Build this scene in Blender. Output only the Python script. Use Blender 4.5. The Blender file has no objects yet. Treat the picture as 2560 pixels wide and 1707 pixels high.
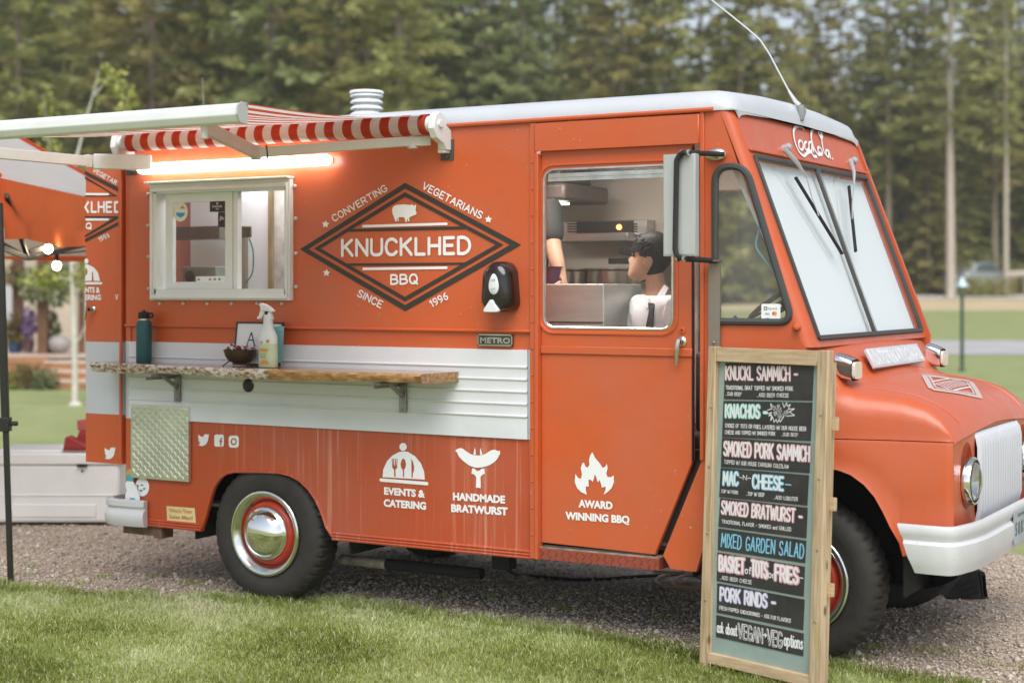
import bpy, bmesh, math, random
import numpy as np
from mathutils import Vector, Matrix
from mathutils.geometry import tessellate_polygon
random.seed(7); rng = np.random.default_rng(7)
R = math.radians
scene = bpy.context.scene
col = scene.collection

# ---------------------------------------------------------------- camera
CAM = Vector((5.498, -6.848, 1.70)); YAW = R(30); FPX = 4000.0; HOR = 723.0
RT = Vector((math.cos(YAW), math.sin(YAW), 0)); FW = Vector((-math.sin(YAW), math.cos(YAW), 0))
cam = bpy.data.cameras.new("camera"); camo = bpy.data.objects.new("camera", cam); col.objects.link(camo)
camo.location = CAM; camo.rotation_euler = (R(90), 0, YAW)
cam.sensor_width = 36; cam.lens = FPX / 2560 * 36; cam.shift_y = -(853.5 - HOR) / 2560
cam.clip_end = 2000
cam.dof.use_dof = True; cam.dof.focus_distance = 7.8; cam.dof.aperture_fstop = 1.6
scene.camera = camo

# ---------------------------------------------------------------- world, sun, exposure
SUN_EL, SUN_ROT = R(54), R(146)
world = bpy.data.worlds.new("World"); scene.world = world; world.use_nodes = True
wn = world.node_tree.nodes; wl = world.node_tree.links; wn.clear()
sky = wn.new('ShaderNodeTexSky'); sky.sky_type = 'NISHITA'; sky.sun_disc = False
sky.sun_elevation = SUN_EL; sky.sun_rotation = SUN_ROT; sky.air_density = 1.0; sky.dust_density = 1.5; sky.ozone_density = 1.0
hs = wn.new('ShaderNodeHueSaturation'); hs.inputs['Saturation'].default_value = 0.5
bg = wn.new('ShaderNodeBackground'); bg.inputs['Strength'].default_value = 0.075
wo = wn.new('ShaderNodeOutputWorld')
wl.new(sky.outputs[0], hs.inputs['Color']); wl.new(hs.outputs[0], bg.inputs['Color']); wl.new(bg.outputs[0], wo.inputs[0])
sl = bpy.data.lights.new("sun", 'SUN'); sl.energy = 1.5; sl.angle = R(48); sl.color = (1.0, 0.985, 0.965)
so = bpy.data.objects.new("sun", sl); col.objects.link(so)
# direction the sun stands in, from its elevation and rotation (sky texture: rotation 0 = +Y, clockwise)
so.rotation_euler = (R(90) - SUN_EL, 0, math.pi - SUN_ROT)
so.location = (0, 0, 30)
scene.view_settings.view_transform = 'Standard'; scene.view_settings.look = 'None'
scene.view_settings.exposure = 1.2; scene.view_settings.gamma = 1
scene.cycles.max_bounces = 8; scene.cycles.transparent_max_bounces = 16
scene.cycles.use_denoising = True

# ---------------------------------------------------------------- measuring: picture ray -> point on a real plane
def ray(px, py): return RT * ((px - 1280) / FPX) + FW + Vector((0, 0, -(py - HOR) / FPX))
def on(px, py, p0, n):
    v = ray(px, py); p0 = Vector(p0); n = Vector(n)
    return CAM + v * ((p0 - CAM).dot(n) / v.dot(n))
def S(px, py, Y=0.0): return on(px, py, (0, Y, 0), (0, 1, 0))
def SX(px, py, X): return on(px, py, (X, 0, 0), (1, 0, 0))
def G(px, py, Z=0.0): return on(px, py, (0, 0, Z), (0, 0, 1))
def AT(px, py, t): return CAM + ray(px, py) * t
CR = dict(c1=(0, 150, .29979), c2=(600, 200, .29979), c3=(700, 420, .29979), c4=(0, 600, .29979), c5=(0, 950, .29979),
          c6=(600, 750, .34247), c7=(400, 1100, .38710), c8=(1300, 350, .31884), d1=(1650, 200, .29979), d2=(1650, 600, .38906),
          d3=(1300, 800, .41465), d4=(1700, 850, .28699), d5=(1700, 1250, .29145), d6=(2000, 950, .48276),
          w=(370, 430, .21679), b=(540, 740, .14031), st=(270, 1150, .13391), gr=(2340, 1000, .31889), h=(1800, 840, .2551),
          f=(0, 0, 2560 / 2352), d8=(1280, 0, .54422), tl=(0, 560, .28053), tr=(2260, 560, .2551), gd=(800, 1330, .42517))
def px(c, x, y): o = CR[c]; return (o[0] + x * o[2], o[1] + y * o[2])

# ---------------------------------------------------------------- materials
MATS = {}
def mat(name, color, rough=.5, metal=0., var=.0, vscale=6., bump=0., bscale=40., spec=.5, coat=0., emis=None, estr=0., trans=0., color2=None, stretch=None):
    if name in MATS: return MATS[name]
    m = bpy.data.materials.new(name); m.use_nodes = True; MATS[name] = m
    nt = m.node_tree; n = nt.nodes; l = nt.links; p = n['Principled BSDF']
    p.inputs['Base Color'].default_value = (*color, 1); p.inputs['Roughness'].default_value = rough
    p.inputs['Metallic'].default_value = metal; p.inputs['Specular IOR Level'].default_value = spec
    p.inputs['Coat Weight'].default_value = coat; p.inputs['Coat Roughness'].default_value = .12
    if trans: p.inputs['Transmission Weight'].default_value = trans
    if emis: p.inputs['Emission Color'].default_value = (*emis, 1); p.inputs['Emission Strength'].default_value = estr
    if var or bump:
        tc = n.new('ShaderNodeTexCoord'); mp = n.new('ShaderNodeMapping'); l.new(tc.outputs['Object'], mp.inputs[0])
        if stretch: mp.inputs['Scale'].default_value = stretch
    if var:
        nz = n.new('ShaderNodeTexNoise'); nz.inputs['Scale'].default_value = vscale; nz.inputs['Detail'].default_value = 6; nz.inputs['Roughness'].default_value = .65
        l.new(mp.outputs[0], nz.inputs['Vector'])
        mr = n.new('ShaderNodeMapRange'); mr.inputs[1].default_value = .3; mr.inputs[2].default_value = .7
        l.new(nz.outputs[0], mr.inputs[0])
        mx = n.new('ShaderNodeMix'); mx.data_type = 'RGBA'
        c2 = color2 or tuple(c * (1 - var) for c in color)
        c1 = color if color2 else tuple(min(1, c * (1 + var)) for c in color)
        mx.inputs[6].default_value = (*c1, 1); mx.inputs[7].default_value = (*c2, 1)
        l.new(mr.outputs[0], mx.inputs[0]); l.new(mx.outputs[2], p.inputs['Base Color'])
    if bump:
        nb = n.new('ShaderNodeTexNoise'); nb.inputs['Scale'].default_value = bscale; nb.inputs['Detail'].default_value = 4
        l.new(mp.outputs[0], nb.inputs['Vector'])
        b = n.new('ShaderNodeBump'); b.inputs['Strength'].default_value = bump; b.inputs['Distance'].default_value = .01
        l.new(nb.outputs[0], b.inputs['Height']); l.new(b.outputs[0], p.inputs['Normal'])
    return m

def paint(name, color, chip=(.75, .62, .55), streaks=0., chips=.0, rough=.38, wear=.12, coat=.22):
    """old vehicle paint: uneven fading, run marks down the sheet metal, stone chips"""
    m = bpy.data.materials.new(name); m.use_nodes = True; MATS[name] = m
    nt = m.node_tree; n = nt.nodes; l = nt.links; p = n['Principled BSDF']
    p.inputs['Coat Weight'].default_value = coat; p.inputs['Coat Roughness'].default_value = .22
    tc = n.new('ShaderNodeTexCoord')
    def noise(scale, det=5, st=(1, 1, 1), rgh=.6):
        mp = n.new('ShaderNodeMapping'); mp.inputs['Scale'].default_value = st; l.new(tc.outputs['Object'], mp.inputs[0])
        z = n.new('ShaderNodeTexNoise'); z.inputs['Scale'].default_value = scale; z.inputs['Detail'].default_value = det; z.inputs['Roughness'].default_value = rgh
        l.new(mp.outputs[0], z.inputs['Vector']); return z.outputs[0]
    def rmp(v, a, b, c=0., d=1.):
        r = n.new('ShaderNodeMapRange'); r.clamp = True
        for i, q in enumerate((a, b, c, d)): r.inputs[i + 1].default_value = q
        l.new(v, r.inputs[0]); return r.outputs[0]
    def mul(a, b):
        q = n.new('ShaderNodeMath'); q.operation = 'MULTIPLY'; l.new(a, q.inputs[0]); l.new(b, q.inputs[1]); return q.outputs[0]
    def mix(f, a, bcol):
        q = n.new('ShaderNodeMix'); q.data_type = 'RGBA'; l.new(f, q.inputs[0])
        if isinstance(a, tuple): q.inputs[6].default_value = (*a, 1)
        else: l.new(a, q.inputs[6])
        q.inputs[7].default_value = (*bcol, 1); return q.outputs[2]
    faded = tuple(c * .84 + .035 for c in color)
    c = mix(rmp(noise(1.7, 4), .35, .7, 0, 1), color, faded)
    c = mix(rmp(noise(9, 6), .55, .8, 0, wear), c, tuple(q * .45 for q in color))
    if streaks:
        f = mul(rmp(noise(55, 3, (1, 1, .016), .6), .54, .66, 0, streaks), rmp(noise(1.6, 2, (1, 1, .5)), .33, .58))
        c = mix(f, c, chip)
    if chips:
        f = mul(rmp(noise(70, 2), .735, .76), rmp(noise(1.3, 2), .45, .6))
        c = mix(f, c, chip)
    l.new(c, p.inputs['Base Color'])
    l.new(rmp(noise(5, 5), .3, .7, rough - .06, rough + .12), p.inputs['Roughness'])
    b = n.new('ShaderNodeBump'); b.inputs['Strength'].default_value = .22; b.inputs['Distance'].default_value = .03
    l.new(noise(2.6, 3), b.inputs['Height']); l.new(b.outputs[0], p.inputs['Normal'])
    return m

def glassmat(name, tint=(.93, .96, .95), refl=1.0, haze=0.):
    m = bpy.data.materials.new(name); m.use_nodes = True; MATS[name] = m
    nt = m.node_tree; n = nt.nodes; l = nt.links; n.clear()
    o = n.new('ShaderNodeOutputMaterial'); t = n.new('ShaderNodeBsdfTransparent'); g = n.new('ShaderNodeBsdfGlossy')
    t.inputs[0].default_value = (*tint, 1); g.inputs['Roughness'].default_value = .02
    f = n.new('ShaderNodeLayerWeight'); f.inputs[0].default_value = .5
    w = n.new('ShaderNodeMath'); w.operation = 'POWER'; w.inputs[1].default_value = 5; l.new(f.outputs['Facing'], w.inputs[0])
    k = n.new('ShaderNodeMath'); k.operation = 'MULTIPLY_ADD'; k.inputs[1].default_value = .9 * refl; k.inputs[2].default_value = .055 * refl
    k.use_clamp = True
    l.new(w.outputs[0], k.inputs[0])
    mx = n.new('ShaderNodeMixShader'); l.new(k.outputs[0], mx.inputs[0]); l.new(t.outputs[0], mx.inputs[1]); l.new(g.outputs[0], mx.inputs[2])
    out = mx.outputs[0]
    if haze:
        df = n.new('ShaderNodeBsdfDiffuse'); df.inputs[0].default_value = (.5, .5, .47, 1)
        m2 = n.new('ShaderNodeMixShader'); m2.inputs[0].default_value = haze; l.new(out, m2.inputs[1]); l.new(df.outputs[0], m2.inputs[2]); out = m2.outputs[0]
    l.new(out, o.inputs[0]); return m

# ---------------------------------------------------------------- mesh builder
ORG = {}
def setp(o, label=None, cat=None, group=None, kind=None):
    if label: o['label'] = label
    if cat: o['category'] = cat
    if group: o['group'] = group
    if kind: o['kind'] = kind
    return o
def thing(name, loc, label, cat, group=None):
    o = bpy.data.objects.new(name, None); o.empty_display_size = .2; col.objects.link(o); o.location = loc
    ORG[o.name] = Vector(loc); return setp(o, label, cat, group)
def V(*a): return Vector(a)

class MB:
    def __init__(s): s.v = []; s.f = []; s.m = []
    def add(s, vs, fs, mi=0):
        b = len(s.v); s.v += [tuple(v) for v in vs]
        for f in fs: s.f.append([b + i for i in f]); s.m.append(mi)
        return s
    def poly(s, pts, mi=0): return s.add(pts, [list(range(len(pts)))], mi)
    def box(s, x0, x1, y0, y1, z0, z1, mi=0):
        x0, x1 = min(x0, x1), max(x0, x1); y0, y1 = min(y0, y1), max(y0, y1); z0, z1 = min(z0, z1), max(z0, z1)
        vs = [(x0, y0, z0), (x1, y0, z0), (x1, y1, z0), (x0, y1, z0), (x0, y0, z1), (x1, y0, z1), (x1, y1, z1), (x0, y1, z1)]
        return s.add(vs, [(0, 3, 2, 1), (4, 5, 6, 7), (0, 1, 5, 4), (1, 2, 6, 5), (2, 3, 7, 6), (3, 0, 4, 7)], mi)
    def bar(s, p, q, w, h, up=(0, 0, 1), mi=0):
        """rectangular bar from p to q, w across, h along up"""
        p = Vector(p); q = Vector(q); d = (q - p).normalized(); u = Vector(up); a = d.cross(u).normalized(); u = a.cross(d).normalized()
        vs = []
        for c in (p, q):
            for sx, sz in ((-1, -1), (1, -1), (1, 1), (-1, 1)): vs.append(c + a * (sx * w / 2) + u * (sz * h / 2))
        return s.add(vs, [(3, 2, 1, 0), (4, 5, 6, 7), (0, 1, 5, 4), (1, 2, 6, 5), (2, 3, 7, 6), (3, 0, 4, 7)], mi)
    def cyl(s, p, q, r0, r1=None, n=16, caps=True, mi=0):
        r1 = r0 if r1 is None else r1; p = Vector(p); q = Vector(q); d = (q - p).normalized()
        a = d.orthogonal().normalized(); b = d.cross(a); vs = []
        for c, r in ((p, r0), (q, r1)):
            for i in range(n): t = 2 * math.pi * i / n; vs.append(c + (a * math.cos(t) + b * math.sin(t)) * r)
        fs = [(i, (i + 1) % n, n + (i + 1) % n, n + i) for i in range(n)]
        if caps: fs += [tuple(range(n - 1, -1, -1)), tuple(range(n, 2 * n))]
        return s.add(vs, fs, mi)
    def tube(s, pts, r, n=8, closed=False, caps=True, mi=0):
        pts = [Vector(p) for p in pts]; k = len(pts); rs = r if isinstance(r, (list, tuple)) else [r] * k; vs = []
        t0 = (pts[1] - pts[0]).normalized(); a = t0.orthogonal().normalized()
        for i, p in enumerate(pts):
            if closed: t = (pts[(i + 1) % k] - pts[i - 1]).normalized()
            else: t = (pts[min(i + 1, k - 1)] - pts[max(i - 1, 0)]).normalized()
            a = (a - t * a.dot(t)).normalized(); b = t.cross(a)
            for j in range(n): q = 2 * math.pi * j / n; vs.append(p + (a * math.cos(q) + b * math.sin(q)) * rs[i])
        fs = []
        for i in range(k if closed else k - 1):
            i2 = (i + 1) % k
            for j in range(n): fs.append((i * n + j, i * n + (j + 1) % n, i2 * n + (j + 1) % n, i2 * n + j))
        if caps and not closed: fs += [tuple(range(n - 1, -1, -1)), tuple((k - 1) * n + j for j in range(n))]
        return s.add(vs, fs, mi)
    def lathe(s, c, axis, prof, n=32, mi=0, mis=None):
        """prof: (radius, height along axis) pairs"""
        c = Vector(c); d = Vector(axis).normalized(); a = d.orthogonal().normalized(); b = d.cross(a); vs = []
        for r, h in prof:
            for j in range(n): q = 2 * math.pi * j / n; vs.append(c + d * h + (a * math.cos(q) + b * math.sin(q)) * max(r, 1e-5))
        base = len(s.v); s.v += [tuple(v) for v in vs]
        for i in range(len(prof) - 1):
            for j in range(n):
                s.f.append([base + i * n + j, base + i * n + (j + 1) % n, base + (i + 1) * n + (j + 1) % n, base + (i + 1) * n + j]); s.m.append(mis[i] if mis else mi)
        return s
    def grid(s, rows, mi=0, closed=False):
        k = len(rows[0]); vs = [p for r in rows for p in r]; fs = []
        for i in range(len(rows) - 1):
            for j in range(k if closed else k - 1): fs.append((i * k + j, i * k + (j + 1) % k, (i + 1) * k + (j + 1) % k, (i + 1) * k + j))
        return s.add(vs, fs, mi)
    def plate(s, loops, off, mi=0, mi_back=None):
        """flat plate with holes (first loop outer), thickened by the vector off"""
        loops = [[Vector(p) for p in L] for L in loops]; off = Vector(off)
        flat = [p for L in loops for p in L]; tris = tessellate_polygon(loops); k = len(flat)
        if len(tris):
            nn = sum(((flat[b] - flat[a]).cross(flat[c] - flat[a]) for a, b, c in tris), Vector())
            if nn.dot(off) > 0: tris = [(c, b, a) for a, b, c in tris]
        fs = [tuple(t) for t in tris] + [(a + k, c + k, b + k) for a, b, c in tris]
        i = 0
        for L in loops:
            m = len(L)
            for j in range(m): fs.append((i + j, i + (j + 1) % m, k + i + (j + 1) % m, k + i + j))
            i += m
        return s.add(flat + [p + off for p in flat], fs, mi)
    def sheet(s, loops, mi=0):
        loops = [[Vector(p) for p in L] for L in loops]
        return s.add([p for L in loops for p in L], [tuple(t) for t in tessellate_polygon(loops)], mi)
    def ball(s, c, r, sc=(1, 1, 1), n=12, m=8, mi=0):
        c = Vector(c); rows = []
        for i in range(m + 1):
            ph = math.pi * i / m
            rows.append([(c.x + r * sc[0] * math.sin(ph) * math.cos(2 * math.pi * j / n), c.y + r * sc[1] * math.sin(ph) * math.sin(2 * math.pi * j / n), c.z + r * sc[2] * math.cos(ph)) for j in range(n)])
        return s.grid(rows, mi, closed=True)
    def build(s, name, mats, parent=None, smooth=35, bevel=0, label=None, fix=True, **kw):
        mats = mats if isinstance(mats, (list, tuple)) else [mats]
        me = bpy.data.meshes.new(name)
        o0 = ORG.get(parent.name, Vector()) if parent else Vector()
        me.from_pydata([(x - o0.x, y - o0.y, z - o0.z) for x, y, z in s.v], [], s.f)
        for m in mats: me.materials.append(m)
        if any(s.m): me.polygons.foreach_set('material_index', s.m)
        me.validate()
        if fix:
            bm = bmesh.new(); bm.from_mesh(me); bmesh.ops.remove_doubles(bm, verts=bm.verts, dist=1e-5)
            bmesh.ops.recalc_face_normals(bm, faces=bm.faces); bm.to_mesh(me); bm.free()
        if smooth is not None:
            me.shade_smooth(); me.set_sharp_from_angle(angle=R(smooth))
        ob = bpy.data.objects.new(name, me); col.objects.link(ob)
        if parent: ob.parent = parent
        ORG[ob.name] = o0
        if bevel:
            b = ob.modifiers.new('bevel', 'BEVEL'); b.width = bevel; b.segments = 2; b.limit_method = 'ANGLE'; b.angle_limit = R(40); b.harden_normals = False
        setp(ob, label, **kw)
        return ob

def arc(cx, cy, r, a0, a1, n): return [(cx + r * math.cos(R(a0 + (a1 - a0) * i / n)), cy + r * math.sin(R(a0 + (a1 - a0) * i / n))) for i in range(n + 1)]
def rrect(x0, x1, z0, z1, r, n=5):
    return arc(x1 - r, z0 + r, r, -90, 0, n) + arc(x1 - r, z1 - r, r, 0, 90, n) + arc(x0 + r, z1 - r, r, 90, 180, n) + arc(x0 + r, z0 + r, r, 180, 270, n)
def rpoly(pts, rs, n=5):
    """round the corners of a 2-D polygon"""
    out = []; k = len(pts); rs = rs if isinstance(rs, (list, tuple)) else [rs] * k
    for i in range(k):
        p = Vector(pts[i]); a = Vector(pts[i - 1]) - p; b = Vector(pts[(i + 1) % k]) - p; r = rs[i]
        la, lb = a.length, b.length; r = min(r, la * .49, lb * .49); A = p + a / la * r; B = p + b / lb * r
        for j in range(n + 1):
            t = j / n; q = A * (1 - t) ** 2 + p * 2 * t * (1 - t) + B * t * t; out.append((q.x, q.y))
    return out
def smoothloop(pts, sub=4, closed=True):
    k = len(pts); out = []; P = [Vector(p) for p in pts]
    for i in range(k if closed else k - 1):
        p0 = P[(i - 1) % k] if closed or i else P[0]; p1 = P[i]; p2 = P[(i + 1) % k]; p3 = P[(i + 2) % k] if closed or i < k - 2 else P[-1]
        for j in range(sub):
            t = j / sub
            out.append(.5 * ((2 * p1) + (p2 - p0) * t + (2 * p0 - 5 * p1 + 4 * p2 - p3) * t * t + (3 * p1 - p0 - 3 * p2 + p3) * t ** 3))
    if not closed: out.append(P[-1])
    return [tuple(q) for q in out]
def XZ(L, Y): return [(x, Y, z) for x, z in L]

# ---------------------------------------------------------------- lettering
class Plane2:
    """a flat face lettering sits on: picture rays meet it, letters lie eps in front"""
    def __init__(s, p0, n, eps=.002): s.p = Vector(p0); s.n = Vector(n).normalized(); s.eps = eps
    def at(s, q, k=1.): return on(q[0], q[1], s.p, s.n) + s.n * (s.eps * k)
SIDE = Plane2((0, 0, 0), (0, -1, 0), .003)

def type_mesh(body, bold=.0, shear=0., spacing=1.):
    cu = bpy.data.curves.new('type', 'FONT'); cu.body = body; cu.offset = bold; cu.shear = shear; cu.space_character = spacing; cu.resolution_u = 3
    ob = bpy.data.objects.new('type', cu); col.objects.link(ob)
    dg = bpy.context.evaluated_depsgraph_get(); me = ob.evaluated_get(dg).to_mesh()
    vs = [v.co.copy() for v in me.vertices]; fs = [tuple(p.vertices) for p in me.polygons]
    ob.evaluated_get(dg).to_mesh_clear(); bpy.data.objects.remove(ob); bpy.data.curves.remove(cu)
    x0 = min(v.x for v in vs); x1 = max(v.x for v in vs)
    return [((v.x - x0) / (x1 - x0), v.y / .729) for v in vs], fs
def typeset(mb, pl, body, p00, p10, p01, bold=.02, mi=0, spacing=1.):
    """one line of type: p00 baseline left, p10 baseline right, p01 cap height left (picture points on plane pl)"""
    vs, fs = type_mesh(body, bold, 0, spacing); a = pl.at(p00); b = pl.at(p10) - a; c = pl.at(p01) - a
    mb.add([a + b * x + c * y for x, y in vs], fs, mi)

GL = {  # hand lettering: strokes in a box one high
 'A': (.62, ['0,0 .31,1 .62,0', '.12,.36 .5,.36']), 'B': (.55, ['0,0 0,1 .3,1 .48,.88 .48,.66 .3,.53 0,.53', '.3,.53 .54,.4 .54,.14 .3,0 0,0']),
 'C': (.55, ['.55,.82 .42,.97 .25,1 .08,.88 0,.6 0,.4 .08,.12 .25,0 .42,.03 .55,.18']), 'D': (.58, ['0,0 0,1 .28,1 .5,.82 .58,.5 .5,.18 .28,0 0,0']),
 'E': (.48, ['.48,1 0,1 0,0 .48,0', '0,.52 .4,.52']), 'F': (.46, ['.46,1 0,1 0,0', '0,.52 .38,.52']), 'G': (.58, ['.55,.84 .4,.98 .24,1 .07,.86 0,.5 .07,.14 .26,0 .45,.04 .58,.2 .58,.45 .34,.45']),
 'H': (.56, ['0,0 0,1', '.56,0 .56,1', '0,.52 .56,.52']), 'I': (.02, ['.01,0 .01,1']), 'J': (.4, ['.4,1 .4,.2 .3,.02 .12,0 0,.18']), 'K': (.55, ['0,0 0,1', '.52,1 .02,.45', '.16,.6 .55,0']),
 'L': (.45, ['0,1 0,0 .45,0']), 'M': (.72, ['0,0 .06,1 .36,.3 .66,1 .72,0']), 'N': (.58, ['0,0 0,1 .58,0 .58,1']), 'O': (.6, ['.3,1 .1,.9 0,.6 0,.4 .1,.1 .3,0 .5,.1 .6,.4 .6,.6 .5,.9 .3,1']),
 'P': (.52, ['0,0 0,1 .3,1 .5,.88 .52,.7 .44,.52 .28,.46 0,.46']), 'Q': (.6, ['.3,1 .1,.9 0,.6 0,.4 .1,.1 .3,0 .5,.1 .6,.4 .6,.6 .5,.9 .3,1', '.38,.25 .62,-.04']),
 'R': (.55, ['0,0 0,1 .3,1 .5,.88 .52,.7 .42,.52 .28,.47 0,.47', '.25,.47 .55,0']), 'S': (.52, ['.5,.84 .4,.97 .24,1 .08,.92 .03,.76 .1,.6 .42,.42 .52,.26 .46,.08 .28,0 .1,.04 0,.18']),
 'T': (.56, ['0,1 .56,1', '.28,1 .28,0']), 'U': (.56, ['0,1 0,.28 .08,.06 .28,0 .48,.06 .56,.28 .56,1']), 'V': (.6, ['0,1 .3,0 .6,1']), 'W': (.86, ['0,1 .2,0 .43,.8 .66,0 .86,1']),
 'X': (.56, ['0,0 .56,1', '0,1 .56,0']), 'Y': (.56, ['0,1 .28,.48 .56,1', '.28,.48 .28,0']), 'Z': (.52, ['0,1 .52,1 0,0 .52,0']),
 'a': (.4, ['.38,.6 .2,.64 .03,.5 0,.25 .1,.02 .25,.04 .38,.25', '.4,.64 .38,.2 .44,0']), 's': (.34, ['.32,.55 .16,.64 .03,.5 .3,.24 .3,.08 .14,0 0,.1']), 'k': (.38, ['0,0 0,1', '.34,.64 .02,.28', '.1,.36 .38,0']),
 'b': (.4, ['0,1 0,0 .22,0 .4,.16 .4,.44 .22,.62 0,.5']), 'o': (.42, ['.21,.64 .04,.5 0,.3 .08,.06 .21,0 .36,.08 .42,.32 .36,.54 .21,.64']), 'u': (.4, ['0,.64 0,.2 .1,.02 .26,.04 .38,.2', '.4,.64 .4,0']),
 't': (.34, ['.14,.95 .14,.15 .22,0 .34,.08', '0,.64 .32,.64']), 'p': (.4, ['0,.64 0,-.32', '0,.52 .2,.64 .38,.5 .4,.24 .26,.02 .06,.06']), 'i': (.04, ['.02,.64 .02,0', '.02,.86 .02,.9']), 'n': (.4, ['0,0 0,.64', '0,.44 .2,.64 .36,.56 .4,.36 .4,0']),
 'f': (.3, ['.32,.9 .22,1 .12,.9 .12,0', '0,.6 .28,.6']), 'r': (.3, ['0,0 0,.64', '0,.42 .14,.62 .3,.6']), 'd': (.4, ['.4,1 .4,0', '.4,.5 .22,.64 .04,.52 0,.26 .1,.02 .3,.04 .4,.2']),
 '-': (.4, ['0,.45 .4,.45']), '.': (.03, ['0,.0 .03,.0']), ',': (.05, ['.05,.06 0,-.12']), '+': (.36, ['.18,.68 .18,.2', '0,.44 .36,.44']), '!': (.04, ['.02,1 .02,.3', '.02,.02 .02,.05']), '/': (.3, ['0,-.05 .3,1.05']), "'": (.05, ['.05,1.02 .0,.84']), ' ': (.32, []),
 '1': (.25, ['0,.8 .2,1 .2,0']), '9': (.5, ['.48,.66 .38,.47 .2,.44 .03,.58 .02,.84 .14,.98 .3,1 .45,.86 .48,.6 .4,.2 .12,0']), '6': (.5, ['.42,.97 .16,.78 .03,.4 .05,.14 .2,0 .36,.03 .48,.2 .44,.44 .28,.56 .1,.46 .03,.3']), '&': (.6, ['.6,0 .12,.7 .14,.92 .28,1 .42,.9 .4,.74 .06,.36 .02,.14 .18,0 .36,.04 .58,.36'])}
def ribbon(mb, pts, w, mi=0, caps=True):
    """flat stroke through 3-D coplanar points; pts: list of (point, normal) in the writing plane"""
def strokes_of(body, gap=.2):
    x = 0; out = []
    for ch in body:
        wd, st = GL[ch]
        for s in st: out.append([tuple(float(v) + (x if i == 0 else 0) for i, v in enumerate(p.split(','))) for p in s.split(' ')])
        x += wd + gap
    return out, x - gap
LIFT = [0]
def stroke(mb, pts, w, nrm, mi=0, cap=6, shut=False):
    """a flat ribbon with round ends along 3-D points lying in a plane with normal nrm; sharp turns start a new piece just above"""
    pts = [Vector(p) for p in pts]; n = Vector(nrm).normalized()
    if shut:
        LIFT[0] = (LIFT[0] + 1) % 9; up = n * (.00012 * LIFT[0]); k = len(pts); b0 = len(mb.v)
        for i, p in enumerate(pts):
            sd = n.cross((pts[(i + 1) % k] - pts[i - 1]).normalized()) * (w / 2); mb.v += [tuple(p + sd + up), tuple(p - sd + up)]
        for i in range(k): j = (i + 1) % k; mb.f.append([b0 + 2 * i, b0 + 2 * j, b0 + 2 * j + 1, b0 + 2 * i + 1]); mb.m.append(mi)
        return
    runs = [[pts[0]]]
    for i in range(1, len(pts)):
        runs[-1].append(pts[i])
        if i < len(pts) - 1:
            a = (pts[i] - pts[i - 1]).normalized(); b = (pts[i + 1] - pts[i]).normalized()
            if a.dot(b) < .35: runs.append([pts[i]])
    for run in runs:
        LIFT[0] = (LIFT[0] + 1) % 9; up = n * (.00012 * LIFT[0]); L = []; Rr = []; k = len(run)
        for i, p in enumerate(run):
            a = (run[i] - run[i - 1]).normalized() if i else None; b = (run[i + 1] - run[i]).normalized() if i < k - 1 else None
            t = (a + b).normalized() if a and b else (a or b); sdir = n.cross(t)
            sc = 1 / max(.6, math.sqrt((1 + a.dot(b)) / 2)) if a and b else 1
            L.append(p + sdir * (w / 2 * sc) + up); Rr.append(p - sdir * (w / 2 * sc) + up)
        t1 = (run[-1] - run[-2]).normalized(); t0 = (run[0] - run[1]).normalized()
        def capp(c, t):
            sd = n.cross(t); return [c + up + (sd * math.cos(math.pi * j / cap) + t * math.sin(math.pi * j / cap)) * (w / 2) for j in range(1, cap)]
        c1 = capp(run[-1], t1); c0 = capp(run[0], t0)
        b0 = len(mb.v)
        mb.v += [tuple(v) for v in L + Rr + c1 + c0]
        for i in range(k - 1): mb.f.append([b0 + i, b0 + i + 1, b0 + k + i + 1, b0 + k + i]); mb.m.append(mi)
        mb.f.append([b0 + k - 1] + [b0 + 2 * k + j for j in range(cap - 1)] + [b0 + 2 * k - 1]); mb.m.append(mi)
        mb.f.append([b0 + k] + [b0 + 2 * k + cap - 1 + j for j in range(cap - 1)] + [b0]); mb.m.append(mi)
def handset(mb, pl, body, p00, p10, p01, w=.13, mi=0, gap=.2, jitter=0., rnd=True):
    """hand-drawn or round-ended lettering; w = stroke width as a share of the letter height"""
    st, tot = strokes_of(body, gap); a = pl.at(p00); b = (pl.at(p10) - a); c = pl.at(p01) - a; hgt = c.length
    for s in st:
        j = (random.uniform(-1, 1) * jitter, random.uniform(-1, 1) * jitter); pieces = [[s[0]]]
        for i in range(1, len(s)):
            pieces[-1].append(s[i])
            if i < len(s) - 1 and (Vector(s[i]) - Vector(s[i - 1])).normalized().dot((Vector(s[i + 1]) - Vector(s[i])).normalized()) < .3: pieces.append([s[i]])
        for q in pieces:
            shut = len(q) > 4 and q[0] == q[-1]
            if rnd and len(q) > 2: q = smoothloop(q[:-1], 3, True) if shut else smoothloop(q, 3, False)
            stroke(mb, [a + b * ((x + j[0]) / tot) + c * (y + j[1]) for x, y in q], w * hgt, pl.n, mi, shut=shut)
def shape(mb, pl, crop, loops, mi=0, sm=0, k=1.):
    out = []
    for L in loops:
        if sm: L = smoothloop([tuple(p) for p in L], sm)
        out.append([pl.at(px(crop, *p), k) for p in L])
    mb.sheet(out, mi)
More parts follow.
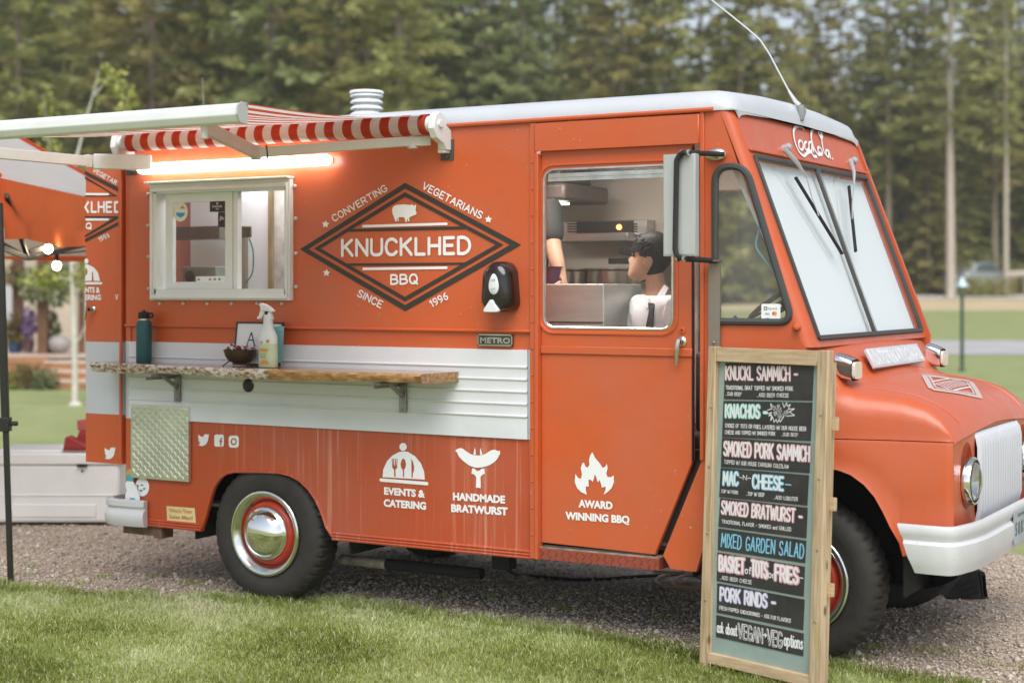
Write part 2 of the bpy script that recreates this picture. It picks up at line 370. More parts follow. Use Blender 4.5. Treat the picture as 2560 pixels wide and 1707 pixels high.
# ================================================================ materials used by the truck
ORANGE = paint('orange_paint', (.56, .092, .016), chips=.6)
ORANGE_LOW = paint('orange_paint_streaked', (.46, .062, .010), chip=(.70, .34, .24), streaks=.42, chips=.6)
WHITEP = paint('white_vehicle_paint', (.55, .565, .60), chip=(.45, .3, .2), chips=.25, rough=.42, wear=.06)
CREAMP = paint('siding_paint', (.70, .715, .74), chip=(.30, .22, .15), chips=.5, rough=.45, wear=.10)
RUSTW = paint('bumper_paint', (.62, .62, .63), chip=(.22, .10, .04), chips=.9, rough=.45, wear=.08)
BLACKR = mat('black_rubber', (.016, .015, .014), .75, var=.25, vscale=8)
SEAL = mat('window_rubber', (.05, .05, .048), .6)
TYRE = mat('tyre_rubber', (.030, .026, .022), .72, var=.35, vscale=6, bump=.15, bscale=60)
CHROME = mat('chrome', (.82, .83, .84), .06, 1.0)
DULLCHR = mat('dull_chrome', (.62, .62, .60), .22, 1.0, var=.2, vscale=12)
ALU = mat('white_aluminium', (.72, .73, .72), .4, var=.05, vscale=5)
STEEL = mat('bare_steel', (.30, .29, .27), .5, .6, var=.35, vscale=9)
DKSTEEL = mat('dark_steel', (.10, .09, .08), .55, .5, var=.3)
BLACKP = mat('gloss_black_plastic', (.012, .008, .008), .12, coat=.4)
BLACK = mat('matte_black', (.012, .011, .010), .8)
WHITEV = mat('white_vinyl', (.80, .80, .80), .5)
DECALB = mat('black_vinyl', (.030, .028, .022), .5)
GLASS = glassmat('window_glass')
GLASSF = glassmat('hazy_glass', (.90, .91, .89), .8, .012)
INTW = mat('interior_panel', (.60, .57, .50), .5, var=.08, vscale=2)
INTD = mat('interior_dark', (.06, .05, .045), .6, var=.3)
STAIN = mat('stainless_steel', (.55, .54, .52), .3, 1.0, var=.15, vscale=4, stretch=(1, 1, 8))
UNDER = mat('underbody', (.010, .008, .007), .9, var=.4)

WT = 1.84                                   # body width
truck = thing('food_truck', (1.2, .92, 0), 'old orange and white food truck with striped awning out and a plank serving shelf', 'food truck')

# ---------------------------------------------------------------- outline pieces measured on the side
def sx(c, x, y, Y=0.): p = S(*px(c, x, y), Y); return (p.x, p.z)
XR = -1.065                                  # rear corner
ZD = 2.523                                   # drip rail
ZL = 1.493                                   # lip above the white band
ZB0, ZB1 = .962, 1.402                       # white band
ZS = .378                                    # sill
XS = 1.655                                   # seam before the sliding door
XD = 2.51                                    # front edge of the door
def FR(z): return 2.70 + (2.525 - z) * .37   # raked front plane of the cab
def bodyplate(name, loops, m, y=0.0, th=.03, parent=truck, **k):
    return MB().plate([XZ(L, y) for L in loops], (0, th, 0)).build(name, m, parent, **k)

# upper side panel with the opening of the serving window
wx0, wx1, wz0, wz1 = -.775, .170, 1.668, 2.255
bodyplate('upper_side_panel', [[(XR + .09, ZL), (XS, ZL), (XS, ZD), (XR + .09, ZD)], [(wx0, wz0), (wx1, wz0), (wx1, wz1), (wx0, wz1)]], ORANGE, -.004, .03)
MB().cyl((XR + .05, -.006, ZL), (XS, -.006, ZL), .009, n=8).build('panel_lip', ORANGE, truck)
bodyplate('belt_panel', [[(XR + .09, ZB1), (XS, ZB1), (XS, ZL), (XR + .09, ZL)]], ORANGE, .004, .03)
# rounded rear corner post, orange / white / orange
for a, b, m, nm in ((ZB1, ZD, ORANGE, 'rear_corner_post'), (.96, ZB1, WHITEP, 'rear_corner_band'), (.42, .96, ORANGE, 'rear_corner_foot')):
    o = arc(XR + .09, .086, .09, 180, 270, 6); i = arc(XR + .09, .086, .06, 270, 180, 6)
    MB().plate([[(x, y, a) for x, y in o + i]], (0, 0, b - a)).build(nm, m, truck)
# ribbed white siding
prof = []; z = ZB0
rib = .0605
prof.append((z, 0)); prof.append((z + .001, -.010))
nr = int((ZB1 - ZB0) / rib)
for i in range(nr):
    z0 = ZB0 + i * rib + (.115 if i == 0 else .05)
    z0 = ZB0 + .115 + i * rib if i < 5 else None
    if z0 is None or z0 > ZB1 - .02: break
    prof += [(z0 - .012, -.011), (z0 - .005, -.0175), (z0 + .001, -.0175), (z0 + .003, -.010)]
prof += [(ZB1 - .001, -.011), (ZB1, 0)]
def sided(x): return [(x, .002 + y, z) for z, y in prof]
MB().grid([sided(x) for x in np.linspace(-.985, 1.636, 30)]).build('white_siding', CREAMP, truck, smooth=20)
bodyplate('band_backing', [[(XR + .09, ZB0), (XS, ZB0), (XS, ZB1), (XR + .09, ZB1)]], WHITEP, .003, .03)
# lower skirt with the rear wheel arch
arch = [px('c7', *p) for p in ((1110, 648), (1070, 560), (1035, 455), (1000, 380), (955, 315), (900, 262), (840, 228), (770, 211), (640, 205), (475, 203), (430, 214), (385, 243), (345, 300), (318, 380), (290, 490), (264, 582))]
arch = [(lambda q: (q.x, q.z))(S(*p)) for p in arch]
arch[0] = (arch[0][0], ZS + .015); arch[-1] = (arch[-1][0], ZS - .007)
skirt = [(XR + .09, ZB0)] + [(XR + .09, ZS - .007)] + arch[::-1] + [(XS, ZS + .015), (XS, ZB0)]
bodyplate('lower_side_skirt', [skirt], ORANGE_LOW, .006, .028)
MB().tube(XZ(arch, .006), .008, 8).build('arch_lip', ORANGE_LOW, truck)
for x0, x1 in ((XR + .16, arch[-1][0]), (arch[0][0], XS)):
    mb = MB()
    dz = -.022 if x0 < -.5 else 0
    for z0 in (ZS + .004 + dz, ZS + .019 + dz, ZS + .034 + dz): mb.cyl((x0, .005, z0), (x1, .005, z0), .0085, n=8)
    mb.box(x0, x1, .0065, .03, ZS - .004 + dz, ZS + .014 + dz)
    mb.build('sill_moulding', ORANGE_LOW, truck)
def well(x0, x1, y0, y1, z0, z1):
    return MB().plate([[(x0, y0, z0), (x0, y0, z1 - .10), (x0 + .12, y0, z1), (x1 - .12, y0, z1), (x1, y0, z1 - .10), (x1, y0, z0), (x1 + .01, y0, z0), (x1 + .01, y0, z1 + .01), (x0 - .01, y0, z1 + .01), (x0 - .01, y0, z0)]], (0, y1 - y0, 0)).box(x0 - .01, x1 + .01, y1, y1 + .01 if y1 > y0 else y1 - .01, z0, z1 + .01)
well(-.52, .53, .036, .42, .30, .86).build('wheel_well', BLACK, truck)
# riveted seam strip beside the door
mb = MB().box(XS, XS + .034, -.016, .03, ZS + .005, ZD - .01)
mb.box(XS + .034, XS + .052, -.03, .03, ZS + .005, 2.36)
for z in np.arange(.5, 2.45, .13): mb.ball((XS + .014, -.017, z), .006, n=8, m=4)
mb.build('seam_strip', ORANGE, truck, bevel=.003)
MB().box(XS + .02, 2.62, WT - .045, WT - .034, .5, 1.515).box(XS + .02, 2.62, WT - .045, WT - .034, 2.275, 2.5).box(XS + .02, 1.845, WT - .045, WT - .034, 1.515, 2.275).build('cab_lining', INTW, truck)
# far side, rear, floor, underbody
bodyplate('far_side_panel', [[(XR, ZS), (XS + .1, ZS), (XS + .1, ZD), (XR, ZD)]], ORANGE, WT - .03, .03)
bodyplate('far_cab_panel', [[(XS + .1, ZS), (3.0, ZS), (3.12, 1.45), (FR(2.5), ZD), (XS + .1, ZD)], [(1.85, 1.52), (2.45, 1.52), (2.45, 2.27), (1.85, 2.27)], [(2.60, 1.53), (2.98, 1.53), (2.72, 2.27), (2.60, 2.27)]], ORANGE, WT - .03, .03)
MB().plate([[(XR, WT / 2, .42), (XR, WT - .02, .42), (XR, WT - .02, ZD), (XR, WT / 2, ZD)]], (.03, 0, 0)).build('far_rear_door', ORANGE, truck)
MB().box(XR, XR + .03, .08, WT - .03, 2.40, ZD).box(XR, XR + .03, .08, WT - .03, ZS, .46).build('rear_frame', ORANGE, truck)
MB().box(XR + .03, 2.9, .12, WT - .05, .44, .50).box(-.9, 3.3, .42, .54, .34, .46).box(-.9, 3.3, 1.30, 1.42, .34, .46).box(.45, 1.08, .62, 1.4, .26, .45).box(-.8, .2, .5, 1.4, .34, .45).build('underbody', UNDER, truck)
MB().cyl((0, .25, .355), (0, WT - .25, .355), .05).cyl((2.955, .3, .355), (2.955, WT - .3, .355), .05).ball((0, .92, .36), .17).build('axles', UNDER, truck)
# exhaust
e = S(*px('c7', 1175, 768), .3)
mb = MB(); mb.lathe((e.x, .3, e.z), (1, 0, 0), [(.022, .06), (.022, 0), (.028, 0), (.028, .16), (.03, .17), (.03, .30), (.031, .31), (.03, .9)], 14, mis=[1, 1, 0, 0, 0, 1, 1])
mb.build('exhaust_pipe', [mat('old_exhaust', (.36, .31, .26), .5, .5, var=.5, vscale=14), BLACK], truck)

# ---------------------------------------------------------------- roof
def roofsec(x, dz, iny, k=1.):
    h = lambda a: 2.525 + (a - 2.525) * k - dz
    L = [(-.012 + iny, 2.522), (-.014 + iny, 2.545 - dz * .3), (.004 + iny, h(2.585)), (.04 + iny, h(2.613)), (.10 + iny, h(2.628)), (.5, h(2.648)), (.92, h(2.656))]
    L = L + [(WT - y, z) for y, z in L[-2::-1]]
    return [(x, y, z) for y, z in L]
secs = [roofsec(x, 0, 0) for x in np.linspace(XR - .02, 2.50, 12)] + [roofsec(2.60, .002, .0), roofsec(2.65, .010, .006), roofsec(2.69, .032, .016), roofsec(2.712, .062, .03, .85), roofsec(2.720, .075, .045, .6)]
mb = MB().grid(secs); mb.poly(secs[0][::-1]); mb.poly(secs[-1]); mb.poly([p for p in secs[0]])
mb.build('roof', WHITEP, truck, smooth=50)
MB().tube([(XR + .05, -.014, ZD - .002), (2.62, -.014, ZD + .004)], .011, 8).build('drip_rail', ORANGE, truck); MB().tube([(XR + .05, WT + .014, ZD), (2.62, WT + .014, ZD)], .011, 8).build('drip_rail', ORANGE, truck)
MB().box(XR + .04, 2.66, .04, WT - .04, 2.50, 2.519).build('ceiling_lining', INTW, truck)

# ---------------------------------------------------------------- sliding door
mb = MB().plate([XZ([(XS + .03, 2.372), (2.555, 2.372), (2.555, 2.508), (XS + .03, 2.508)], -.027)], (0, .028, 0))
mb.build('door_header', ORANGE, truck, bevel=.004)
dx0 = XS + .052
doorL = [(dx0, .462), (2.318, .452), (XD, .905), (XD, 2.43), (dx0, 2.43)]
c = [sx('c8', 183, 232), sx('c8', 1203, 205), sx('c8', 1200, 1462), sx('c8', 190, 1447)]
win = rrect(1.722, 2.408, 1.512, 2.282, .055)
door = bodyplate('sliding_door', [doorL, win], ORANGE, .004, .03, bevel=.004)
ring = rrect(1.700, 2.432, 1.488, 2.306, .075)
MB().tube(XZ(ring, .004), .009, 6, closed=True).build('window_surround', ORANGE, door)
MB().tube(XZ(win, .008), .008, 6, closed=True).build('window_gasket', DULLCHR, door)
MB().poly(XZ(rrect(1.715, 2.415, 1.505, 2.289, .06), .020)).build('window_pane', GLASSF, door)
MB().box(1.75, 2.39, -.001, .012, 2.243, 2.262).box(1.74, 2.40, .012, .02, 2.225, 2.244).build('window_top_rail', DULLCHR, door)
MB().box(dx0, XD, -.006, .004, 1.385, 1.425).build('door_crease', ORANGE, door, bevel=.005)
hp = sx('d3', 975, 130); hq = sx('d3', 962, 270)
MB().lathe((hp[0], .004, hp[1]), (0, -1, 0), [(.024, 0), (.024, .006), (.014, .012), (.012, .04)], 16).tube([(hp[0], -.036, hp[1] + .012), (hp[0] - .004, -.04, hp[1] - .02), (hp[0] - .006, -.038, hp[1] - .06), (hq[0], -.032, hq[1])], [.010, .013, .011, .006], 10).build('door_handle', DULLCHR, door)
lk = sx('d3', 978, 62); MB().lathe((lk[0], .004, lk[1]), (0, -1, 0), [(.018, 0), (.016, .006), (.006, .008)], 14).build('door_lock', ORANGE, door)
MB().box(dx0 + .01, 2.30, .012, .05, .425, .452).build('door_track', DKSTEEL, truck)
# behind the door gap
MB().plate([XZ([(2.30, .47), (2.36, .47), (2.56, .90), (2.515, .90)], .05)], (0, .01, 0)).build('door_post_channel', BLACK, truck)
MB().box(XD - .004, XD + .001, .002, .020, .90, 2.36).build('door_edge_rubber', BLACKR, truck)
# step
mb = MB().box(XS + .04, 2.345, -.012, .14, .384, .438)
for i in range(17):
    x = XS + .06 + i * .038
    for j in range(3):
        z = .393 + j * .018; s = 1 if (i + j) % 2 else -1
        mb.bar((x, -.013, z - .008 * s), (x + .016, -.013, z + .008 * s), .004, .006, (0, 1, 0))
mb.build('entry_step', paint('worn_step_paint', (.28, .042, .016), chip=(.25, .2, .16), chips=.9, wear=.5), truck)
MB().box(XS + .04, 2.345, -.008, .15, .438, .443).build('step_tread', mat('worn_tread', (.30, .24, .19), .6, .3, var=.4, vscale=20), truck)

# ---------------------------------------------------------------- cab side, quarter window
qw = [px('d1', *p) for p in ((440, 1560), (447, 770), (470, 715), (520, 680), (590, 672), (650, 690), (700, 745))]
qw = [(lambda q: (q.x, q.z))(S(*p)) for p in qw]
qb = [(2.632, 1.556), (2.985, 1.556)]
top = [(2.626, 2.262)]
quarter = rpoly([(2.626, 1.552), (3.000, 1.552), (2.775, 2.262), (2.626, 2.262)], [.03, .07, .10, .11], 7)
side = [(2.556, .905), (2.362, .455), (2.40, .395), (2.53, .392), (2.60, .62), (2.66, .80), (2.76, .92), (2.93, .96), (3.06, .92), (3.06, 1.44), (FR(1.47) - .055, 1.47), (FR(2.52) - .055, 2.521), (2.556, 2.521)]
cab = bodyplate('cab_side_panel', [side, quarter], ORANGE, 0, .03)
MB().tube(XZ(quarter, -.004), .017, 8, closed=True).build('window_seal', SEAL, cab)
MB().poly(XZ(quarter, .012)).build('quarter_pane', glassmat('reflection_veil_glass', (.9, .9, .88), 1.1, .13), cab)  # pale diffuse veil stands in for the bright reflection on this pane
MB().box(2.552, 2.572, -.012, .02, .91, 2.52).build('door_pillar_flange', ORANGE, cab, bevel=.003)
# corner between side and front: rounded strip down the rake
rows = []
for z in np.linspace(2.522, 1.44, 10):
    f = FR(z); rows.append([(f - .055 + .055 * math.sin(R(a)), .055 - .055 * math.cos(R(a)), z) for a in range(0, 91, 15)])
MB().grid(rows).build('front_corner_post', ORANGE, truck, smooth=60); MB().grid([[(x, WT - y, z) for x, y, z in r[::-1]] for r in rows]).build('front_corner_post', ORANGE, truck, smooth=60)
# raked front wall with windshield opening
NF = Vector((1, 0, .37)).normalized()
def FP(y, z, off=0.): return Vector((FR(z), y, z)) + NF * off
wsL = [(.085, 1.478), (1.755, 1.478), (1.755, 2.308), (.085, 2.308)]
MB().plate([[FP(*p) for p in ((.055, 1.44), (WT - .055, 1.44), (WT - .055, 2.522), (.055, 2.522))], [FP(*p) for p in wsL]], NF * -.03).build('front_wall', ORANGE, truck)
MB().plate([[FP(.05, 2.332, .0), FP(WT - .05, 2.332, .0), FP(WT - .05, 2.345, .0), FP(.05, 2.345, .0)]], NF * .014).build('front_brow', ORANGE, truck, bevel=.004)
wf = MB()
for a, b in ((0, 1), (1, 2), (2, 3), (3, 0)): wf.bar(FP(*wsL[a], .004), FP(*wsL[b], .004), .021, .020, NF)
ymid = .915
wf.bar(FP(ymid, 1.478, .006), FP(ymid, 2.308, .006), .022, .020, NF)
ws = wf.build('windshield_frame', SEAL, truck, bevel=.004)
for y0, y1 in ((.095, ymid - .012), (ymid + .012, 1.745)):
    MB().poly([FP(y0, 1.488, -.004), FP(y1, 1.488, -.004), FP(y1, 2.298, -.004), FP(y0, 2.298, -.004)]).build('windshield_pane', GLASS, ws)
MB().bar(FP(ymid, 1.485, .019), FP(ymid, 2.30, .019), .006, .006, NF).build('divider_bead', DULLCHR, ws)
# wipers
def wiper(p0, p1, b0, b1):
    P = lambda q, k: on(*px('d1', *q), FP(.9, 1.9, k), NF)
    mb = MB().lathe(P(p0, .0), NF, [(.022, 0), (.020, .03), (.008, .04), (.001, .042)], 12)
    a = P(p0, .04); m = P(p1, .055); mb.tube([a, a.lerp(m, .5) + NF * .01, m], [.014, .010, .004], 8)
    c = P(((b0[0] + b1[0]) / 2, (b0[1] + b1[1]) / 2), .035); mb.tube([m, m.lerp(c, .5) + NF * -.005, c], .0035, 6)
    arm = mb.build('wiper_arm', mat('grey_wiper_metal', (.5, .51, .52), .4, .5), truck)
    MB().bar(P(b0, .022), P(b1, .022), .005, .016, NF).bar(P(b0, .032), P(b1, .032), .009, .005, NF).build('wiper_blade', BLACK, arm)
wiper((1035, 575), (1225, 820), (1130, 812), (1520, 1452))
wiper((1590, 685), (1618, 880), (1575, 885), (1632, 1432))

# ---------------------------------------------------------------- nose: cowl, hood, fenders
NX = [2.98, 3.06, 3.10, 3.14, 3.19, 3.26, 3.36, 3.46, 3.56, 3.62, 3.66, 3.682]
YE = [.002, .006, .014, .026, .042, .062, .086, .104, .118, .124, .130, .140]   # near edge of the nose
ZT = [1.462, 1.458, 1.446, 1.410, 1.330, 1.290, 1.272, 1.244, 1.203, 1.172, 1.140, 1.092]  # top on the centre line
ZE = [1.452, 1.448, 1.420, 1.350, 1.268, 1.242, 1.236, 1.222, 1.186, 1.140, 1.092, 1.050]  # shoulder height
ZSEAM = 1.036
def nosesec(i, near=True):
    x, ye, zt, ze = NX[i], YE[i], ZT[i], max(ZE[i], ZSEAM + .012)
    r = min(.11, (ze - ZSEAM) * .55)
    L = [(ye, ZSEAM)] + [(ye + .005, ZSEAM + (ze - r - ZSEAM) * t) for t in (.5, 1.)]
    for a in (20, 40, 60, 80): L.append((ye + .005 + r * (1 - math.cos(R(a))), ze - r + r * math.sin(R(a))))
    y0, z0 = L[-1]
    for t in (.15, .35, .6, .8, 1.): L.append((y0 + (.92 - y0) * t, z0 + (zt - z0) * (1 - (1 - t) ** (2 if x < 3.5 else 1.35))))
    L = L + [(WT - y, z) for y, z in L[-2::-1]]
    return [(x, y, z) for y, z in L]
ns = [nosesec(i) for i in range(len(NX))]
mb = MB().grid(ns); mb.poly(ns[0])
lip = [(3.690, y, z - .018) for x, y, z in ns[-1]]
mb.grid([ns[-1], lip])
hood = mb.build('hood', ORANGE, truck, smooth=60)
# raised centre panel creases on the hood
for off in (.26, WT - .26 - .0):
    pts = []
    for i in range(5, 11):
        y = off + (.06 if off < .9 else -.06) * (NX[i] - 3.26) / .4
        sec = ns[i]; zz = np.interp(y, [p[1] for p in sec[3:-3]], [p[2] for p in sec[3:-3]]); pts.append((NX[i], y, zz - .001))
    MB().tube(pts, .005, 6).build('hood_crease', ORANGE, hood)
# fender below the seam, with front wheel arch
def fy(x): return float(np.interp(x, NX, YE))
farch = [px('f', *p) for p in ((1908, 1075), (1935, 1080), (1962, 1092), (1990, 1115), (2012, 1143), (2030, 1177), (2047, 1215), (2066, 1250))]
farch = [(lambda q: (q.x, q.z))(S(*p, .10)) for p in farch]
print('farch', farch)
fa = [(2.60, .60), (2.66, .74), (2.76, .85), (2.90, .895), (3.02, .893)] + farch
edge = fa + [(3.47, .52), (3.65, .60), (3.683, .62)]
rowt = []; 
mb = MB(); xs = sorted(set([2.62, 2.7, 2.8, 2.9, 3.0, 3.06] + [p[0] for p in edge[4:]] + NX[2:] ))
ex = [p[0] for p in edge]; ez = [p[1] for p in edge]
rows = []
for x in xs:
    zb = float(np.interp(x, ex, ez)); y = fy(x) if x > 2.98 else .006
    rows.append([(x, y - .002, ZSEAM - .004), (x, y - .006, ZSEAM - .02), (x, y - .004, (ZSEAM + zb) / 2), (x, y - .004 + (.0 if x < 3.4 else .004), zb + .03), (x, y - .010, zb + .008), (x, y + .03, zb)])
fend = mb.grid(rows).build('front_fender', ORANGE, truck, smooth=50); MB().grid([[(a, WT - b, c) for a, b, c in r[::-1]] for r in rows]).build('front_fender', ORANGE, truck, smooth=50)
well(2.46, 3.46, .14, .56, .34, .93).build('wheel_well', BLACK, truck); well(2.46, 3.46, WT - .14, WT - .56, .34, .93).build('wheel_well', BLACK, truck)
# front face
mb = MB()
top = [(3.683, y, z - .016) for x, y, z in ns[-1] if z > 1.03]
def circ(cy, cz, ry, rz, n=28): return [(3.683, cy + ry * math.cos(2 * math.pi * i / n), cz + rz * math.sin(2 * math.pi * i / n)) for i in range(n)]
HLY = (.36, WT - .36); HLZ = .845
face = [(3.683, .140, .63), (3.683, WT - .140, .63), (3.683, WT - .140, 1.02)] + [(3.683, y, z - .020) for x, y, z in ns[-1][::-1] if z > 1.06] + [(3.683, .140, 1.02)]
face = [(3.683, .140, .60), (3.683, WT - .14, .60)] + [(3.683, y, z - .018) for x, y, z in ns[-1][::-1]]
gro = [(3.683, y, z) for y, z in rrect(.50, WT - .50, .645, 1.055, .07)]
mb.plate([face, gro, circ(HLY[0], HLZ + .022, .118, .148), circ(HLY[1], HLZ + .022, .118, .148)], (-.02, 0, 0))
fr = mb.build('nose_panel', ORANGE, truck)
MB().box(3.60, 3.61, .17, WT - .17, .62, 1.03).build('grille_backing', BLACK, truck)
for y in HLY:
    mb = MB().lathe((3.684, y, HLZ + .022), (-1, 0, 0), [(.146, 0), (.125, .03), (.10, .05), (.001, .055)], 28)
    mb.build('headlight_bucket', ORANGE, fr)
    hl = MB().lathe((3.64, y, HLZ), (1, 0, 0), [(.095, 0), (.106, .015), (.108, .075), (.104, .082), (.096, .083), (.088, .078)], 32).build('headlight', CHROME, truck)
    MB().lathe((3.64, y, HLZ), (1, 0, 0), [(.096, .0835), (.092, .086), (.089, .080)], 32).build('headlight_gasket', BLACKR, hl)
    MB().lathe((3.64, y, HLZ), (1, 0, 0), [(.089, .079), (.075, .092), (.05, .101), (.02, .105), (.0, .106)], 32).build('lens', glassmat('headlamp_lens', (.8, .83, .8), 1.6), hl)
    MB().lathe((3.64, y, HLZ), (1, 0, 0), [(.088, .076), (.06, .045), (.02, .03), (0, .03)], 32).build('reflector', CHROME, hl)
# white slatted grille
mb = MB(); ng = 17
for i in range(ng):
    y0 = .505 + i * (WT - 1.01) / ng; w = (WT - 1.01) / ng
    pr = [(3.66, .64), (3.700, .648), (3.712, .70), (3.712, .98), (3.704, 1.02), (3.688, 1.045), (3.64, 1.062)]
    rws = []
    for t, d in ((0, -.018), (.12, -.004), (.3, .003), (.6, .003), (.82, -.004), (.94, -.018)): rws.append([(x + d, y0 + w * t, z) for x, z in pr])
    mb.grid(rws)
mb.build('grille', WHITEP, truck, smooth=50)
# bumper: a ribbed channel wrapped round the corner
path = [(3.475, -.004), (3.60, -.012), (3.69, -.012), (3.715, .004), (3.735, .04), (3.765, .17), (3.780, .32), (3.780, WT - .32), (3.765, WT - .17), (3.735, WT - .04), (3.715, WT - .004), (3.69, WT + .012), (3.60, WT + .012), (3.475, WT + .004)]
bprof = [(-.020, .700), (.0, .700), (.006, .690), (.004, .655), (-.006, .640), (-.006, .632), (.010, .618), (.012, .560), (.0, .520), (-.008, .492), (-.030, .488)]
rows = []
for i, (x, y) in enumerate(path):
    a = Vector(path[max(i - 1, 0)]); b = Vector(path[min(i + 1, len(path) - 1)]); t = (b - a).normalized(); n2 = Vector((t.y, -t.x))
    r = []
    for o, z in bprof:
        xx = x + n2.x * o; yy = y + n2.y * o; zz = z - .015
        if i in (0, len(path) - 1): xx += (.70 - z) * .36
        r.append((xx, yy, zz))
    rows.append(r)
bump = MB().grid(rows).build('front_bumper', RUSTW, truck, smooth=40)
MB().box(3.70, 3.745, .30, .36, .58, .66).box(3.3, 3.74, .5, .58, .50, .60).box(3.3, 3.74, 1.26, 1.34, .50, .60).build('bumper_bracket', UNDER, truck)
mb = MB(); rows = []
for a in range(0, 181, 15): rows.append([(3.70 - .55 * math.sin(R(a)) * .0 - .28 + .26 * math.cos(R(a)), y, .50 - .17 * math.sin(R(a))) for y in (.42, 1.42)])
MB().grid(rows).build('front_pan', UNDER, truck)
# licence plate
pl = Plane2((3.788, .92, .59), (1, 0, 0), .002)
pq = [(3.789, y, z) for y, z in rrect(.80, 1.10, .505, .655, .012)]
plate = MB().plate([pq], (.003, 0, 0)).build('licence_plate', mat('plate_enamel', (.42, .47, .52), .4, .2, var=.15, vscale=10), truck)
vs, fs = type_mesh('5 0 8 2 1', .02)
MB().add([(3.7935, .825 + x * .25, .545 + y * .062) for x, y in vs], fs).add([(3.7935, .88 + x * .14, .628 + y * .016) for x, y in type_mesh('MONTANA', .02)[0]], type_mesh('MONTANA', .02)[1]).build('plate_number', mat('plate_ink', (.10, .12, .16), .5), plate)

# name bar and lamps on the cowl
def hoodz(x, y):
    i = int(np.clip(np.searchsorted(NX, x) - 1, 0, len(NX) - 2)); t = (x - NX[i]) / (NX[i + 1] - NX[i])
    zz = []
    for s in (ns[i], ns[i + 1]):
        q = [p for p in s]; zz.append(float(np.interp(y, [p[1] for p in q], [p[2] for p in q])))
    return zz[0] * (1 - t) + zz[1] * t
s0 = Vector((3.152, .92, 1.405)); s1 = Vector((3.198, .92, 1.318)); up = (s0 - s1).normalized(); nn = Vector((up.z, 0, -up.x)).normalized()
if nn.x < 0: nn = -nn
sc0 = (s0 + s1) / 2 + nn * .012
def SG(y, v, k): return Vector((sc0.x, y, sc0.z)) + up * v + nn * k
bar = MB().plate([[SG(.50, -.050, 0), SG(1.34, -.050, 0), SG(1.34, .050, 0), SG(.50, .050, 0)]], nn * .022).build('name_bar', WHITEP, truck, bevel=.006)
mb = MB()
vs, fs = type_mesh('INTERNATIONAL', .03, 0, 1.15); mb.add([SG(.53 + x * .78, -.034 + y * .068, .0245) for x, y in vs], fs)
mb.build('name_letters', mat('worn_enamel', (.70, .72, .74), .5, var=.2, vscale=30), bar)
MB().plate([[SG(.513, -.042, .0205), SG(1.327, -.042, .0205), SG(1.327, .042, .0205), SG(.513, .042, .0205)]], nn * .003).build('name_field', mat('grey_field', (.56, .57, .59), .5, var=.2, vscale=25), bar)
for y in (.18, WT - .18):
    c = Vector((3.185, y, 1.345)); f = Vector((1, 0, -.12)).normalized()
    mb = MB(); rws = []
    for d, wy, wz, dz in ((-.03, .062, .050, .012), (.0, .066, .054, .004), (.045, .062, .048, -.004)):
        rws.append([c + f * d + Vector((0, a * wy, b * wz + dz)) for a, b in [(q[0], q[1]) for q in rrect(-1, 1, -1, 1, .45, 4)]])
    mb.grid(rws, closed=True); mb.poly(rws[0])
    lamp = mb.build('turn_signal', CHROME, truck, smooth=60)
    cap = [c + f * .046 + Vector((0, a * .054, b * .038 - .004)) for a, b in rrect(-1, 1, -1, 1, .45, 4)]
    MB().plate([cap], f * .014).build('signal_lens', mat('amber_clear_lens', (.72, .58, .42), .15, var=.4, vscale=18, color2=(.75, .74, .70)), lamp, bevel=.004)

# ---------------------------------------------------------------- wheels
def wheel(cx, y0, sgn, Rw):
    """outer face at y0, sgn +1 when the axle runs towards +Y"""
    c = Vector((cx, y0, Rw))
    rim = MB().lathe(c, (0, sgn, 0), [(.232, .004), (.236, .012), (.228, .03)], 40).build('wheel', BLACKR, truck)
    rows = []; N = 168
    prof = [(.228, .030), (.236, .010), (.262, -.004), (.300, -.006), (.326, .004), (.341, .016), (.351, .030), (.3545, .050), (.356, .080), (.356, .1025), (.356, .125), (.3545, .155), (.351, .175), (.341, .189), (.326, .201), (.290, .209), (.230, .190)]
    prof = [(.228 + (rr - .228) * (Rw - .228) / .127, h) for rr, h in prof]
    for i in range(N):
        t = 2 * math.pi * i / N; r = []
        for j, (rr, h) in enumerate(prof):
            g = 0
            if j in (6, 7, 11, 12): g = .010 if (i % 4) in (0,) else 0
            if j in (5, 13): g = .006 if (i % 4) == 0 else 0
            if j in (8, 10): g = .009 if ((i + 2) % 4) < 1 else 0
            if j == 9: g = .004 if (i % 2) else .0
            r.append((cx + (rr - g) * math.cos(t), y0 + sgn * h, Rw + (rr - g) * math.sin(t)))
        rows.append(r)
    rows.append(rows[0]); MB().grid(rows).build('tyre', TYRE, rim, smooth=28)
    MB().lathe(c, (0, sgn, 0), [(.232, .010), (.235, .0), (.230, -.008), (.218, -.010), (.205, -.002), (.192, .016), (.180, .030), (.176, .044)], 56).build('trim_ring', mat('satin_chrome', (.70, .71, .70), .16, 1.0, var=.08, vscale=9), rim, smooth=70)
    WH = mat('wheel_red', (.42, .038, .014), .35, var=.2, vscale=20)
    MB().lathe(c, (0, sgn, 0), [(.182, .056), (.176, .046), (.168, .026), (.158, .016), (.148, .016), (.138, .026), (0, .034)], 48).build('wheel_disc', WH, rim, smooth=60)
    MB().lathe(c, (0, sgn, 0), [(.144, .020), (.144, .006), (.139, -.002), (.130, -.003), (.124, -.010), (.114, -.028), (.092, -.045), (.060, -.057), (.027, -.063), (0, -.064)], 56).build('hubcap', CHROME, rim, smooth=70)
    return rim
wheel(-.018, .015, 1, .373); wheel(2.985, .125, 1, .373); wheel(-.018, WT - .015, -1, .373); wheel(2.985, WT - .125, -1, .373)

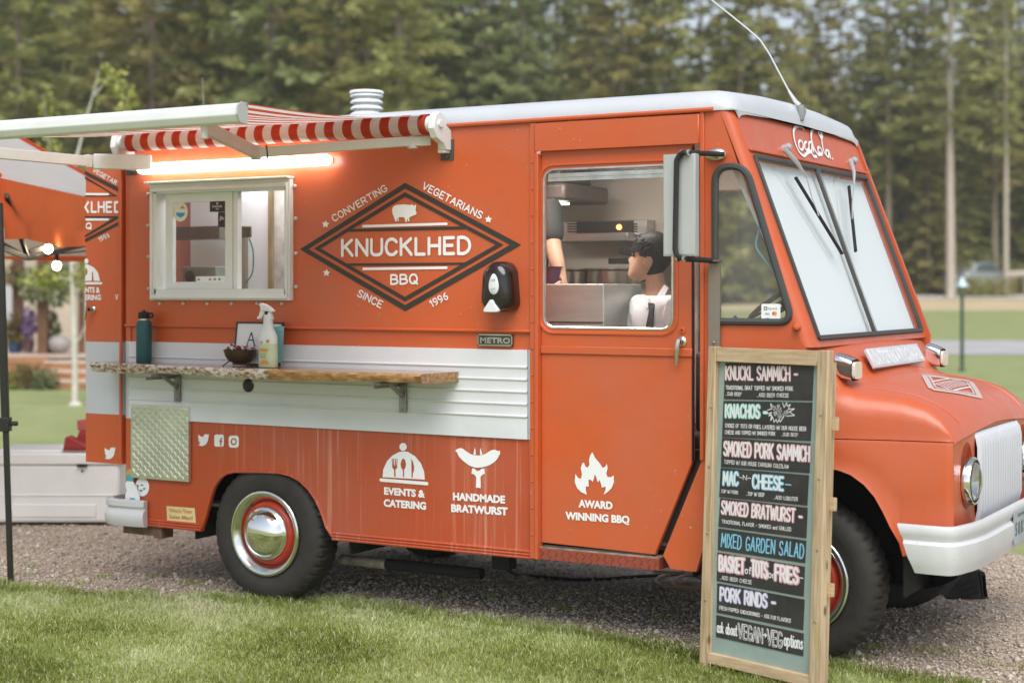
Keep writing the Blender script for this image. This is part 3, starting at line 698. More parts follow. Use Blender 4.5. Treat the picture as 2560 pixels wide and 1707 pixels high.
# ---------------------------------------------------------------- rear corner: bumper, door
rb = [(XR - .10, .02), (XR - .055, -.035), (XR + .02, -.055), (XR + .15, -.050), (XR + .225, -.035)]
bp = [(-.03, .500), (.0, .500), (.012, .494), (.012, .466), (-.004, .454), (-.004, .448), (.014, .436), (.022, .410), (.018, .380), (.004, .352), (-.03, .348)]
rows = []
for i, (x, y) in enumerate(rb):
    a = Vector(rb[max(i - 1, 0)]); b = Vector(rb[min(i + 1, 4)]); t = (b - a).normalized(); n2 = Vector((t.y, -t.x))
    rows.append([(x + n2.x * o, y + n2.y * o, z) for o, z in bp])
mb = MB().grid(rows); mb.poly(rows[-1])
mb.grid([[(XR - .10 + .0, .02, z) for o, z in bp], [(XR - .12, .9, z) for o, z in bp]])
mb.lathe((XR + .10, -.066, .405), (0, -1, 0), [(.012, 0), (.010, .006), (0, .008)], 10)
mb.build('rear_bumper', RUSTW, truck, smooth=45)
MB().box(XR + .0, XR + .26, .03, .12, .295, .345).box(XR + .24, XR + .30, .02, .12, .285, .372).build('bumper_mount', mat('rusty_steel', (.16, .09, .06), .8, var=.4, vscale=25), truck)
# open rear door, swung back in line with the side
rd = MB().box(-1.355, -1.068, .025, .055, 1.395, 2.42).build('rear_door', ORANGE, truck)
MB().box(-1.355, -1.068, .025, .055, .975, 1.394).build('door_band', WHITEP, rd)
MB().box(-1.355, -1.068, .025, .055, .69, .974).build('door_foot', ORANGE, rd)
h = sx('tl', 830, 760, .02); h2 = sx('tl', 800, 850, .02)
MB().lathe((h[0], .025, h[1]), (0, -1, 0), [(.022, 0), (.02, .008), (.012, .014), (.011, .04)], 14).tube([(h[0] - .02, -.018, h[1] + .05), (h[0] - .018, -.02, h[1]), (h2[0] - .004, -.018, h2[1])], [.007, .009, .006], 8).build('door_handle', DULLCHR, rd)
MB().cyl((XR - .008, .02, .72), (XR - .008, .02, 2.40), .010, n=8).build('hinge', ORANGE, rd)
# diamond plate
dp = [sx('c5', 1115, 200), sx('c5', 1583, 215), sx('c5', 1600, 840), sx('c5', 1135, 805)]
x0, x1, z0, z1 = -.957, -.527, .627, 1.044
mb = MB().box(x0, x1, -.022, .0, z0, z1)
nx, nz = 15, 18
for i in range(nx):
    for j in range(nz):
        x = x0 + .02 + i * (x1 - x0 - .035) / (nx - 1); z = z0 + .02 + j * (z1 - z0 - .04) / (nz - 1); s = 1 if (i + j) % 2 else -1
        mb.bar((x - .009, -.0228, z + .008 * s), (x + .009, -.0228, z - .008 * s), .006, .007, (0, 1, 0))
for z in np.linspace(z0 + .03, z1 - .03, 4):
    for x in (x0 + .008, x1 - .008): mb.ball((x, -.023, z), .004, n=6, m=4)
mb.build('diamond_plate', mat('tread_plate', (.66, .67, .62), .27, .85, var=.12, vscale=6), truck)
# hole in the siding
hh = sx('c6', 70, 622); MB().lathe((hh[0], -.014, hh[1]), (0, -1, 0), [(.0, .006), (.030, .005), (.037, .0), (.037, -.01)], 20).build('port_cap', mat('dark_port', (.02, .012, .016), .4), truck)
# name badge low on the panel
bx0, bz0 = sx('c3', 1662, 1480); bx1, bz1 = sx('c3', 1948, 1388)
badge = MB().box(bx0, bx1, -.012, .006, bz0, bz1).build('metro_badge', DKSTEEL, truck, bevel=.003)
mb = MB()
mb.box(bx0, bx1, -.016, -.010, bz1 - .006, bz1).box(bx0, bx1, -.016, -.010, bz0, bz0 + .006).box(bx0, bx0 + .005, -.016, -.010, bz0, bz1).box(bx1 - .005, bx1, -.016, -.010, bz0, bz1)
vs, fs = type_mesh('METRO', .04, 0, 1.05); mb.add([(bx0 + .012 + x * (bx1 - bx0 - .024), -.0135, bz0 + .014 + y * (bz1 - bz0 - .030)) for x, y in vs], fs)
mb.build('badge_letters', DULLCHR, badge)
# ================================================================ painted emblems and lettering on the side
emb = MB(); dia = MB()
def band(mb, pl, crop, outer, inner): mb.sheet([[pl.at(px(crop, *p)) for p in outer], [pl.at(px(crop, *p)) for p in inner]])
SIDE.eps = .0075
band(dia, SIDE, 'c3', [(172, 678), (1050, 125), (2015, 640), (1050, 1193)], [(242, 677), (1050, 172), (1925, 640), (1050, 1142)])
SIDE.eps = .0078
band(dia, SIDE, 'c3', [(290, 672), (1048, 203), (1868, 640), (1048, 1112)], [(345, 672), (1048, 240), (1805, 640), (1048, 1074)])
SIDE.eps = .0081
shape(dia, SIDE, 'c3', [[(532, 534), (550, 512), (1535, 487), (1562, 510)]]); shape(dia, SIDE, 'c3', [[(545, 797), (1580, 788), (1560, 806), (575, 817)]])
dia.build('diamond_emblem', DECALB, truck, smooth=None)
SIDE.eps = .0084
def seg(mb, pl, crop, a, b, w): A = pl.at(px(crop, *a)); B = pl.at(px(crop, *b)); stroke(mb, [A, B], w, pl.n)
handset(emb, SIDE, 'KNUCKLHED', px('c3', 528, 731), px('c3', 1590, 712), px('c3', 528, 604), .215, gap=.24)
handset(emb, SIDE, 'BBQ', px('c3', 934, 968), px('c3', 1150, 962), px('c3', 934, 894), .23, gap=.24)
seg(emb, SIDE, 'c3', (702, 487), (1396, 467), .0135); seg(emb, SIDE, 'c3', (704, 842), (1396, 832), .0135)
handset(emb, SIDE, 'CONVERTING', px('c3', 462, 447), px('c3', 905, 188), px('c3', 437, 402), .19, gap=.24)
handset(emb, SIDE, 'VEGETARIANS', px('c3', 1192, 172), px('c3', 1678, 424), px('c3', 1214, 122), .20, gap=.24)
handset(emb, SIDE, 'SINCE', px('c3', 652, 1066), px('c3', 846, 1166), px('c3', 673, 1016), .20, gap=.24)
handset(emb, SIDE, '1996', px('c3', 1276, 1158), px('c3', 1412, 1088), px('c3', 1252, 1110), .20, gap=.26)
def star(mb, pl, crop, c, r):
    shape(mb, pl, crop, [[(c[0] + (r if i % 2 == 0 else r * .5) * math.sin(math.pi * i / 5 + .08), c[1] - (r if i % 2 == 0 else r * .5) * math.cos(math.pi * i / 5 + .08)) for i in range(10)]])
for c in ((388, 470), (1745, 430), (396, 875)): star(emb, SIDE, 'c3', c, 33)
shape(emb, SIDE, 'c3', [[(950, 325), (975, 310), (1040, 305), (1090, 310), (1100, 312), (1105, 302), (1118, 312), (1130, 318), (1140, 303), (1143, 320), (1138, 340), (1140, 360), (1147, 372), (1143, 388), (1128, 395), (1110, 402), (1092, 410), (1085, 420), (1088, 445), (1078, 447), (1070, 425), (1065, 425), (1068, 450), (1055, 452), (1047, 420), (1040, 412), (1000, 412), (995, 420), (1000, 443), (990, 445), (985, 425), (978, 425), (983, 447), (970, 447), (958, 412), (947, 385), (942, 350)]])
emb.build('emblem_lettering', WHITEV, truck, smooth=None)
# icons on the skirt
LOW = Plane2((0, .006, 0), (0, -1, 0), .003)
ic = MB()
def dot(mb, pl, crop, c, rx, ry=None, n=20): shape(mb, pl, crop, [[(c[0] + rx * math.cos(2 * math.pi * i / n), c[1] + (ry or rx) * math.sin(2 * math.pi * i / n)) for i in range(n)]])
dot(ic, LOW, 'c6', (1193, 1070), 27, 29)
fork = [(1110, 1155), (1116, 1156), (1119, 1205), (1121, 1205), (1121, 1156), (1127, 1156), (1129, 1206), (1133, 1206), (1135, 1157), (1141, 1157), (1141, 1206), (1144, 1206), (1147, 1157), (1152, 1158), (1150, 1222), (1137, 1238), (1138, 1288), (1128, 1287), (1127, 1238), (1114, 1222)]
spoon = [(1192, 1290), (1191, 1238), (1178, 1220), (1175, 1195), (1183, 1165), (1195, 1154), (1207, 1165), (1215, 1195), (1211, 1220), (1200, 1238), (1201, 1291)]
knife = [(1253, 1156), (1266, 1180), (1273, 1215), (1272, 1245), (1264, 1265), (1262, 1296), (1254, 1295)]
shape(ic, LOW, 'c6', [[(1043, 1290), (1048, 1235), (1075, 1175), (1115, 1133), (1165, 1107), (1195, 1103), (1228, 1106), (1280, 1138), (1322, 1188), (1346, 1248), (1352, 1309)], fork, spoon, knife])
seg(ic, LOW, 'c6', (1032, 1311), (1368, 1338), .0175)
for b, a0, a1, a2 in (('EVENTS &', (1054, 1414), (1354, 1438), (1054, 1363)), ('CATERING', (1051, 1502), (1361, 1526), (1051, 1450)), ('HANDMADE', (1557, 1455), (1937, 1480), (1557, 1402)), ('BRATWURST', (1544, 1541), (1956, 1567), (1544, 1487))):
    typeset(ic, LOW, b, px('c6', *a0), px('c6', *a1), px('c6', *a2), .050)
shape(ic, LOW, 'c6', [[(1590, 1088), (1605, 1080), (1628, 1083), (1655, 1103), (1692, 1125), (1740, 1133), (1790, 1124), (1822, 1102), (1850, 1091), (1875, 1095), (1892, 1112), (1890, 1140), (1868, 1172), (1830, 1200), (1790, 1214), (1740, 1222), (1690, 1212), (1640, 1180), (1602, 1142), (1588, 1112)]], sm=2)
for t in ([(1595, 1083), (1577, 1092), (1578, 1108), (1590, 1110)], [(1885, 1100), (1900, 1098), (1900, 1128), (1888, 1130)], [(1715, 1075), (1722, 1095), (1723, 1128), (1707, 1127)], [(1759, 1076), (1771, 1127), (1755, 1129), (1754, 1095)]): shape(ic, LOW, 'c6', [t], k=1.1)
shape(ic, LOW, 'c6', [[(1697, 1226), (1716, 1228), (1722, 1240), (1740, 1246), (1757, 1240), (1764, 1229), (1785, 1230), (1790, 1265), (1770, 1275), (1758, 1290), (1760, 1370), (1725, 1368), (1727, 1290), (1710, 1270), (1692, 1265)]])
def bird(mb, pl, crop, dx, dy):
    shape(mb, pl, crop, [[(x + dx, y + dy) for x, y in ((1657, 452), (1677, 468), (1700, 473), (1701, 460), (1712, 450), (1730, 452), (1748, 452), (1740, 466), (1747, 470), (1740, 478), (1738, 500), (1725, 528), (1703, 546), (1678, 548), (1653, 540), (1673, 533), (1662, 522), (1672, 518), (1658, 505), (1657, 496), (1665, 497), (1656, 482))]])
bird(ic, LOW, 'c5', 0, 0)
LR = lambda x0, x1, y0, y1, r: [(x, y) for x, y in rrect(x0, x1, y0, y1, r, 4)]
shape(ic, LOW, 'c5', [LR(1790, 1870, 453, 553, 16), [(1838, 546), (1838, 515), (1832, 515), (1832, 502), (1838, 502), (1839, 488), (1850, 479), (1858, 480), (1858, 490), (1850, 493), (1850, 502), (1858, 502), (1857, 515), (1850, 515), (1850, 546)]])
shape(ic, LOW, 'c5', [LR(1910, 1995, 462, 562, 24), [(1952 + 26 * math.cos(.3 * i), 512 + 30 * math.sin(.3 * i)) for i in range(21)]])
shape(ic, LOW, 'c5', [[(1952 + 15 * math.cos(.35 * i), 512 + 18 * math.sin(.35 * i)) for i in range(18)]])
ic.build('skirt_lettering', WHITEV, truck, smooth=None)
DP = Plane2((0, .004, 0), (0, -1, 0), .003); ic = MB()
shape(ic, DP, 'd3', [[(437, 795), (455, 830), (485, 865), (500, 890), (517, 882), (525, 865), (530, 890), (522, 925), (530, 945), (550, 945), (567, 935), (568, 975), (555, 1010), (530, 1035), (505, 1052), (518, 1020), (518, 1003), (505, 1005), (495, 1010), (490, 985), (480, 962), (470, 978), (463, 950), (452, 928), (448, 950), (440, 975), (430, 962), (415, 960), (415, 985), (417, 1003), (400, 1000), (398, 1020), (405, 1052), (370, 1035), (345, 1010), (332, 975), (335, 925), (352, 950), (370, 955), (375, 930), (368, 890), (378, 860), (388, 858), (395, 880), (410, 888), (420, 870), (418, 840), (425, 815)]])
typeset(ic, DP, 'AWARD', px('d3', 354, 1124), px('d3', 560, 1138), px('d3', 354, 1080), .050)
typeset(ic, DP, 'WINNING BBQ', px('d3', 275, 1197), px('d3', 662, 1224), px('d3', 275, 1153), .050)
ic.build('door_emblem', WHITEV, door, smooth=None)
# the open rear door carries half of the same emblem
RP = Plane2((0, .025, 0), (0, -1, 0), .003); a = MB(); b = MB()
shape(a, RP, 'c1', [[(711, 925), (711, 957), (986, 1098), (986, 1062)]]); shape(a, RP, 'c1', [[(711, 972), (711, 992), (960, 1125), (986, 1138), (711, 1140), (711, 1130), (945, 1129)]])
shape(a, RP, 'c1', [[(711, 1303), (986, 1303), (986, 1322), (711, 1478), (711, 1462), (950, 1318), (711, 1316)]]); shape(a, RP, 'c1', [[(986, 1352), (986, 1378), (711, 1520), (711, 1492)]])
a.build('diamond_emblem', DECALB, rd, smooth=None)
seg(b, RP, 'c1', (722, 1119), (905, 1121), .0125); seg(b, RP, 'c1', (722, 1331), (905, 1331), .0125)
handset(b, RP, 'LHE', px('c1', 768, 1268), px('c1', 932, 1268), px('c1', 768, 1188), .23, gap=.26)
for s in ([(738, 1188), (714, 1228), (738, 1268)], [(983, 1188), (962, 1188), (962, 1268), (983, 1268)]): stroke(b, [RP.at(px('c1', *q)) for q in s], .014, RP.n)
handset(b, RP, 'Q', px('c1', 724, 1408), px('c1', 764, 1408), px('c1', 724, 1362), .26)
handset(b, RP, '1996', px('c1', 838, 1516), px('c1', 918, 1474), px('c1', 822, 1486), .2, gap=.26)
handset(b, RP, 'VEGETAR', px('c1', 775, 932), px('c1', 968, 1042), px('c1', 790, 903), .2, gap=.24)
dot(b, RP, 'c4', (724, 176), 17, 22)
shape(b, RP, 'c4', [[(713, 202), (735, 203), (790, 232), (822, 275), (838, 343), (785, 341), (777, 265), (770, 262), (768, 341), (713, 341), (713, 300), (730, 285), (734, 262), (728, 240), (713, 232)]]); seg(b, RP, 'c4', (722, 361), (850, 361), .014)
typeset(b, RP, 'NTS &', px('c4', 714, 438), px('c4', 836, 438), px('c4', 714, 392), .04); typeset(b, RP, 'ERING', px('c4', 713, 499), px('c4', 845, 499), px('c4', 713, 455), .04)
handset(b, RP, 'V', px('c4', 968, 497), px('c4', 986, 497), px('c4', 968, 457), .2)
bird(b, RP, 'c5', -780, 110)
b.build('door_lettering', WHITEV, rd, smooth=None)
# painted soft-drink script on the front brow
BR = Plane2(FP(.9, 2.43, 0), NF, .004); b = MB()
for s in ([(1192, 415), (1180, 398), (1155, 388), (1125, 395), (1108, 430), (1115, 500), (1138, 570), (1165, 615), (1195, 635), (1225, 610), (1255, 605), (1275, 640), (1300, 640)],
          [(1165, 505), (1150, 525), (1155, 565), (1172, 585), (1188, 570), (1183, 525), (1165, 505)], [(1215, 520), (1200, 530), (1202, 570), (1220, 590), (1235, 575)], [(1255, 520), (1236, 530), (1238, 575), (1258, 598), (1262, 525), (1275, 600)],
          [(1330, 445), (1310, 420), (1280, 412), (1258, 430), (1255, 490), (1272, 560), (1300, 610), (1318, 628), (1330, 610)], [(1345, 440), (1335, 470), (1340, 500), (1320, 460), (1310, 430)],
          [(1325, 560), (1310, 575), (1318, 610), (1338, 628), (1348, 600), (1325, 560)], [(1350, 470), (1342, 500), (1358, 590), (1378, 630)], [(1395, 590), (1378, 595), (1382, 630), (1400, 645), (1402, 595), (1415, 655)], [(1432, 660), (1434, 662)]):
    q = smoothloop(s, 4, False) if len(s) > 2 else s; stroke(b, [BR.at(px('d1', *p)) for p in q], .017 if s[0] in ((1192, 415), (1330, 445)) else .014, BR.n)
b.build('brow_script', WHITEV, truck, smooth=None)
# bonnet emblem: pale diamond with worn letters
HP = MB(); hb = MB()
def hoodpt(u, v, k=.004):
    x = 3.47 + v; y = .92 + u; return (x, y, hoodz(x, y) + k)
def hoodstrip(mb, a, b2, w, k, n=7):
    a = Vector(a); b2 = Vector(b2); d = (b2 - a); nrm = Vector((-d.y, d.x)).normalized() * (w / 2)
    mb.grid([[hoodpt(*(a + d * (i / n) + nrm), k), hoodpt(*(a + d * (i / n) - nrm), k)] for i in range(n + 1)])
cs = [(-.36, 0), (0, -.135), (.36, 0), (0, .135)]
for i in range(4): hoodstrip(hb, cs[i], cs[(i + 1) % 4], .030, .004)
for i in range(4): hoodstrip(hb, tuple(q * .8 for q in cs[i]), tuple(q * .8 for q in cs[(i + 1) % 4]), .012, .0045)
hb.build('hood_emblem', mat('faded_grey_vinyl', (.52, .40, .36), .5), hood, smooth=None)
for u in np.linspace(-.19, .19, 9): hoodstrip(HP, (u, -.035), (u + .012, .035), .018, .0048, 3)
hoodstrip(HP, (-.16, -.052), (.16, -.052), .010, .0048); hoodstrip(HP, (-.16, .052), (.16, .052), .010, .0048)
HP.build('hood_letters', mat('faded_white_vinyl', (.70, .62, .60), .5), hood, smooth=None)

# ---------------------------------------------------------------- stickers by the rear bumper
STK = Plane2((0, .006, 0), (0, -1, 0), .004)
mb = MB(); dot(mb, STK, 'st', (648, 498), 130, 172, 28); s = mb.build('round_sticker', mat('sticker_white', (.78, .79, .80), .4), truck, smooth=None)
mb = MB(); STK.eps = .0052
for q in ([(540, 455), (585, 465), (592, 490), (565, 495)], [(612, 450), (640, 448), (680, 470), (640, 478)], [(665, 515), (690, 512), (700, 530), (680, 538)], [(615, 555), (645, 570), (635, 595), (620, 585)]): shape(mb, STK, 'st', [q])
stroke(mb, [STK.at(px('st', *q)) for q in ((560, 500), (570, 540), (610, 560), (680, 545), (715, 520))], .003, STK.n)
mb.build('cow_spots', BLACK, s, smooth=None)
STK.eps = .004
CP = Plane2((0, -.006, 0), (0, -1, 0), .002)
mb = MB(); shape(mb, CP, 'st', [[(350, 390), (470, 380), (510, 460), (560, 560), (600, 700), (600, 800), (330, 790), (325, 660), (350, 560), (325, 440)]]); w = mb.build('bottle_sticker', mat('sticker_white', (.78, .79, .80)), truck, smooth=None)
CP.eps = .0032; mb = MB(); shape(mb, CP, 'st', [[(400, 735), (420, 700), (445, 690), (465, 705), (490, 695), (520, 738)]]); mb.build('sticker_hill', mat('teal_ink', (.12, .42, .42)), w, smooth=None)
for lo, m, nm in (([(348, 215), (375, 170), (430, 160), (475, 175), (495, 215), (495, 262), (345, 262)], mat('ochre_ink', (.55, .33, .07)), 'ochre_sticker'), ([(345, 264), (495, 264), (495, 350), (460, 395), (400, 392), (355, 350)], mat('turquoise_ink', (.06, .38, .45)), 'turquoise_sticker')):
    mb = MB(); shape(mb, CP, 'st', [lo]); mb.build(nm, m, truck, smooth=None)
mb = MB(); shape(mb, LOW, 'st', [[(1098, 852), (1625, 892), (1648, 1178), (1112, 1140)]]); s = mb.build('yellow_bumper_sticker', mat('yellow_sticker', (.72, .58, .30), .5, var=.1), truck, smooth=None)
LOW.eps = .0045; mb = MB()
typeset(mb, LOW, "Who's Your", px('st', 1150, 965), px('st', 1590, 990), px('st', 1140, 895), .03); typeset(mb, LOW, 'Sales Man?', px('st', 1155, 1080), px('st', 1600, 1110), px('st', 1148, 1010), .03)
mb.build('sticker_print', mat('orange_ink', (.55, .22, .05), .5), s, smooth=None); LOW.eps = .003

# ================================================================ serving window
def sw(x, y, Y=-.02): return sx('w', x, y, Y)
ox0, oz0 = sw(38, 1475); ox1, oz1 = sw(1655, 75)
ix0, iz0 = -.770, 1.672; ix1, iz1 = .168, 2.250
mb = MB().plate([XZ([(ox0, oz0), (ox1, oz0), (ox1, oz1), (ox0, oz1)], -.036), XZ([(ix0, iz0), (ix1, iz0), (ix1, iz1), (ix0, iz1)], -.036)], (0, .034, 0))
mb.box(ox0 + .018, ox1 - .018, -.050, -.036, oz1 - .045, oz1 - .022).box(ox0 + .018, ox1 - .018, -.050, -.036, oz0 + .008, oz0 + .022).box(ox0 + .012, ox0 + .024, -.046, -.036, oz0 + .01, oz1 - .02).box(ox1 - .024, ox1 - .012, -.046, -.036, oz0 + .01, oz1 - .02)
mb.box(ox0 - .02, ox1 + .006, -.062, -.002, oz1, oz1 + .012)
swf = mb.build('serving_window', ALU, truck, bevel=.003)
mb = MB().box(ix0, ix0 + .012, -.034, .09, iz0, iz1).box(ix1 - .012, ix1, -.034, .09, iz0, iz1).box(ix0, ix1, -.034, .09, iz1 - .012, iz1 - .0005).box(ix0, ix1, -.034, .09, iz0, iz0 + .03)
mb.box(ix0 + .05, ix0 + .07, -.036, -.03, iz0 + .012, iz0 + .018).box(ix1 - .1, ix1 - .08, -.036, -.03, iz0 + .012, iz0 + .018)
mb.build('jamb_liner', ALU, swf)
sa0, sb0 = sw(200, 1335, 0); sa1, sb1 = sw(962, 262, 0)
sa0 -= .005
g0, h0 = sw(288, 1268, .01); g1, h1 = sw(893, 335, .01)
mb = MB().plate([XZ([(sa0, iz0 + .03), (sa1, iz0 + .03), (sa1, iz1 - .012), (sa0, iz1 - .012)], .006), XZ([(g0, h0), (g1, h0), (g1, h1), (g0, h1)], .006)], (0, .03, 0))
mb.box(sa1 + .002, sa1 + .032, .012, .05, iz0 + .03, iz1 - .012)
sash = mb.build('sliding_sash', ALU, swf, bevel=.002)
MB().poly(XZ([(g0, h0), (g1, h0), (g1, h1), (g0, h1)], .020)).build('sash_pane', GLASS, swf)
def rb_(mb, x, y): c = sw(x, y, -.004); mb.lathe((c[0], -.004, c[1]), (0, -1, 0), [(.011, 0), (.0105, .008), (.007, .013), (0, .015)], 10)
mb = MB()
for p in ((1697, 165), (1709, 540), (1712, 940), (1712, 1325), (145, 1520), (415, 1520), (693, 1520), (972, 1520), (1265, 1518), (1552, 1520), (8, 255), (10, 620), (12, 980), (14, 1345)): rb_(mb, *p)
mb.build('bolt_caps', mat('cap_grey', (.55, .55, .52), .4, .3), swf)
PP = Plane2((0, .018, 0), (0, -1, 0), .002)
mb = MB(); dot(mb, PP, 'w', (375, 458), 85, 115, 28); s = mb.build('oval_decal', mat('decal_cream', (.74, .73, .68)), swf, smooth=None)
PP.eps = .003; mb = MB(); shape(mb, PP, 'w', [[(322, 470), (432, 470), (420, 505), (380, 530), (340, 510)]]); mb.build('decal_water', mat('decal_blue', (.05, .30, .50)), s, smooth=None)
mb = MB(); shape(mb, PP, 'w', [[(365, 425), (405, 385), (435, 425)]]); mb.build('decal_roof', mat('decal_orange', (.60, .26, .04)), s, smooth=None)
PP.eps = .002
mb = MB(); shape(mb, PP, 'w', [[(715, 345), (893, 320), (893, 462), (715, 462)]]); shape(mb, PP, 'w', [[(810, 464), (893, 464), (893, 640), (810, 635)]]); s = mb.build('dark_decal', mat('decal_dark', (.025, .012, .012), .4), swf, smooth=None)
PP.eps = .003; mb = MB(); typeset(mb, PP, 'KNUCKLHED', px('w', 745, 412), px('w', 858, 408), px('w', 745, 388), .03); typeset(mb, PP, 'BBQ', px('w', 788, 435), px('w', 818, 434), px('w', 788, 420), .03); dot(mb, PP, 'w', (803, 365), 11, 13); typeset(mb, PP, 'Jb', px('w', 825, 550), px('w', 880, 550), px('w', 825, 510), .02)
mb.build('decal_print', mat('decal_pink', (.62, .48, .45)), s, smooth=None)
CP2 = Plane2((0, .006, 0), (0, -1, 0), .003); mb = MB(); shape(mb, CP2, 'w', [[(558, 1205), (900, 1200), (900, 1272), (558, 1275)]]); s = mb.build('payment_sticker', WHITEV, swf, smooth=None)
CP2.eps = .004
for c, m in (((775, 1237), mat('card_red', (.6, .06, .04))), ((828, 1237), mat('card_blue', (.08, .22, .55))), ((720, 1240), mat('card_grey', (.25, .25, .27))), ((590, 1240), mat('card_grey', (.25, .25, .27)))):
    mb = MB(); dot(mb, CP2, 'w', c, 16, 13, 12); mb.build('card_mark', m, s, smooth=None)

# ---------------------------------------------------------------- strip lamp under the awning
t0 = S(*px('f', 318, 385), -.05); t1 = S(*px('f', 760, 371), -.05)
lz = (t0.z + t1.z) / 2
lampm = mat('lit_tube', (.9, .9, .9), emis=(1, .97, .93), estr=5)
lf = MB().box(t0.x + .02, t1.x - .02, -.02, -.005, lz - .015, lz + .015).build('strip_lamp', ALU, truck)
MB().tube([(t0.x, -.05, lz), (t0.x + .012, -.05, lz), (t0.x + .03, -.05, lz), (t1.x - .03, -.05, lz), (t1.x - .012, -.05, lz), (t1.x, -.05, lz)], [.012, .024, .030, .030, .024, .012], 16).build('lamp_tube', lampm, lf)

# ================================================================ awning
STR = bpy.data.materials.new('awning_stripes'); STR.use_nodes = True
nt = STR.node_tree; n = nt.nodes; l = nt.links; p = n['Principled BSDF']; p.inputs['Roughness'].default_value = .7
tc = n.new('ShaderNodeTexCoord'); sp = n.new('ShaderNodeSeparateXYZ'); l.new(tc.outputs['Object'], sp.inputs[0])
def M(op, a, b=None):
    q = n.new('ShaderNodeMath'); q.operation = op
    for i, v in enumerate((a, b)):
        if v is None: continue
        if isinstance(v, (int, float)): q.inputs[i].default_value = v
        else: l.new(v, q.inputs[i])
    return q.outputs[0]
fr_ = M('FRACT', M('MULTIPLY', M('ADD', sp.outputs[0], 20.03), 1 / .1155))
mk = M('GREATER_THAN', fr_, .5)
mx = n.new('ShaderNodeMix'); mx.data_type = 'RGBA'; l.new(mk, mx.inputs[0]); mx.inputs[6].default_value = (.74, .72, .68, 1); mx.inputs[7].default_value = (.52, .062, .020, 1)
l.new(mx.outputs[2], p.inputs['Base Color'])
tr = n.new('ShaderNodeBsdfTranslucent'); l.new(mx.outputs[2], tr.inputs[0]); ms = n.new('ShaderNodeMixShader'); ms.inputs[0].default_value = .5
l.new(p.outputs[0], ms.inputs[1]); l.new(tr.outputs[0], ms.inputs[2]); l.new(ms.outputs[0], n['Material Output'].inputs[0])
AX0, AX1 = -.93, 1.13
rz = 2.525
rows = []
for i in range(13):
    t = i / 12; y = -.135 - t * 1.375; z = rz + .045 - t * .085 - .025 * math.sin(math.pi * t)
    rows.append([(x, y, z + .004 * math.sin(x * 9 + t * 4)) for x in np.linspace(AX0 + .02, AX1 - .01, 24)])
awn = MB().grid(rows).build('awning', STR, truck)
MB().cyl((AX0 + .03, -.115, rz), (AX1 + .0, -.115, rz), .052, n=24).build('roller', STR, awn)
MB().cyl((AX0 - .06, -.115, rz), (AX0 + .028, -.115, rz), .036, n=18).cyl((AX1 + .002, -.115, rz), (AX1 + .055, -.115, rz), .042, n=18).build('roller_end', ALU, awn)
bx = 1.10
barp = [(-1.505, 2.405), (-1.545, 2.412), (-1.565, 2.44), (-1.560, 2.475), (-1.535, 2.492), (-1.500, 2.490)]
mb = MB(); mb.plate([[(AX0 - .3, y, z) for y, z in barp]], (bx - AX0 + .3, 0, 0)); mb.build('front_bar', ALU, awn, bevel=.004)
mb = MB().plate([[(bx, y * 1.0, z) for y, z in [(-1.50, 2.402), (-1.548, 2.408), (-1.570, 2.44), (-1.564, 2.48), (-1.535, 2.497), (-1.497, 2.494)]]], (.008, 0, 0))
mb.build('bar_end_cap', mat('cap_plastic', (.45, .46, .45), .5), awn)
# brackets and folding arms
for x in (AX1 + .045, AX0 - .03):
    mb = MB().plate([[(x - .02, y, z) for y, z in ((-.005, 2.40), (-.055, 2.40), (-.075, 2.43), (-.14, 2.455), (-.165, 2.50), (-.155, 2.56), (-.12, 2.585), (-.07, 2.57), (-.05, 2.52), (-.005, 2.50))]], (.04, 0, 0))
    mb.cyl((x - .03, -.115, rz), (x + .03, -.115, rz), .02, n=12).box(x - .035, x + .012, -.05, -.005, 2.385, 2.44)
    k = mb.build('wall_bracket', ALU, awn, bevel=.003)
    MB().box(x - .042, x + .034, -.012, .0, 2.352, 2.455).cyl((x - .004, -.02, 2.372), (x - .004, -.01, 2.372), .016, n=12).build('bracket_plate', DKSTEEL, awn)
ARM = mat('arm_aluminium', (.62, .59, .54), .35, .1, var=.05)
ra = Vector((1.085, -.09, 2.432)); re = Vector((.40, -.64, 2.392)); rt_ = Vector((.865, -1.49, 2.40))
ra = S(1032, 353, -.09); re = S(*px('f', 588, 351), -.64); rt_ = S(*px('f', 470, 293), -1.49)
def armset(a, e, t, nm='folding_arm'):
    mb = MB().bar(a, e, .034, .050); mb.bar(e, t, .032, .060)
    mb.cyl(e - Vector((0, 0, .036)), e + Vector((0, 0, .036)), .026, n=14).cyl(t - Vector((0, 0, .050)), t + Vector((0, 0, .035)), .017, n=12).cyl(a - Vector((0, 0, .04)), a + Vector((0, 0, .04)), .028, n=14)
    d = (a - e).normalized(); mb.bar(a - d * .06, a + Vector((.09, .03, 0)), .02, .05)
    o = mb.build(nm, ARM, awn, bevel=.004)
    mb = MB(); mb.bar(e + d * .05, e + d * .056, .037, .066); mb.build('elbow_gap', BLACK, o)
    return o
armset(ra, re, rt_)
la = S(*px('f', 300, 375), -.09); le = S(*px('f', 203, 371), -.30); lt_ = S(*px('f', -330, 322), -1.49)
armset(la, le, lt_); MB().bar(la + Vector((.14, .02, .0)), le.lerp(la, .12), .05, .085).build('arm_housing', ALU, awn, bevel=.006)

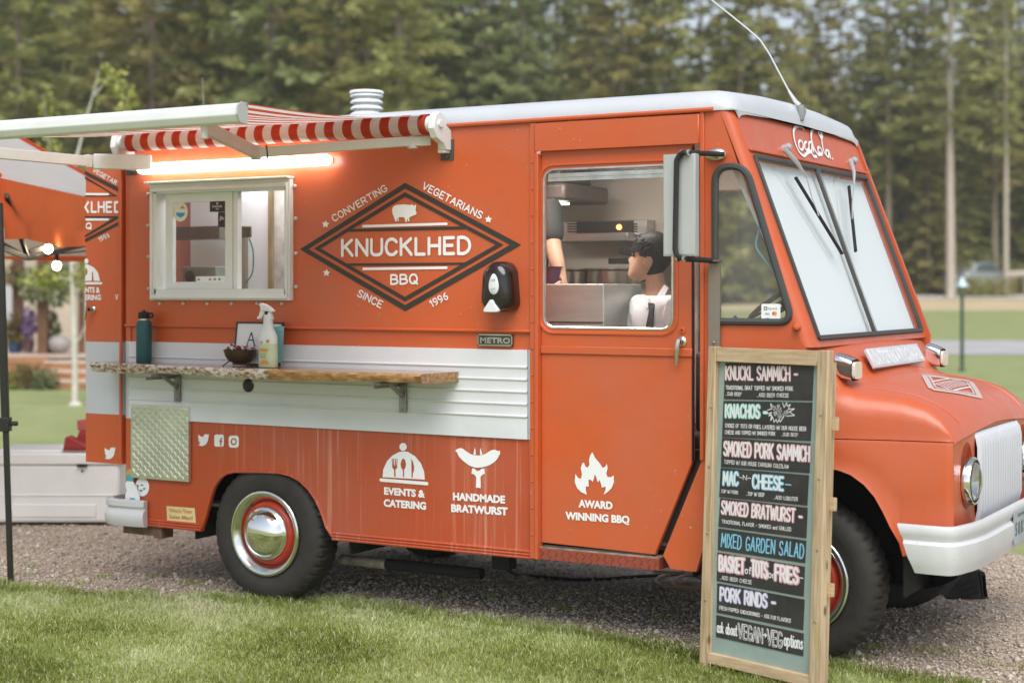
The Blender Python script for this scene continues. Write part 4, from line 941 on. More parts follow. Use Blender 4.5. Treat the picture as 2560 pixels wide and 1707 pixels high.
# ================================================================ plank shelf with live edge
WOOD = bpy.data.materials.new('slab_wood'); WOOD.use_nodes = True
nt = WOOD.node_tree; n = nt.nodes; l = nt.links; p = n['Principled BSDF']; p.inputs['Roughness'].default_value = .22; p.inputs['Coat Weight'].default_value = .5
tc = n.new('ShaderNodeTexCoord'); mp = n.new('ShaderNodeMapping'); mp.inputs['Scale'].default_value = (1.2, 14, 14); l.new(tc.outputs['Object'], mp.inputs[0])
nz = n.new('ShaderNodeTexNoise'); nz.inputs['Scale'].default_value = 4; nz.inputs['Detail'].default_value = 7; l.new(mp.outputs[0], nz.inputs['Vector'])
cr = n.new('ShaderNodeValToRGB'); cr.color_ramp.elements[0].position = .3; cr.color_ramp.elements[0].color = (.16, .065, .02, 1); cr.color_ramp.elements[1].position = .7; cr.color_ramp.elements[1].color = (.46, .25, .10, 1)
l.new(nz.outputs[0], cr.inputs[0]); l.new(cr.outputs[0], p.inputs['Base Color'])
BARK = bpy.data.materials.new('live_edge'); BARK.use_nodes = True
nt = BARK.node_tree; n = nt.nodes; l = nt.links; p = n['Principled BSDF']; p.inputs['Roughness'].default_value = .6
tc = n.new('ShaderNodeTexCoord'); mp = n.new('ShaderNodeMapping'); mp.inputs['Scale'].default_value = (1, 1.5, 2.2); l.new(tc.outputs['Object'], mp.inputs[0])
nz = n.new('ShaderNodeTexNoise'); nz.inputs['Scale'].default_value = 26; nz.inputs['Detail'].default_value = 8; nz.inputs['Roughness'].default_value = .75; l.new(mp.outputs[0], nz.inputs['Vector'])
cr = n.new('ShaderNodeValToRGB'); e = cr.color_ramp.elements; e[0].position = .36; e[0].color = (.035, .018, .010, 1); e[1].position = .55; e[1].color = (.66, .62, .58, 1); k = e.new(.45); k.color = (.34, .17, .06, 1)
l.new(nz.outputs[0], cr.inputs[0])
n2 = n.new('ShaderNodeTexNoise'); n2.inputs['Scale'].default_value = 3.2; l.new(tc.outputs['Object'], n2.inputs['Vector'])
sx_ = n.new('ShaderNodeSeparateXYZ'); l.new(tc.outputs['Object'], sx_.inputs[0])
ad = n.new('ShaderNodeMath'); ad.operation = 'MULTIPLY_ADD'; l.new(n2.outputs[0], ad.inputs[0]); ad.inputs[1].default_value = 1.3; l.new(sx_.outputs[0], ad.inputs[2])
mr = n.new('ShaderNodeMapRange'); mr.inputs[1].default_value = -.30; mr.inputs[2].default_value = -.42; l.new(ad.outputs[0], mr.inputs[0])
cr2 = n.new('ShaderNodeValToRGB'); e = cr2.color_ramp.elements; e[0].position = .35; e[0].color = (.28, .12, .035, 1); e[1].position = .65; e[1].color = (.56, .33, .13, 1); l.new(nz.outputs[0], cr2.inputs[0])
mx = n.new('ShaderNodeMix'); mx.data_type = 'RGBA'; l.new(mr.outputs[0], mx.inputs[0]); l.new(cr2.outputs[0], mx.inputs[6]); l.new(cr.outputs[0], mx.inputs[7]); l.new(mx.outputs[2], p.inputs['Base Color'])
bmp = n.new('ShaderNodeBump'); bmp.inputs['Strength'].default_value = .9; bmp.inputs['Distance'].default_value = .012; l.new(nz.outputs[0], bmp.inputs['Height']); l.new(bmp.outputs[0], p.inputs['Normal'])
ZSH = 1.286
fx = np.linspace(-1.12, 1.205, 90)
fyv = [-.17 - .14 * min(1, (x + 1.12) / 1.0) + .012 * math.sin(x * 7) + .007 * math.sin(x * 23 + 1) + .004 * math.sin(x * 61) for x in fx]
rows = []
for x, y in zip(fx, fyv):
    th = .050 + .006 * math.sin(x * 5)
    rows.append([(x, y + .010 + .003 * math.sin(x * 40), ZSH), (x, y - .006 * math.sin(x * 33), ZSH - .012), (x, y + .006 + .006 * math.sin(x * 47 + 2), ZSH - .03), (x, y + .018 + .008 * math.sin(x * 29), ZSH - th)])
shelf = MB().grid([[r[0], (r[0][0], -.012, ZSH)] for r in rows]).grid([[(r[3][0], -.012, ZSH - .05), r[3]] for r in rows])
r = rows[-1]; shelf.poly([r[3], r[2], r[1], r[0], (r[0][0] + .035, -.012, ZSH), (r[0][0] + .035, -.012, ZSH - .05)]); r = rows[0]; shelf.poly([r[0], r[1], r[2], r[3], (r[0][0], -.012, ZSH - .05), (r[0][0], -.012, ZSH)])
r = rows[-1]; shelf.poly([r[0], (r[0][0], -.012, ZSH), (r[0][0] + .035, -.012, ZSH)]); shelf.poly([r[3], (r[0][0] + .035, -.012, ZSH - .05), (r[0][0], -.012, ZSH - .05)])
shelf = shelf.build('serving_shelf', WOOD, truck, fix=True)
MB().grid(rows).build('live_edge', BARK, shelf, smooth=60)
for x in (-.608, .912):
    mb = MB().box(x - .022, x + .022, -.028, -.016, 1.068, ZSH - .052).box(x - .022, x + .022, -.26, -.02, ZSH - .066, ZSH - .053)
    mb.bar((x, -.022, 1.15), (x, -.17, ZSH - .050), .026, .014, (0, 1, 1))
    mb.box(x - .022, x - .016, -.26, -.02, ZSH - .085, ZSH - .066)
    for z in (1.085, 1.14): mb.ball((x, -.029, z), .007, n=8, m=4)
    mb.build('shelf_bracket', STEEL, shelf, bevel=.002)

# ================================================================ soap dispenser
def rr(cx, cz, w, h, r, y): return [(x, y, z) for x, z in rrect(cx - w / 2, cx + w / 2, cz - h / 2, cz + h / 2, r, 5)]
cx, cz = 1.508, 1.712
def egg(w, h, r, y, dz=0.): return [(x + (cx - x) * .34 * max(0, (z - cz) / (h / 2)) ** 1.6, y, z + dz) for x, _, z in rr(cx, cz, w, h, r, y)]
rws = [egg(.172, .245, .05, -.004), egg(.178, .250, .055, -.03), egg(.176, .246, .06, -.07), egg(.162, .232, .062, -.100, -.003), egg(.132, .205, .055, -.117, -.006), egg(.08, .15, .034, -.125, -.01)]
mb = MB().grid(rws, closed=True); mb.poly(rws[-1]); mb.poly(rws[0][::-1])
sd = mb.build('soap_dispenser', BLACKP, truck, smooth=60)
SP = Plane2((0, -.125, 0), (0, -1, 0), .003)
mb = MB(); a = SP.at(px('c3', 1783, 968)); mb.lathe((a.x, -.120, a.z), (0, -1, 0), [(.001, .0095), (.5, .009), (.9, .0065), (1, .002)], 28)
mb.v = [(a.x + (x - a.x) * .0280 * (1 + (.25 * (a.z - z) * 1.0)), y, a.z + (z - a.z) * .0510) for x, y, z in mb.v]
mb.v = [(x, y - .004, z) for x, y, z in mb.v]; lb = mb.build('oval_label', mat('pale_label', (.70, .74, .74), .3), sd)
mb = MB(); SP.eps = .010
typeset(mb, SP, 'FOAM', px('c3', 1765, 945), px('c3', 1800, 943), px('c3', 1765, 925), .01); typeset(mb, SP, 'SOAP', px('c3', 1762, 1018), px('c3', 1806, 1014), px('c3', 1762, 1002), .01)
mb.build('label_print', mat('label_grey', (.35, .38, .38)), lb, smooth=None)
q = [SP.at(px('c3', *c)) for c in ((1758, 1098), (1778, 1098), (1815, 1165), (1830, 1190), (1818, 1203), (1710, 1203), (1700, 1190), (1712, 1165))]
q = [(p.x, p.z) for p in q]
MB().plate([[(x, -.112, z) for x, z in q]], (0, -.024, 0)).build('push_bar', mat('pale_label', (.70, .74, .74)), sd, bevel=.004)

# ================================================================ mirror, roof vent, aerials, lamps
MY = -.26
mv = [S(*px('c8', *q), MY) for q in ((1132, 118), (1388, 130), (1378, 912), (1128, 912))]
mz0 = mv[3].z; mz1 = mv[0].z
# mirror head is turned a little outwards; its back faces the camera
mc = Vector(((mv[0].x + mv[1].x) / 2, MY, (mz0 + mz1) / 2)); w = (mv[1].x - mv[0].x)
mb = MB().box(mv[0].x, mv[1].x - .003, MY - .012, MY + .03, mz0, mz1); mb.box(mv[0].x + .004, mv[1].x - .007, MY - .015, MY - .012, mz0 + .006, mz1 - .006)
mir = mb.build('wing_mirror', mat('mirror_back', (.50, .51, .50), .35, .35, var=.06, vscale=3), truck, bevel=.008)
MB().plate([XZ([(mv[0].x + .01, mz0 + .01), (mv[1].x - .01, mz0 + .01), (mv[1].x - .01, mz1 - .01), (mv[0].x + .01, mz1 - .01)], MY + .031)], (0, .002, 0)).build('mirror_glass', CHROME, mir)
tp = [S(*px('c8', 1600, 112), -.02), S(*px('c8', 1480, 108), -.08), S(*px('c8', 1310, 100), MY - .03), S(*px('c8', 1262, 112), MY - .032), S(*px('c8', 1228, 160), MY - .032)]
bt = [S(*px('c8', 1216, 860), MY - .032), S(*px('c8', 1232, 905), MY - .032), S(*px('c8', 1275, 930), MY - .03), S(*px('c8', 1400, 938), -.14), S(*px('c8', 1530, 948), -.03)]
MB().tube(smoothloop([tuple(q) for q in tp], 3, False) + smoothloop([tuple(q) for q in bt], 3, False), .0125, 10).build('mirror_arm', BLACKR, mir)
mb = MB()
for q in (tp[2], bt[2]):
    for k in (0, .03): mb.cyl(q + Vector((k - .03, 0, 0)), q + Vector((k - .02, 0, 0)), .015, n=12)
mb.build('arm_clamp', DULLCHR, mir)
f0 = S(*px('c8', 1440, 120), -.03); f1 = S(*px('c8', 1620, 110), -.01)
mb = MB(); mb.ball(((f0.x + f1.x) / 2, -.016, (f0.z + f1.z) / 2), 1, ((f1.x - f0.x) / 2, .018, .030), 20, 10); mb.build('mirror_foot', mat('pitted_chrome', (.60, .60, .56), .25, .9, var=.35, vscale=40), truck)
p0 = sx('c8', 1478, 955, -.02); p1 = sx('d2', 385, 690, -.02)
mb = MB().box(p0[0], p1[0] + .0, -.022, -.004, 1.36, p0[1] + .006)
mb.box(p0[0], p1[0], -.06, -.004, p0[1], p0[1] + .008)
for z in (1.385, 1.42, 1.455): mb.ball(((p0[0] + p1[0]) / 2, -.023, z), .008, n=8, m=4)
mb.build('mirror_bracket', mat('weathered_steel', (.26, .25, .24), .5, .6, var=.5, vscale=7, color2=(.30, .20, .13)), truck)
mk = sx('d2', 880, 560); MB().lathe((mk[0], 0, mk[1]), (.3, -1, 0), [(.020, 0), (.018, .01), (.012, .016), (.012, .028), (.016, .034), (.010, .044), (0, .046)], 14).build('door_bumper', ORANGE, truck)
# roof vent
vc = Vector((.034, .9, 2.64))
mb = MB().lathe(vc, (0, 0, 1), [(.13, 0), (.105, .008), (.085, .018), (.080, .10)], 32)
for k in range(4): z = .085 + k * .037; mb.lathe(vc, (0, 0, 1), [(.082, z + .018), (.105, z + .008), (.122 + (.004 if k == 0 else 0), z - .004), (.124 + (.004 if k == 0 else 0), z + .002), (.108, z + .014), (.09, z + .024)], 32)
mb.lathe(vc, (0, 0, 1), [(.080, .09), (.080, .215)], 24); mb.lathe(vc, (0, 0, 1), [(.100, .215), (.128, .212), (.129, .22), (.122, .228), (0, .238)], 32)
mb.v = [(vc.x + (x - vc.x) * .79, vc.y + (y - vc.y) * .79, z) for x, y, z in mb.v]; mb.build('roof_vent', mat('vent_plastic', (.76, .79, .78), .4), truck, smooth=45)
# whip aerial on the cab front
a0 = on(*px('d1', 1185, 325), FP(.9, 2.5, .03), NF); a1 = on(*px('d1', 1160, 225), FP(.9, 2.5, .05), NF); a1 = a0 + Vector((-.045, 0, .10))
def AX(c, x, y, Y): return S(*px(c, x, y), Y)
Ya = a0.y
foot = AX('d1', 1185, 325, Ya); tip1 = AX('d1', 1165, 215, Ya); w0 = AX('d1', 1130, 180, Ya); w1 = AX('d1', 1075, 95, Ya)
MB().tube([foot + Vector((0, -.01, -.01)), foot.lerp(tip1, .5), tip1], [.012, .028, .020], 10).build('aerial_base', mat('grey_plastic', (.22, .24, .24), .4), truck)
whip = [tip1, w0, w1] + [AX('d8', x, y, Ya) for x, y in ((1270, 415), (1225, 330), (1180, 245), (1140, 185), (1090, 140), (1010, 75), (915, 0), (830, -60))]
MB().tube(whip, [.013, .011, .007] + [.0045] * 8, 8).build('whip_aerial', mat('aerial_metal', (.68, .70, .70), .3, .5), truck)
b0 = S(*px('f', 468, 243), 1.0); b1 = S(*px('f', 465, 178), 1.0); MB().tube([(b0.x, 1.0, 2.64), tuple(b0), tuple(b1)], .0025, 6).build('thin_aerial', STEEL, truck)
# paint-card sticker on the quarter window, blue wire
QP = Plane2((0, -.004, 0), (0, -1, 0), .002); mb = MB(); shape(mb, QP, 'd2', [LR(652, 775, 410, 537, 10)]); s = mb.build('card_sticker', WHITEV, cab, smooth=None)
QP.eps = .0035
mb = MB(); shape(mb, QP, 'd2', [[(669, 428), (690, 428), (690, 450), (669, 450)], [(674, 433), (685, 433), (685, 445), (674, 445)]]); typeset(mb, QP, 'VISA', px('d2', 674, 479), px('d2', 706, 479), px('d2', 674, 468), .02); typeset(mb, QP, 'Square', px('d2', 695, 446), px('d2', 755, 445), px('d2', 695, 432), .0); mb.build('card_print', mat('card_ink', (.12, .14, .2)), s, smooth=None)
for c, m in (((732, 471), mat('card_red', (.6, .06, .04))), ((743, 471), mat('card_orange', (.75, .30, .03)))): mb = MB(); dot(mb, QP, 'd2', c, 10, 12, 12); QP.eps += .0006; mb.build('card_mark', m, s, smooth=None)
mb = MB(); shape(mb, QP, 'd2', [[(680, 500), (706, 500), (706, 520), (680, 520)]]); mb.build('card_mark', mat('card_blue', (.08, .22, .55)), s, smooth=None)
# ================================================================ inside of the truck
def s8(x, y, Y): return S(*px('c8', x, y), Y)
def sw3(x, y, Y): return S(*px('w', x, y), Y)
YW = WT - .09
mb = MB().box(-1.0, 1.78, YW, YW + .02, .5, 2.50)
for i in range(12):
    a = s8(300, 380, YW).z + .0 - i * .135 + .30
    mb.box(-1.0, 1.78, YW - .004, YW, a, a + .010)
mb.build('kitchen_wall', mat('kitchen_panel', (.60, .555, .47), .42, var=.06, vscale=2), truck)
MB().box(XR + .04, 3.05, .04, WT - .05, .492, .506).build('cab_floor', INTD, truck)
# wall heater
a = s8(285, 640, YW - .12); b = s8(995, 745, YW - .12)
ht = MB().box(a.x, b.x, YW - .12, YW - .005, b.z, a.z).build('wall_heater', STAIN, truck, bevel=.004)
a2 = s8(445, 643, YW - .124); b2 = s8(890, 738, YW - .124); MB().box(a2.x, b2.x, YW - .126, YW - .12, b2.z, a2.z).build('heater_panel', mat('heater_black', (.03, .026, .022), .3), ht)
mb = MB()
for xx in (370, 890):
    for k in range(4): p = s8(xx, 655 + k * 20, YW - .125); mb.box(p.x, p.x + (.062 if xx == 370 else .022), YW - .123, YW - .12, p.z - .008, p.z)
mb.build('heater_slots', BLACK, ht)
p = s8(777, 684, YW - .13); MB().ball(p, .016, n=10, m=6).build('indicator_light', mat('red_led', (.8, .1, .02), emis=(1, .22, .05), estr=5), ht)
p = s8(935, 640, YW - .06); q = s8(985, 800, YW - .06); MB().box(p.x, q.x, YW - .10, YW - .02, q.z, p.z).build('heater_bracket', STEEL, ht)
a = s8(320, 742, YW - .06); b = s8(935, 795, YW - .06); MB().box(a.x, b.x, YW - .22, YW - .005, b.z, a.z).build('wall_shelf', STAIN, truck, bevel=.003)
# counter, pots, pans
YC = 1.16
zt = s8(700, 1238, YC).z
cn = MB().box(.1, 1.62, YC - .06, YW - .01, zt - .035, zt).build('kitchen_counter', mat('dark_counter', (.055, .045, .035), .35, .4), truck, bevel=.004)
MB().box(.1, 1.60, YC, YW - .01, .505, zt - .036).build('counter_base', INTD, cn)
mb = MB()
for xx in (700, 850): p = s8(xx, 1310, YC - .05); mb.box(p.x - .012, p.x + .012, YC - .055, YC - .03, .506, zt - .036)
mb.build('counter_leg', STAIN, cn)
def pot(x0, x1, yt, lab, rims=True):
    a = s8(x0, yt, YC + .13); b = s8(x1, yt, YC + .13); r = (b.x - a.x) / 2; c = Vector(((a.x + b.x) / 2, YC + .17, zt + .001)); h = a.z - zt
    o = MB().lathe(c, (0, 0, 1), [(0, 0), (r * .97, 0), (r, .02), (r, h - .01), (r + .012, h), (r + .012, h + .008), (r - .006, h + .004), (r - .01, .02), (0, .015)], 32).build('stock_pot', mat('pot_steel', (.42, .37, .31), .3, .9, var=.3, vscale=3, stretch=(6, 6, .5)), None)
    return setp(o, lab, 'pot', 'stock pots on the kitchen counter')
pot(525, 885, 1018, 'wide steel stock pot on the kitchen counter just behind the seated person')
pot(330, 508, 1020, 'narrower steel stock pot on the counter, next to the dark sleeved arm')
for (xa, ya, xb, yb), nm, lab in (((780, 865, 905, 888), 'pan', 'black handled pan hung tilted above the stock pots'), ((695, 948, 920, 948), 'pan', 'black handled pan hung level just above the wide stock pot')):
    a = s8(xa, ya, 1.5); b = s8(xb, yb, 1.5); e_ = b + (b - a).normalized() * .14
    o = MB().bar(a, b, .022, .036).build(nm, BLACKR, None, bevel=.006); setp(o, lab, 'pan', 'pans hung above the pots')
    MB().lathe(e_ + Vector((-.02, .03, 0)), (0, -.6, .8), [(.0, 0), (.10, 0), (.125, .03), (.128, .032), (.12, .03), (.1, .006), (0, .005)], 24).build('pan_bowl', DKSTEEL, o)
    MB().bar(((a.x + b.x) / 2, 1.5, a.z), ((a.x + b.x) / 2, YW, a.z + .02), .008, .008).build('hook', STEEL, o)
# steel cabinet just inside the door
a = s8(192, 1142, .34); b = s8(657, 1122, .34)
cb = MB().box(a.x, b.x, .34, .78, .508, b.z - .004).build('steel_cabinet', mat('brushed_box', (.50, .51, .48), .45, .35, var=.12, vscale=3, stretch=(1, 1, 6)), None, bevel=.005)
setp(cb, 'brushed steel cabinet standing just inside the sliding door window', 'cabinet')
c = s8(300, 1428, .34); MB().box(a.x + .004, b.x - .004, .336, .34, c.z - .004, c.z + .004).build('lid_seam', DKSTEEL, cb)
# extractor hood end and lamp strip seen at the corner of the door window
a = s8(150, 412, .95); b = s8(352, 470, .95)
rh = MB().box(a.x - .5, b.x, .95, 1.5, b.z, a.z + .05).box(a.x - .4, b.x - .06, 1.0, 1.4, a.z + .05, 2.50).build('range_hood', mat('hood_metal', (.16, .13, .11), .5, .5, var=.2), truck, bevel=.02)
a = s8(215, 484, .97); b = s8(300, 492, .97); MB().box(a.x - .3, b.x, .98, 1.1, b.z - .006, b.z + .006).build('hood_lamp', mat('hood_tube', (.9, .9, .85), emis=(1, .93, .8), estr=2.5), rh)
# kitchen ceiling lamp (the bright serving hatch shows it is lit), and an added cab panel that lights the seated person
for a_, b_, c_, m_ in ((-.72, .22, .38, mat('lit_panel', (.9, .9, .9), emis=(.95, .98, 1), estr=4.5)), (1.15, 2.0, .34, mat('cab_fill_panel', (.9, .9, .9), emis=(1, .985, .96), estr=13))): MB().box(a_, b_, c_, c_ + .2, 2.455, 2.497).build('ceiling_lamp_and_fill', m_, truck)
# behind the serving hatch
a = sw3(1000, 0, .62)
MB().box(sw3(490, 0, .62).x, sw3(1405, 0, .62).x, .62, .66, .9, 2.45).build('white_partition', mat('white_laminate', (.76, .78, .80), .4), truck)
MB().box(sw3(1407, 0, .62).x, sw3(1450, 0, .62).x, .60, .66, .9, 2.45).build('partition_edge', mat('plywood_edge', (.30, .23, .12), .6, var=.4, vscale=14, stretch=(1, 1, .2)), truck)
MB().box(sw3(1452, 0, .62).x, sw3(1640, 0, .62).x, .62, .66, .9, 2.45).build('scuffed_panel', mat('scuffed_white', (.58, .57, .53), .5, var=.3, vscale=9), truck)
a = sw3(250, 640, .45); b = sw3(862, 772, .45); MB().box(a.x, b.x, .42, .58, b.z, a.z).build('order_rail', mat('rail_taupe', (.17, .155, .12), .45, .3, var=.3, vscale=5), truck)
a = sw3(250, 300, .66); b = sw3(500, 1300, .66); MB().box(a.x - .3, b.x, .66, .70, b.z, a.z + .06).build('canopy_reflection', mat('salmon_reflection', (.45, .14, .10), .5, var=.35, vscale=2), truck)  # salmon sheet stands in for the canopy's reflection in the sash pane
a = sw3(392, 1090, .36); b = sw3(785, 1275, .36); tm = MB().box(a.x, b.x, .36, .46, 1.60, a.z).build('till', mat('till_grey', (.25, .28, .24), .5, var=.2), None, bevel=.006); setp(tm, 'grey green till box behind the sliding pane of the serving window', 'till')
MB().lathe((a.x + .06, .36, a.z - .06), (0, -1, 0), [(.0, .004), (.035, .003), (.037, 0)], 16).build('speaker_grille', DKSTEEL, tm)
MB().box(-.9, 1.0, .20, .60, 1.56, 1.598).build('hatch_counter', mat('hatch_counter', (.40, .39, .36), .4), truck)
st0 = sw3(1112, 625, .30); st1 = sw3(1125, 1330, .30)
ts = MB().box(st0.x - .016, st0.x + .016, .285, .315, 1.599, st0.z).box(st0.x - .05, st0.x + .05, .25, .35, 1.599, 1.612).build('tablet_stand', mat('stand_taupe', (.33, .29, .23), .5, .3), None, bevel=.003); setp(ts, 'taupe post with a small slotted terminal in the open half of the serving window', 'stand')
a = sw3(1030, 632, .28); b = sw3(1192, 755, .28); tb = MB().box(a.x, b.x, .27, .284, b.z, a.z).build('terminal', mat('terminal_brown', (.14, .10, .07), .4), ts, bevel=.003)
mb = MB()
for k in range(3): q = sw3(1147, 650 + k * 34, .268); mb.box(q.x, q.x + .007, .266, .27, q.z - .004, q.z)
mb.build('terminal_slots', BLACK, tb)
MB().tube(smoothloop([tuple(sw3(x, y, .29)) for x, y in ((1165, 765), (1205, 880), (1215, 1010), (1205, 1150), (1160, 1240), (1070, 1335))], 4, False), .004, 6).build('terminal_cable', mat('teal_cable', (.02, .20, .17), .4), ts)

# cab: seat, dash, steering wheel, sunshade, wire, cloth
sh = MB().plate([[FP(.10, 1.50, -.03), FP(1.74, 1.50, -.03), FP(1.74, 2.295, -.03), FP(.10, 2.295, -.03)]], NF * -.003)
a = S(*px('d1', 585, 705), .06); b = S(*px('d1', 985, 1600), .06)
sh.plate([[FP(.06, 2.29, -.036), (a.x, .06, a.z), (b.x, .06, b.z), FP(.06, 1.52, -.036)]], (0, .003, 0))
sh = sh.build('sunshade', mat('shade_white', (.86, .87, .89), .5, bump=.15, bscale=3), None, smooth=20); setp(sh, 'white sunshade spread behind the two windshield panes', 'sunshade')
MB().box(2.70, 3.03, .12, WT - .12, 1.30, 1.50).build('dashboard', mat('grey_dash', (.22, .21, .19), .6, var=.2), truck, bevel=.02)
wc = S(*px('d2', 790, 390), 1.18); wn_ = Vector((-.55, 0, .83)).normalized(); wu = wn_.cross(Vector((0, 1, 0))).normalized()
r0 = .20
stw = MB().tube([wc + Vector((0, 1, 0)) * (r0 * math.cos(2 * math.pi * i / 40)) + wu * (r0 * math.sin(2 * math.pi * i / 40)) for i in range(40)], .014, 8, closed=True)
for q in (0, 2.1, 4.2): stw.bar(wc, wc + Vector((0, 1, 0)) * (r0 * math.cos(q)) + wu * (r0 * math.sin(q)), .022, .010, tuple(wn_))
stw.cyl(wc, wc - wn_ * .35, .02, n=10)
stw.build('steering_wheel', BLACKR, truck)
cl = MB(); c = S(*px('d2', 470, 512), .35); rows = []
for i in range(9):
    rows.append([(c.x - .12 + .26 * i / 8, c.y - .10 + .2 * j / 6, 1.502 + .055 * max(0, math.sin(math.pi * i / 8) * math.sin(math.pi * j / 6)) * (1 + .35 * math.sin(i * 2.3 + j * 1.7))) for j in range(7)])
cl.grid(rows); o = cl.build('cloth', mat('navy_cloth', (.03, .055, .12), .85, var=.4, vscale=14), None, smooth=80); setp(o, 'crumpled navy cloth on the dashboard behind the quarter window', 'cloth')
wp = [S(*px('d1', x, y), .05) for x, y in ((715, 845), (735, 940), (778, 1015), (822, 1170), (826, 1250), (805, 1330), (805, 1400), (850, 1470), (925, 1570))] + [S(*px('d2', 760, 265), .10), S(*px('d2', 800, 305), .12)]
o = MB().tube(smoothloop([tuple(q) for q in wp], 3, False), .0045, 6).build('wire', mat('blue_wire', (.16, .48, .72), .4), None); setp(o, 'thin pale blue wire hanging inside the quarter window', 'wire')
# passenger seat
seatm = mat('seat_vinyl', (.04, .035, .03), .5)
st = MB().box(1.95, 2.42, .34, .80, .90, 1.01).build('cab_seat', seatm, truck, bevel=.03)
MB().box(2.36, 2.44, .36, .78, 1.0, 1.40).build('seat_back', seatm, st, bevel=.03); MB().box(2.02, 2.36, .42, .74, .507, .90).build('seat_base', INTD, st)

# ================================================================ people
SKIN = mat('skin', (.52, .32, .22), .5, var=.08, vscale=20, spec=.3); SKIN.node_tree.nodes['Principled BSDF'].inputs['Subsurface Weight'].default_value = .08
HAIR = mat('dark_hair', (.008, .006, .005), .6, var=.5, vscale=40, stretch=(1, 1, .25), bump=.4, bscale=60)
SHIRT = mat('white_shirt', (.82, .82, .83), .75, bump=.5, bscale=9)
TEE = mat('black_tee', (.028, .026, .024), .85, bump=.4, bscale=8)
TROU = mat('dark_trousers', (.03, .032, .04), .85)
def skinned(joints, links, sub=2, root=None):
    """joints: {name: (pos, radius)} -> verts, faces of one continuous limb-tapered body"""
    me = bpy.data.meshes.new('skin'); names = list(joints); me.from_pydata([tuple(joints[k][0]) for k in names], [(names.index(a), names.index(b)) for a, b in links], [])
    ob = bpy.data.objects.new('skin', me); col.objects.link(ob); ob.modifiers.new('s', 'SKIN')
    lay = me.skin_vertices[0].data if len(me.skin_vertices) else None
    if lay is None:
        bm = bmesh.new(); bm.from_mesh(me); bm.verts.layers.skin.verify(); bm.to_mesh(me); bm.free(); lay = me.skin_vertices[0].data
    for i, k in enumerate(names):
        r = joints[k][1]; lay[i].radius = (r, r) if not isinstance(r, tuple) else r
        lay[i].use_root = (k == (root or names[0]))
    sb = ob.modifiers.new('u', 'SUBSURF'); sb.levels = sub; sb.render_levels = sub
    dg = bpy.context.evaluated_depsgraph_get(); ev = ob.evaluated_get(dg); m2 = ev.to_mesh()
    vs = [tuple(v.co) for v in m2.vertices]; fs = [tuple(p.vertices) for p in m2.polygons]
    ev.to_mesh_clear(); bpy.data.objects.remove(ob); return vs, fs
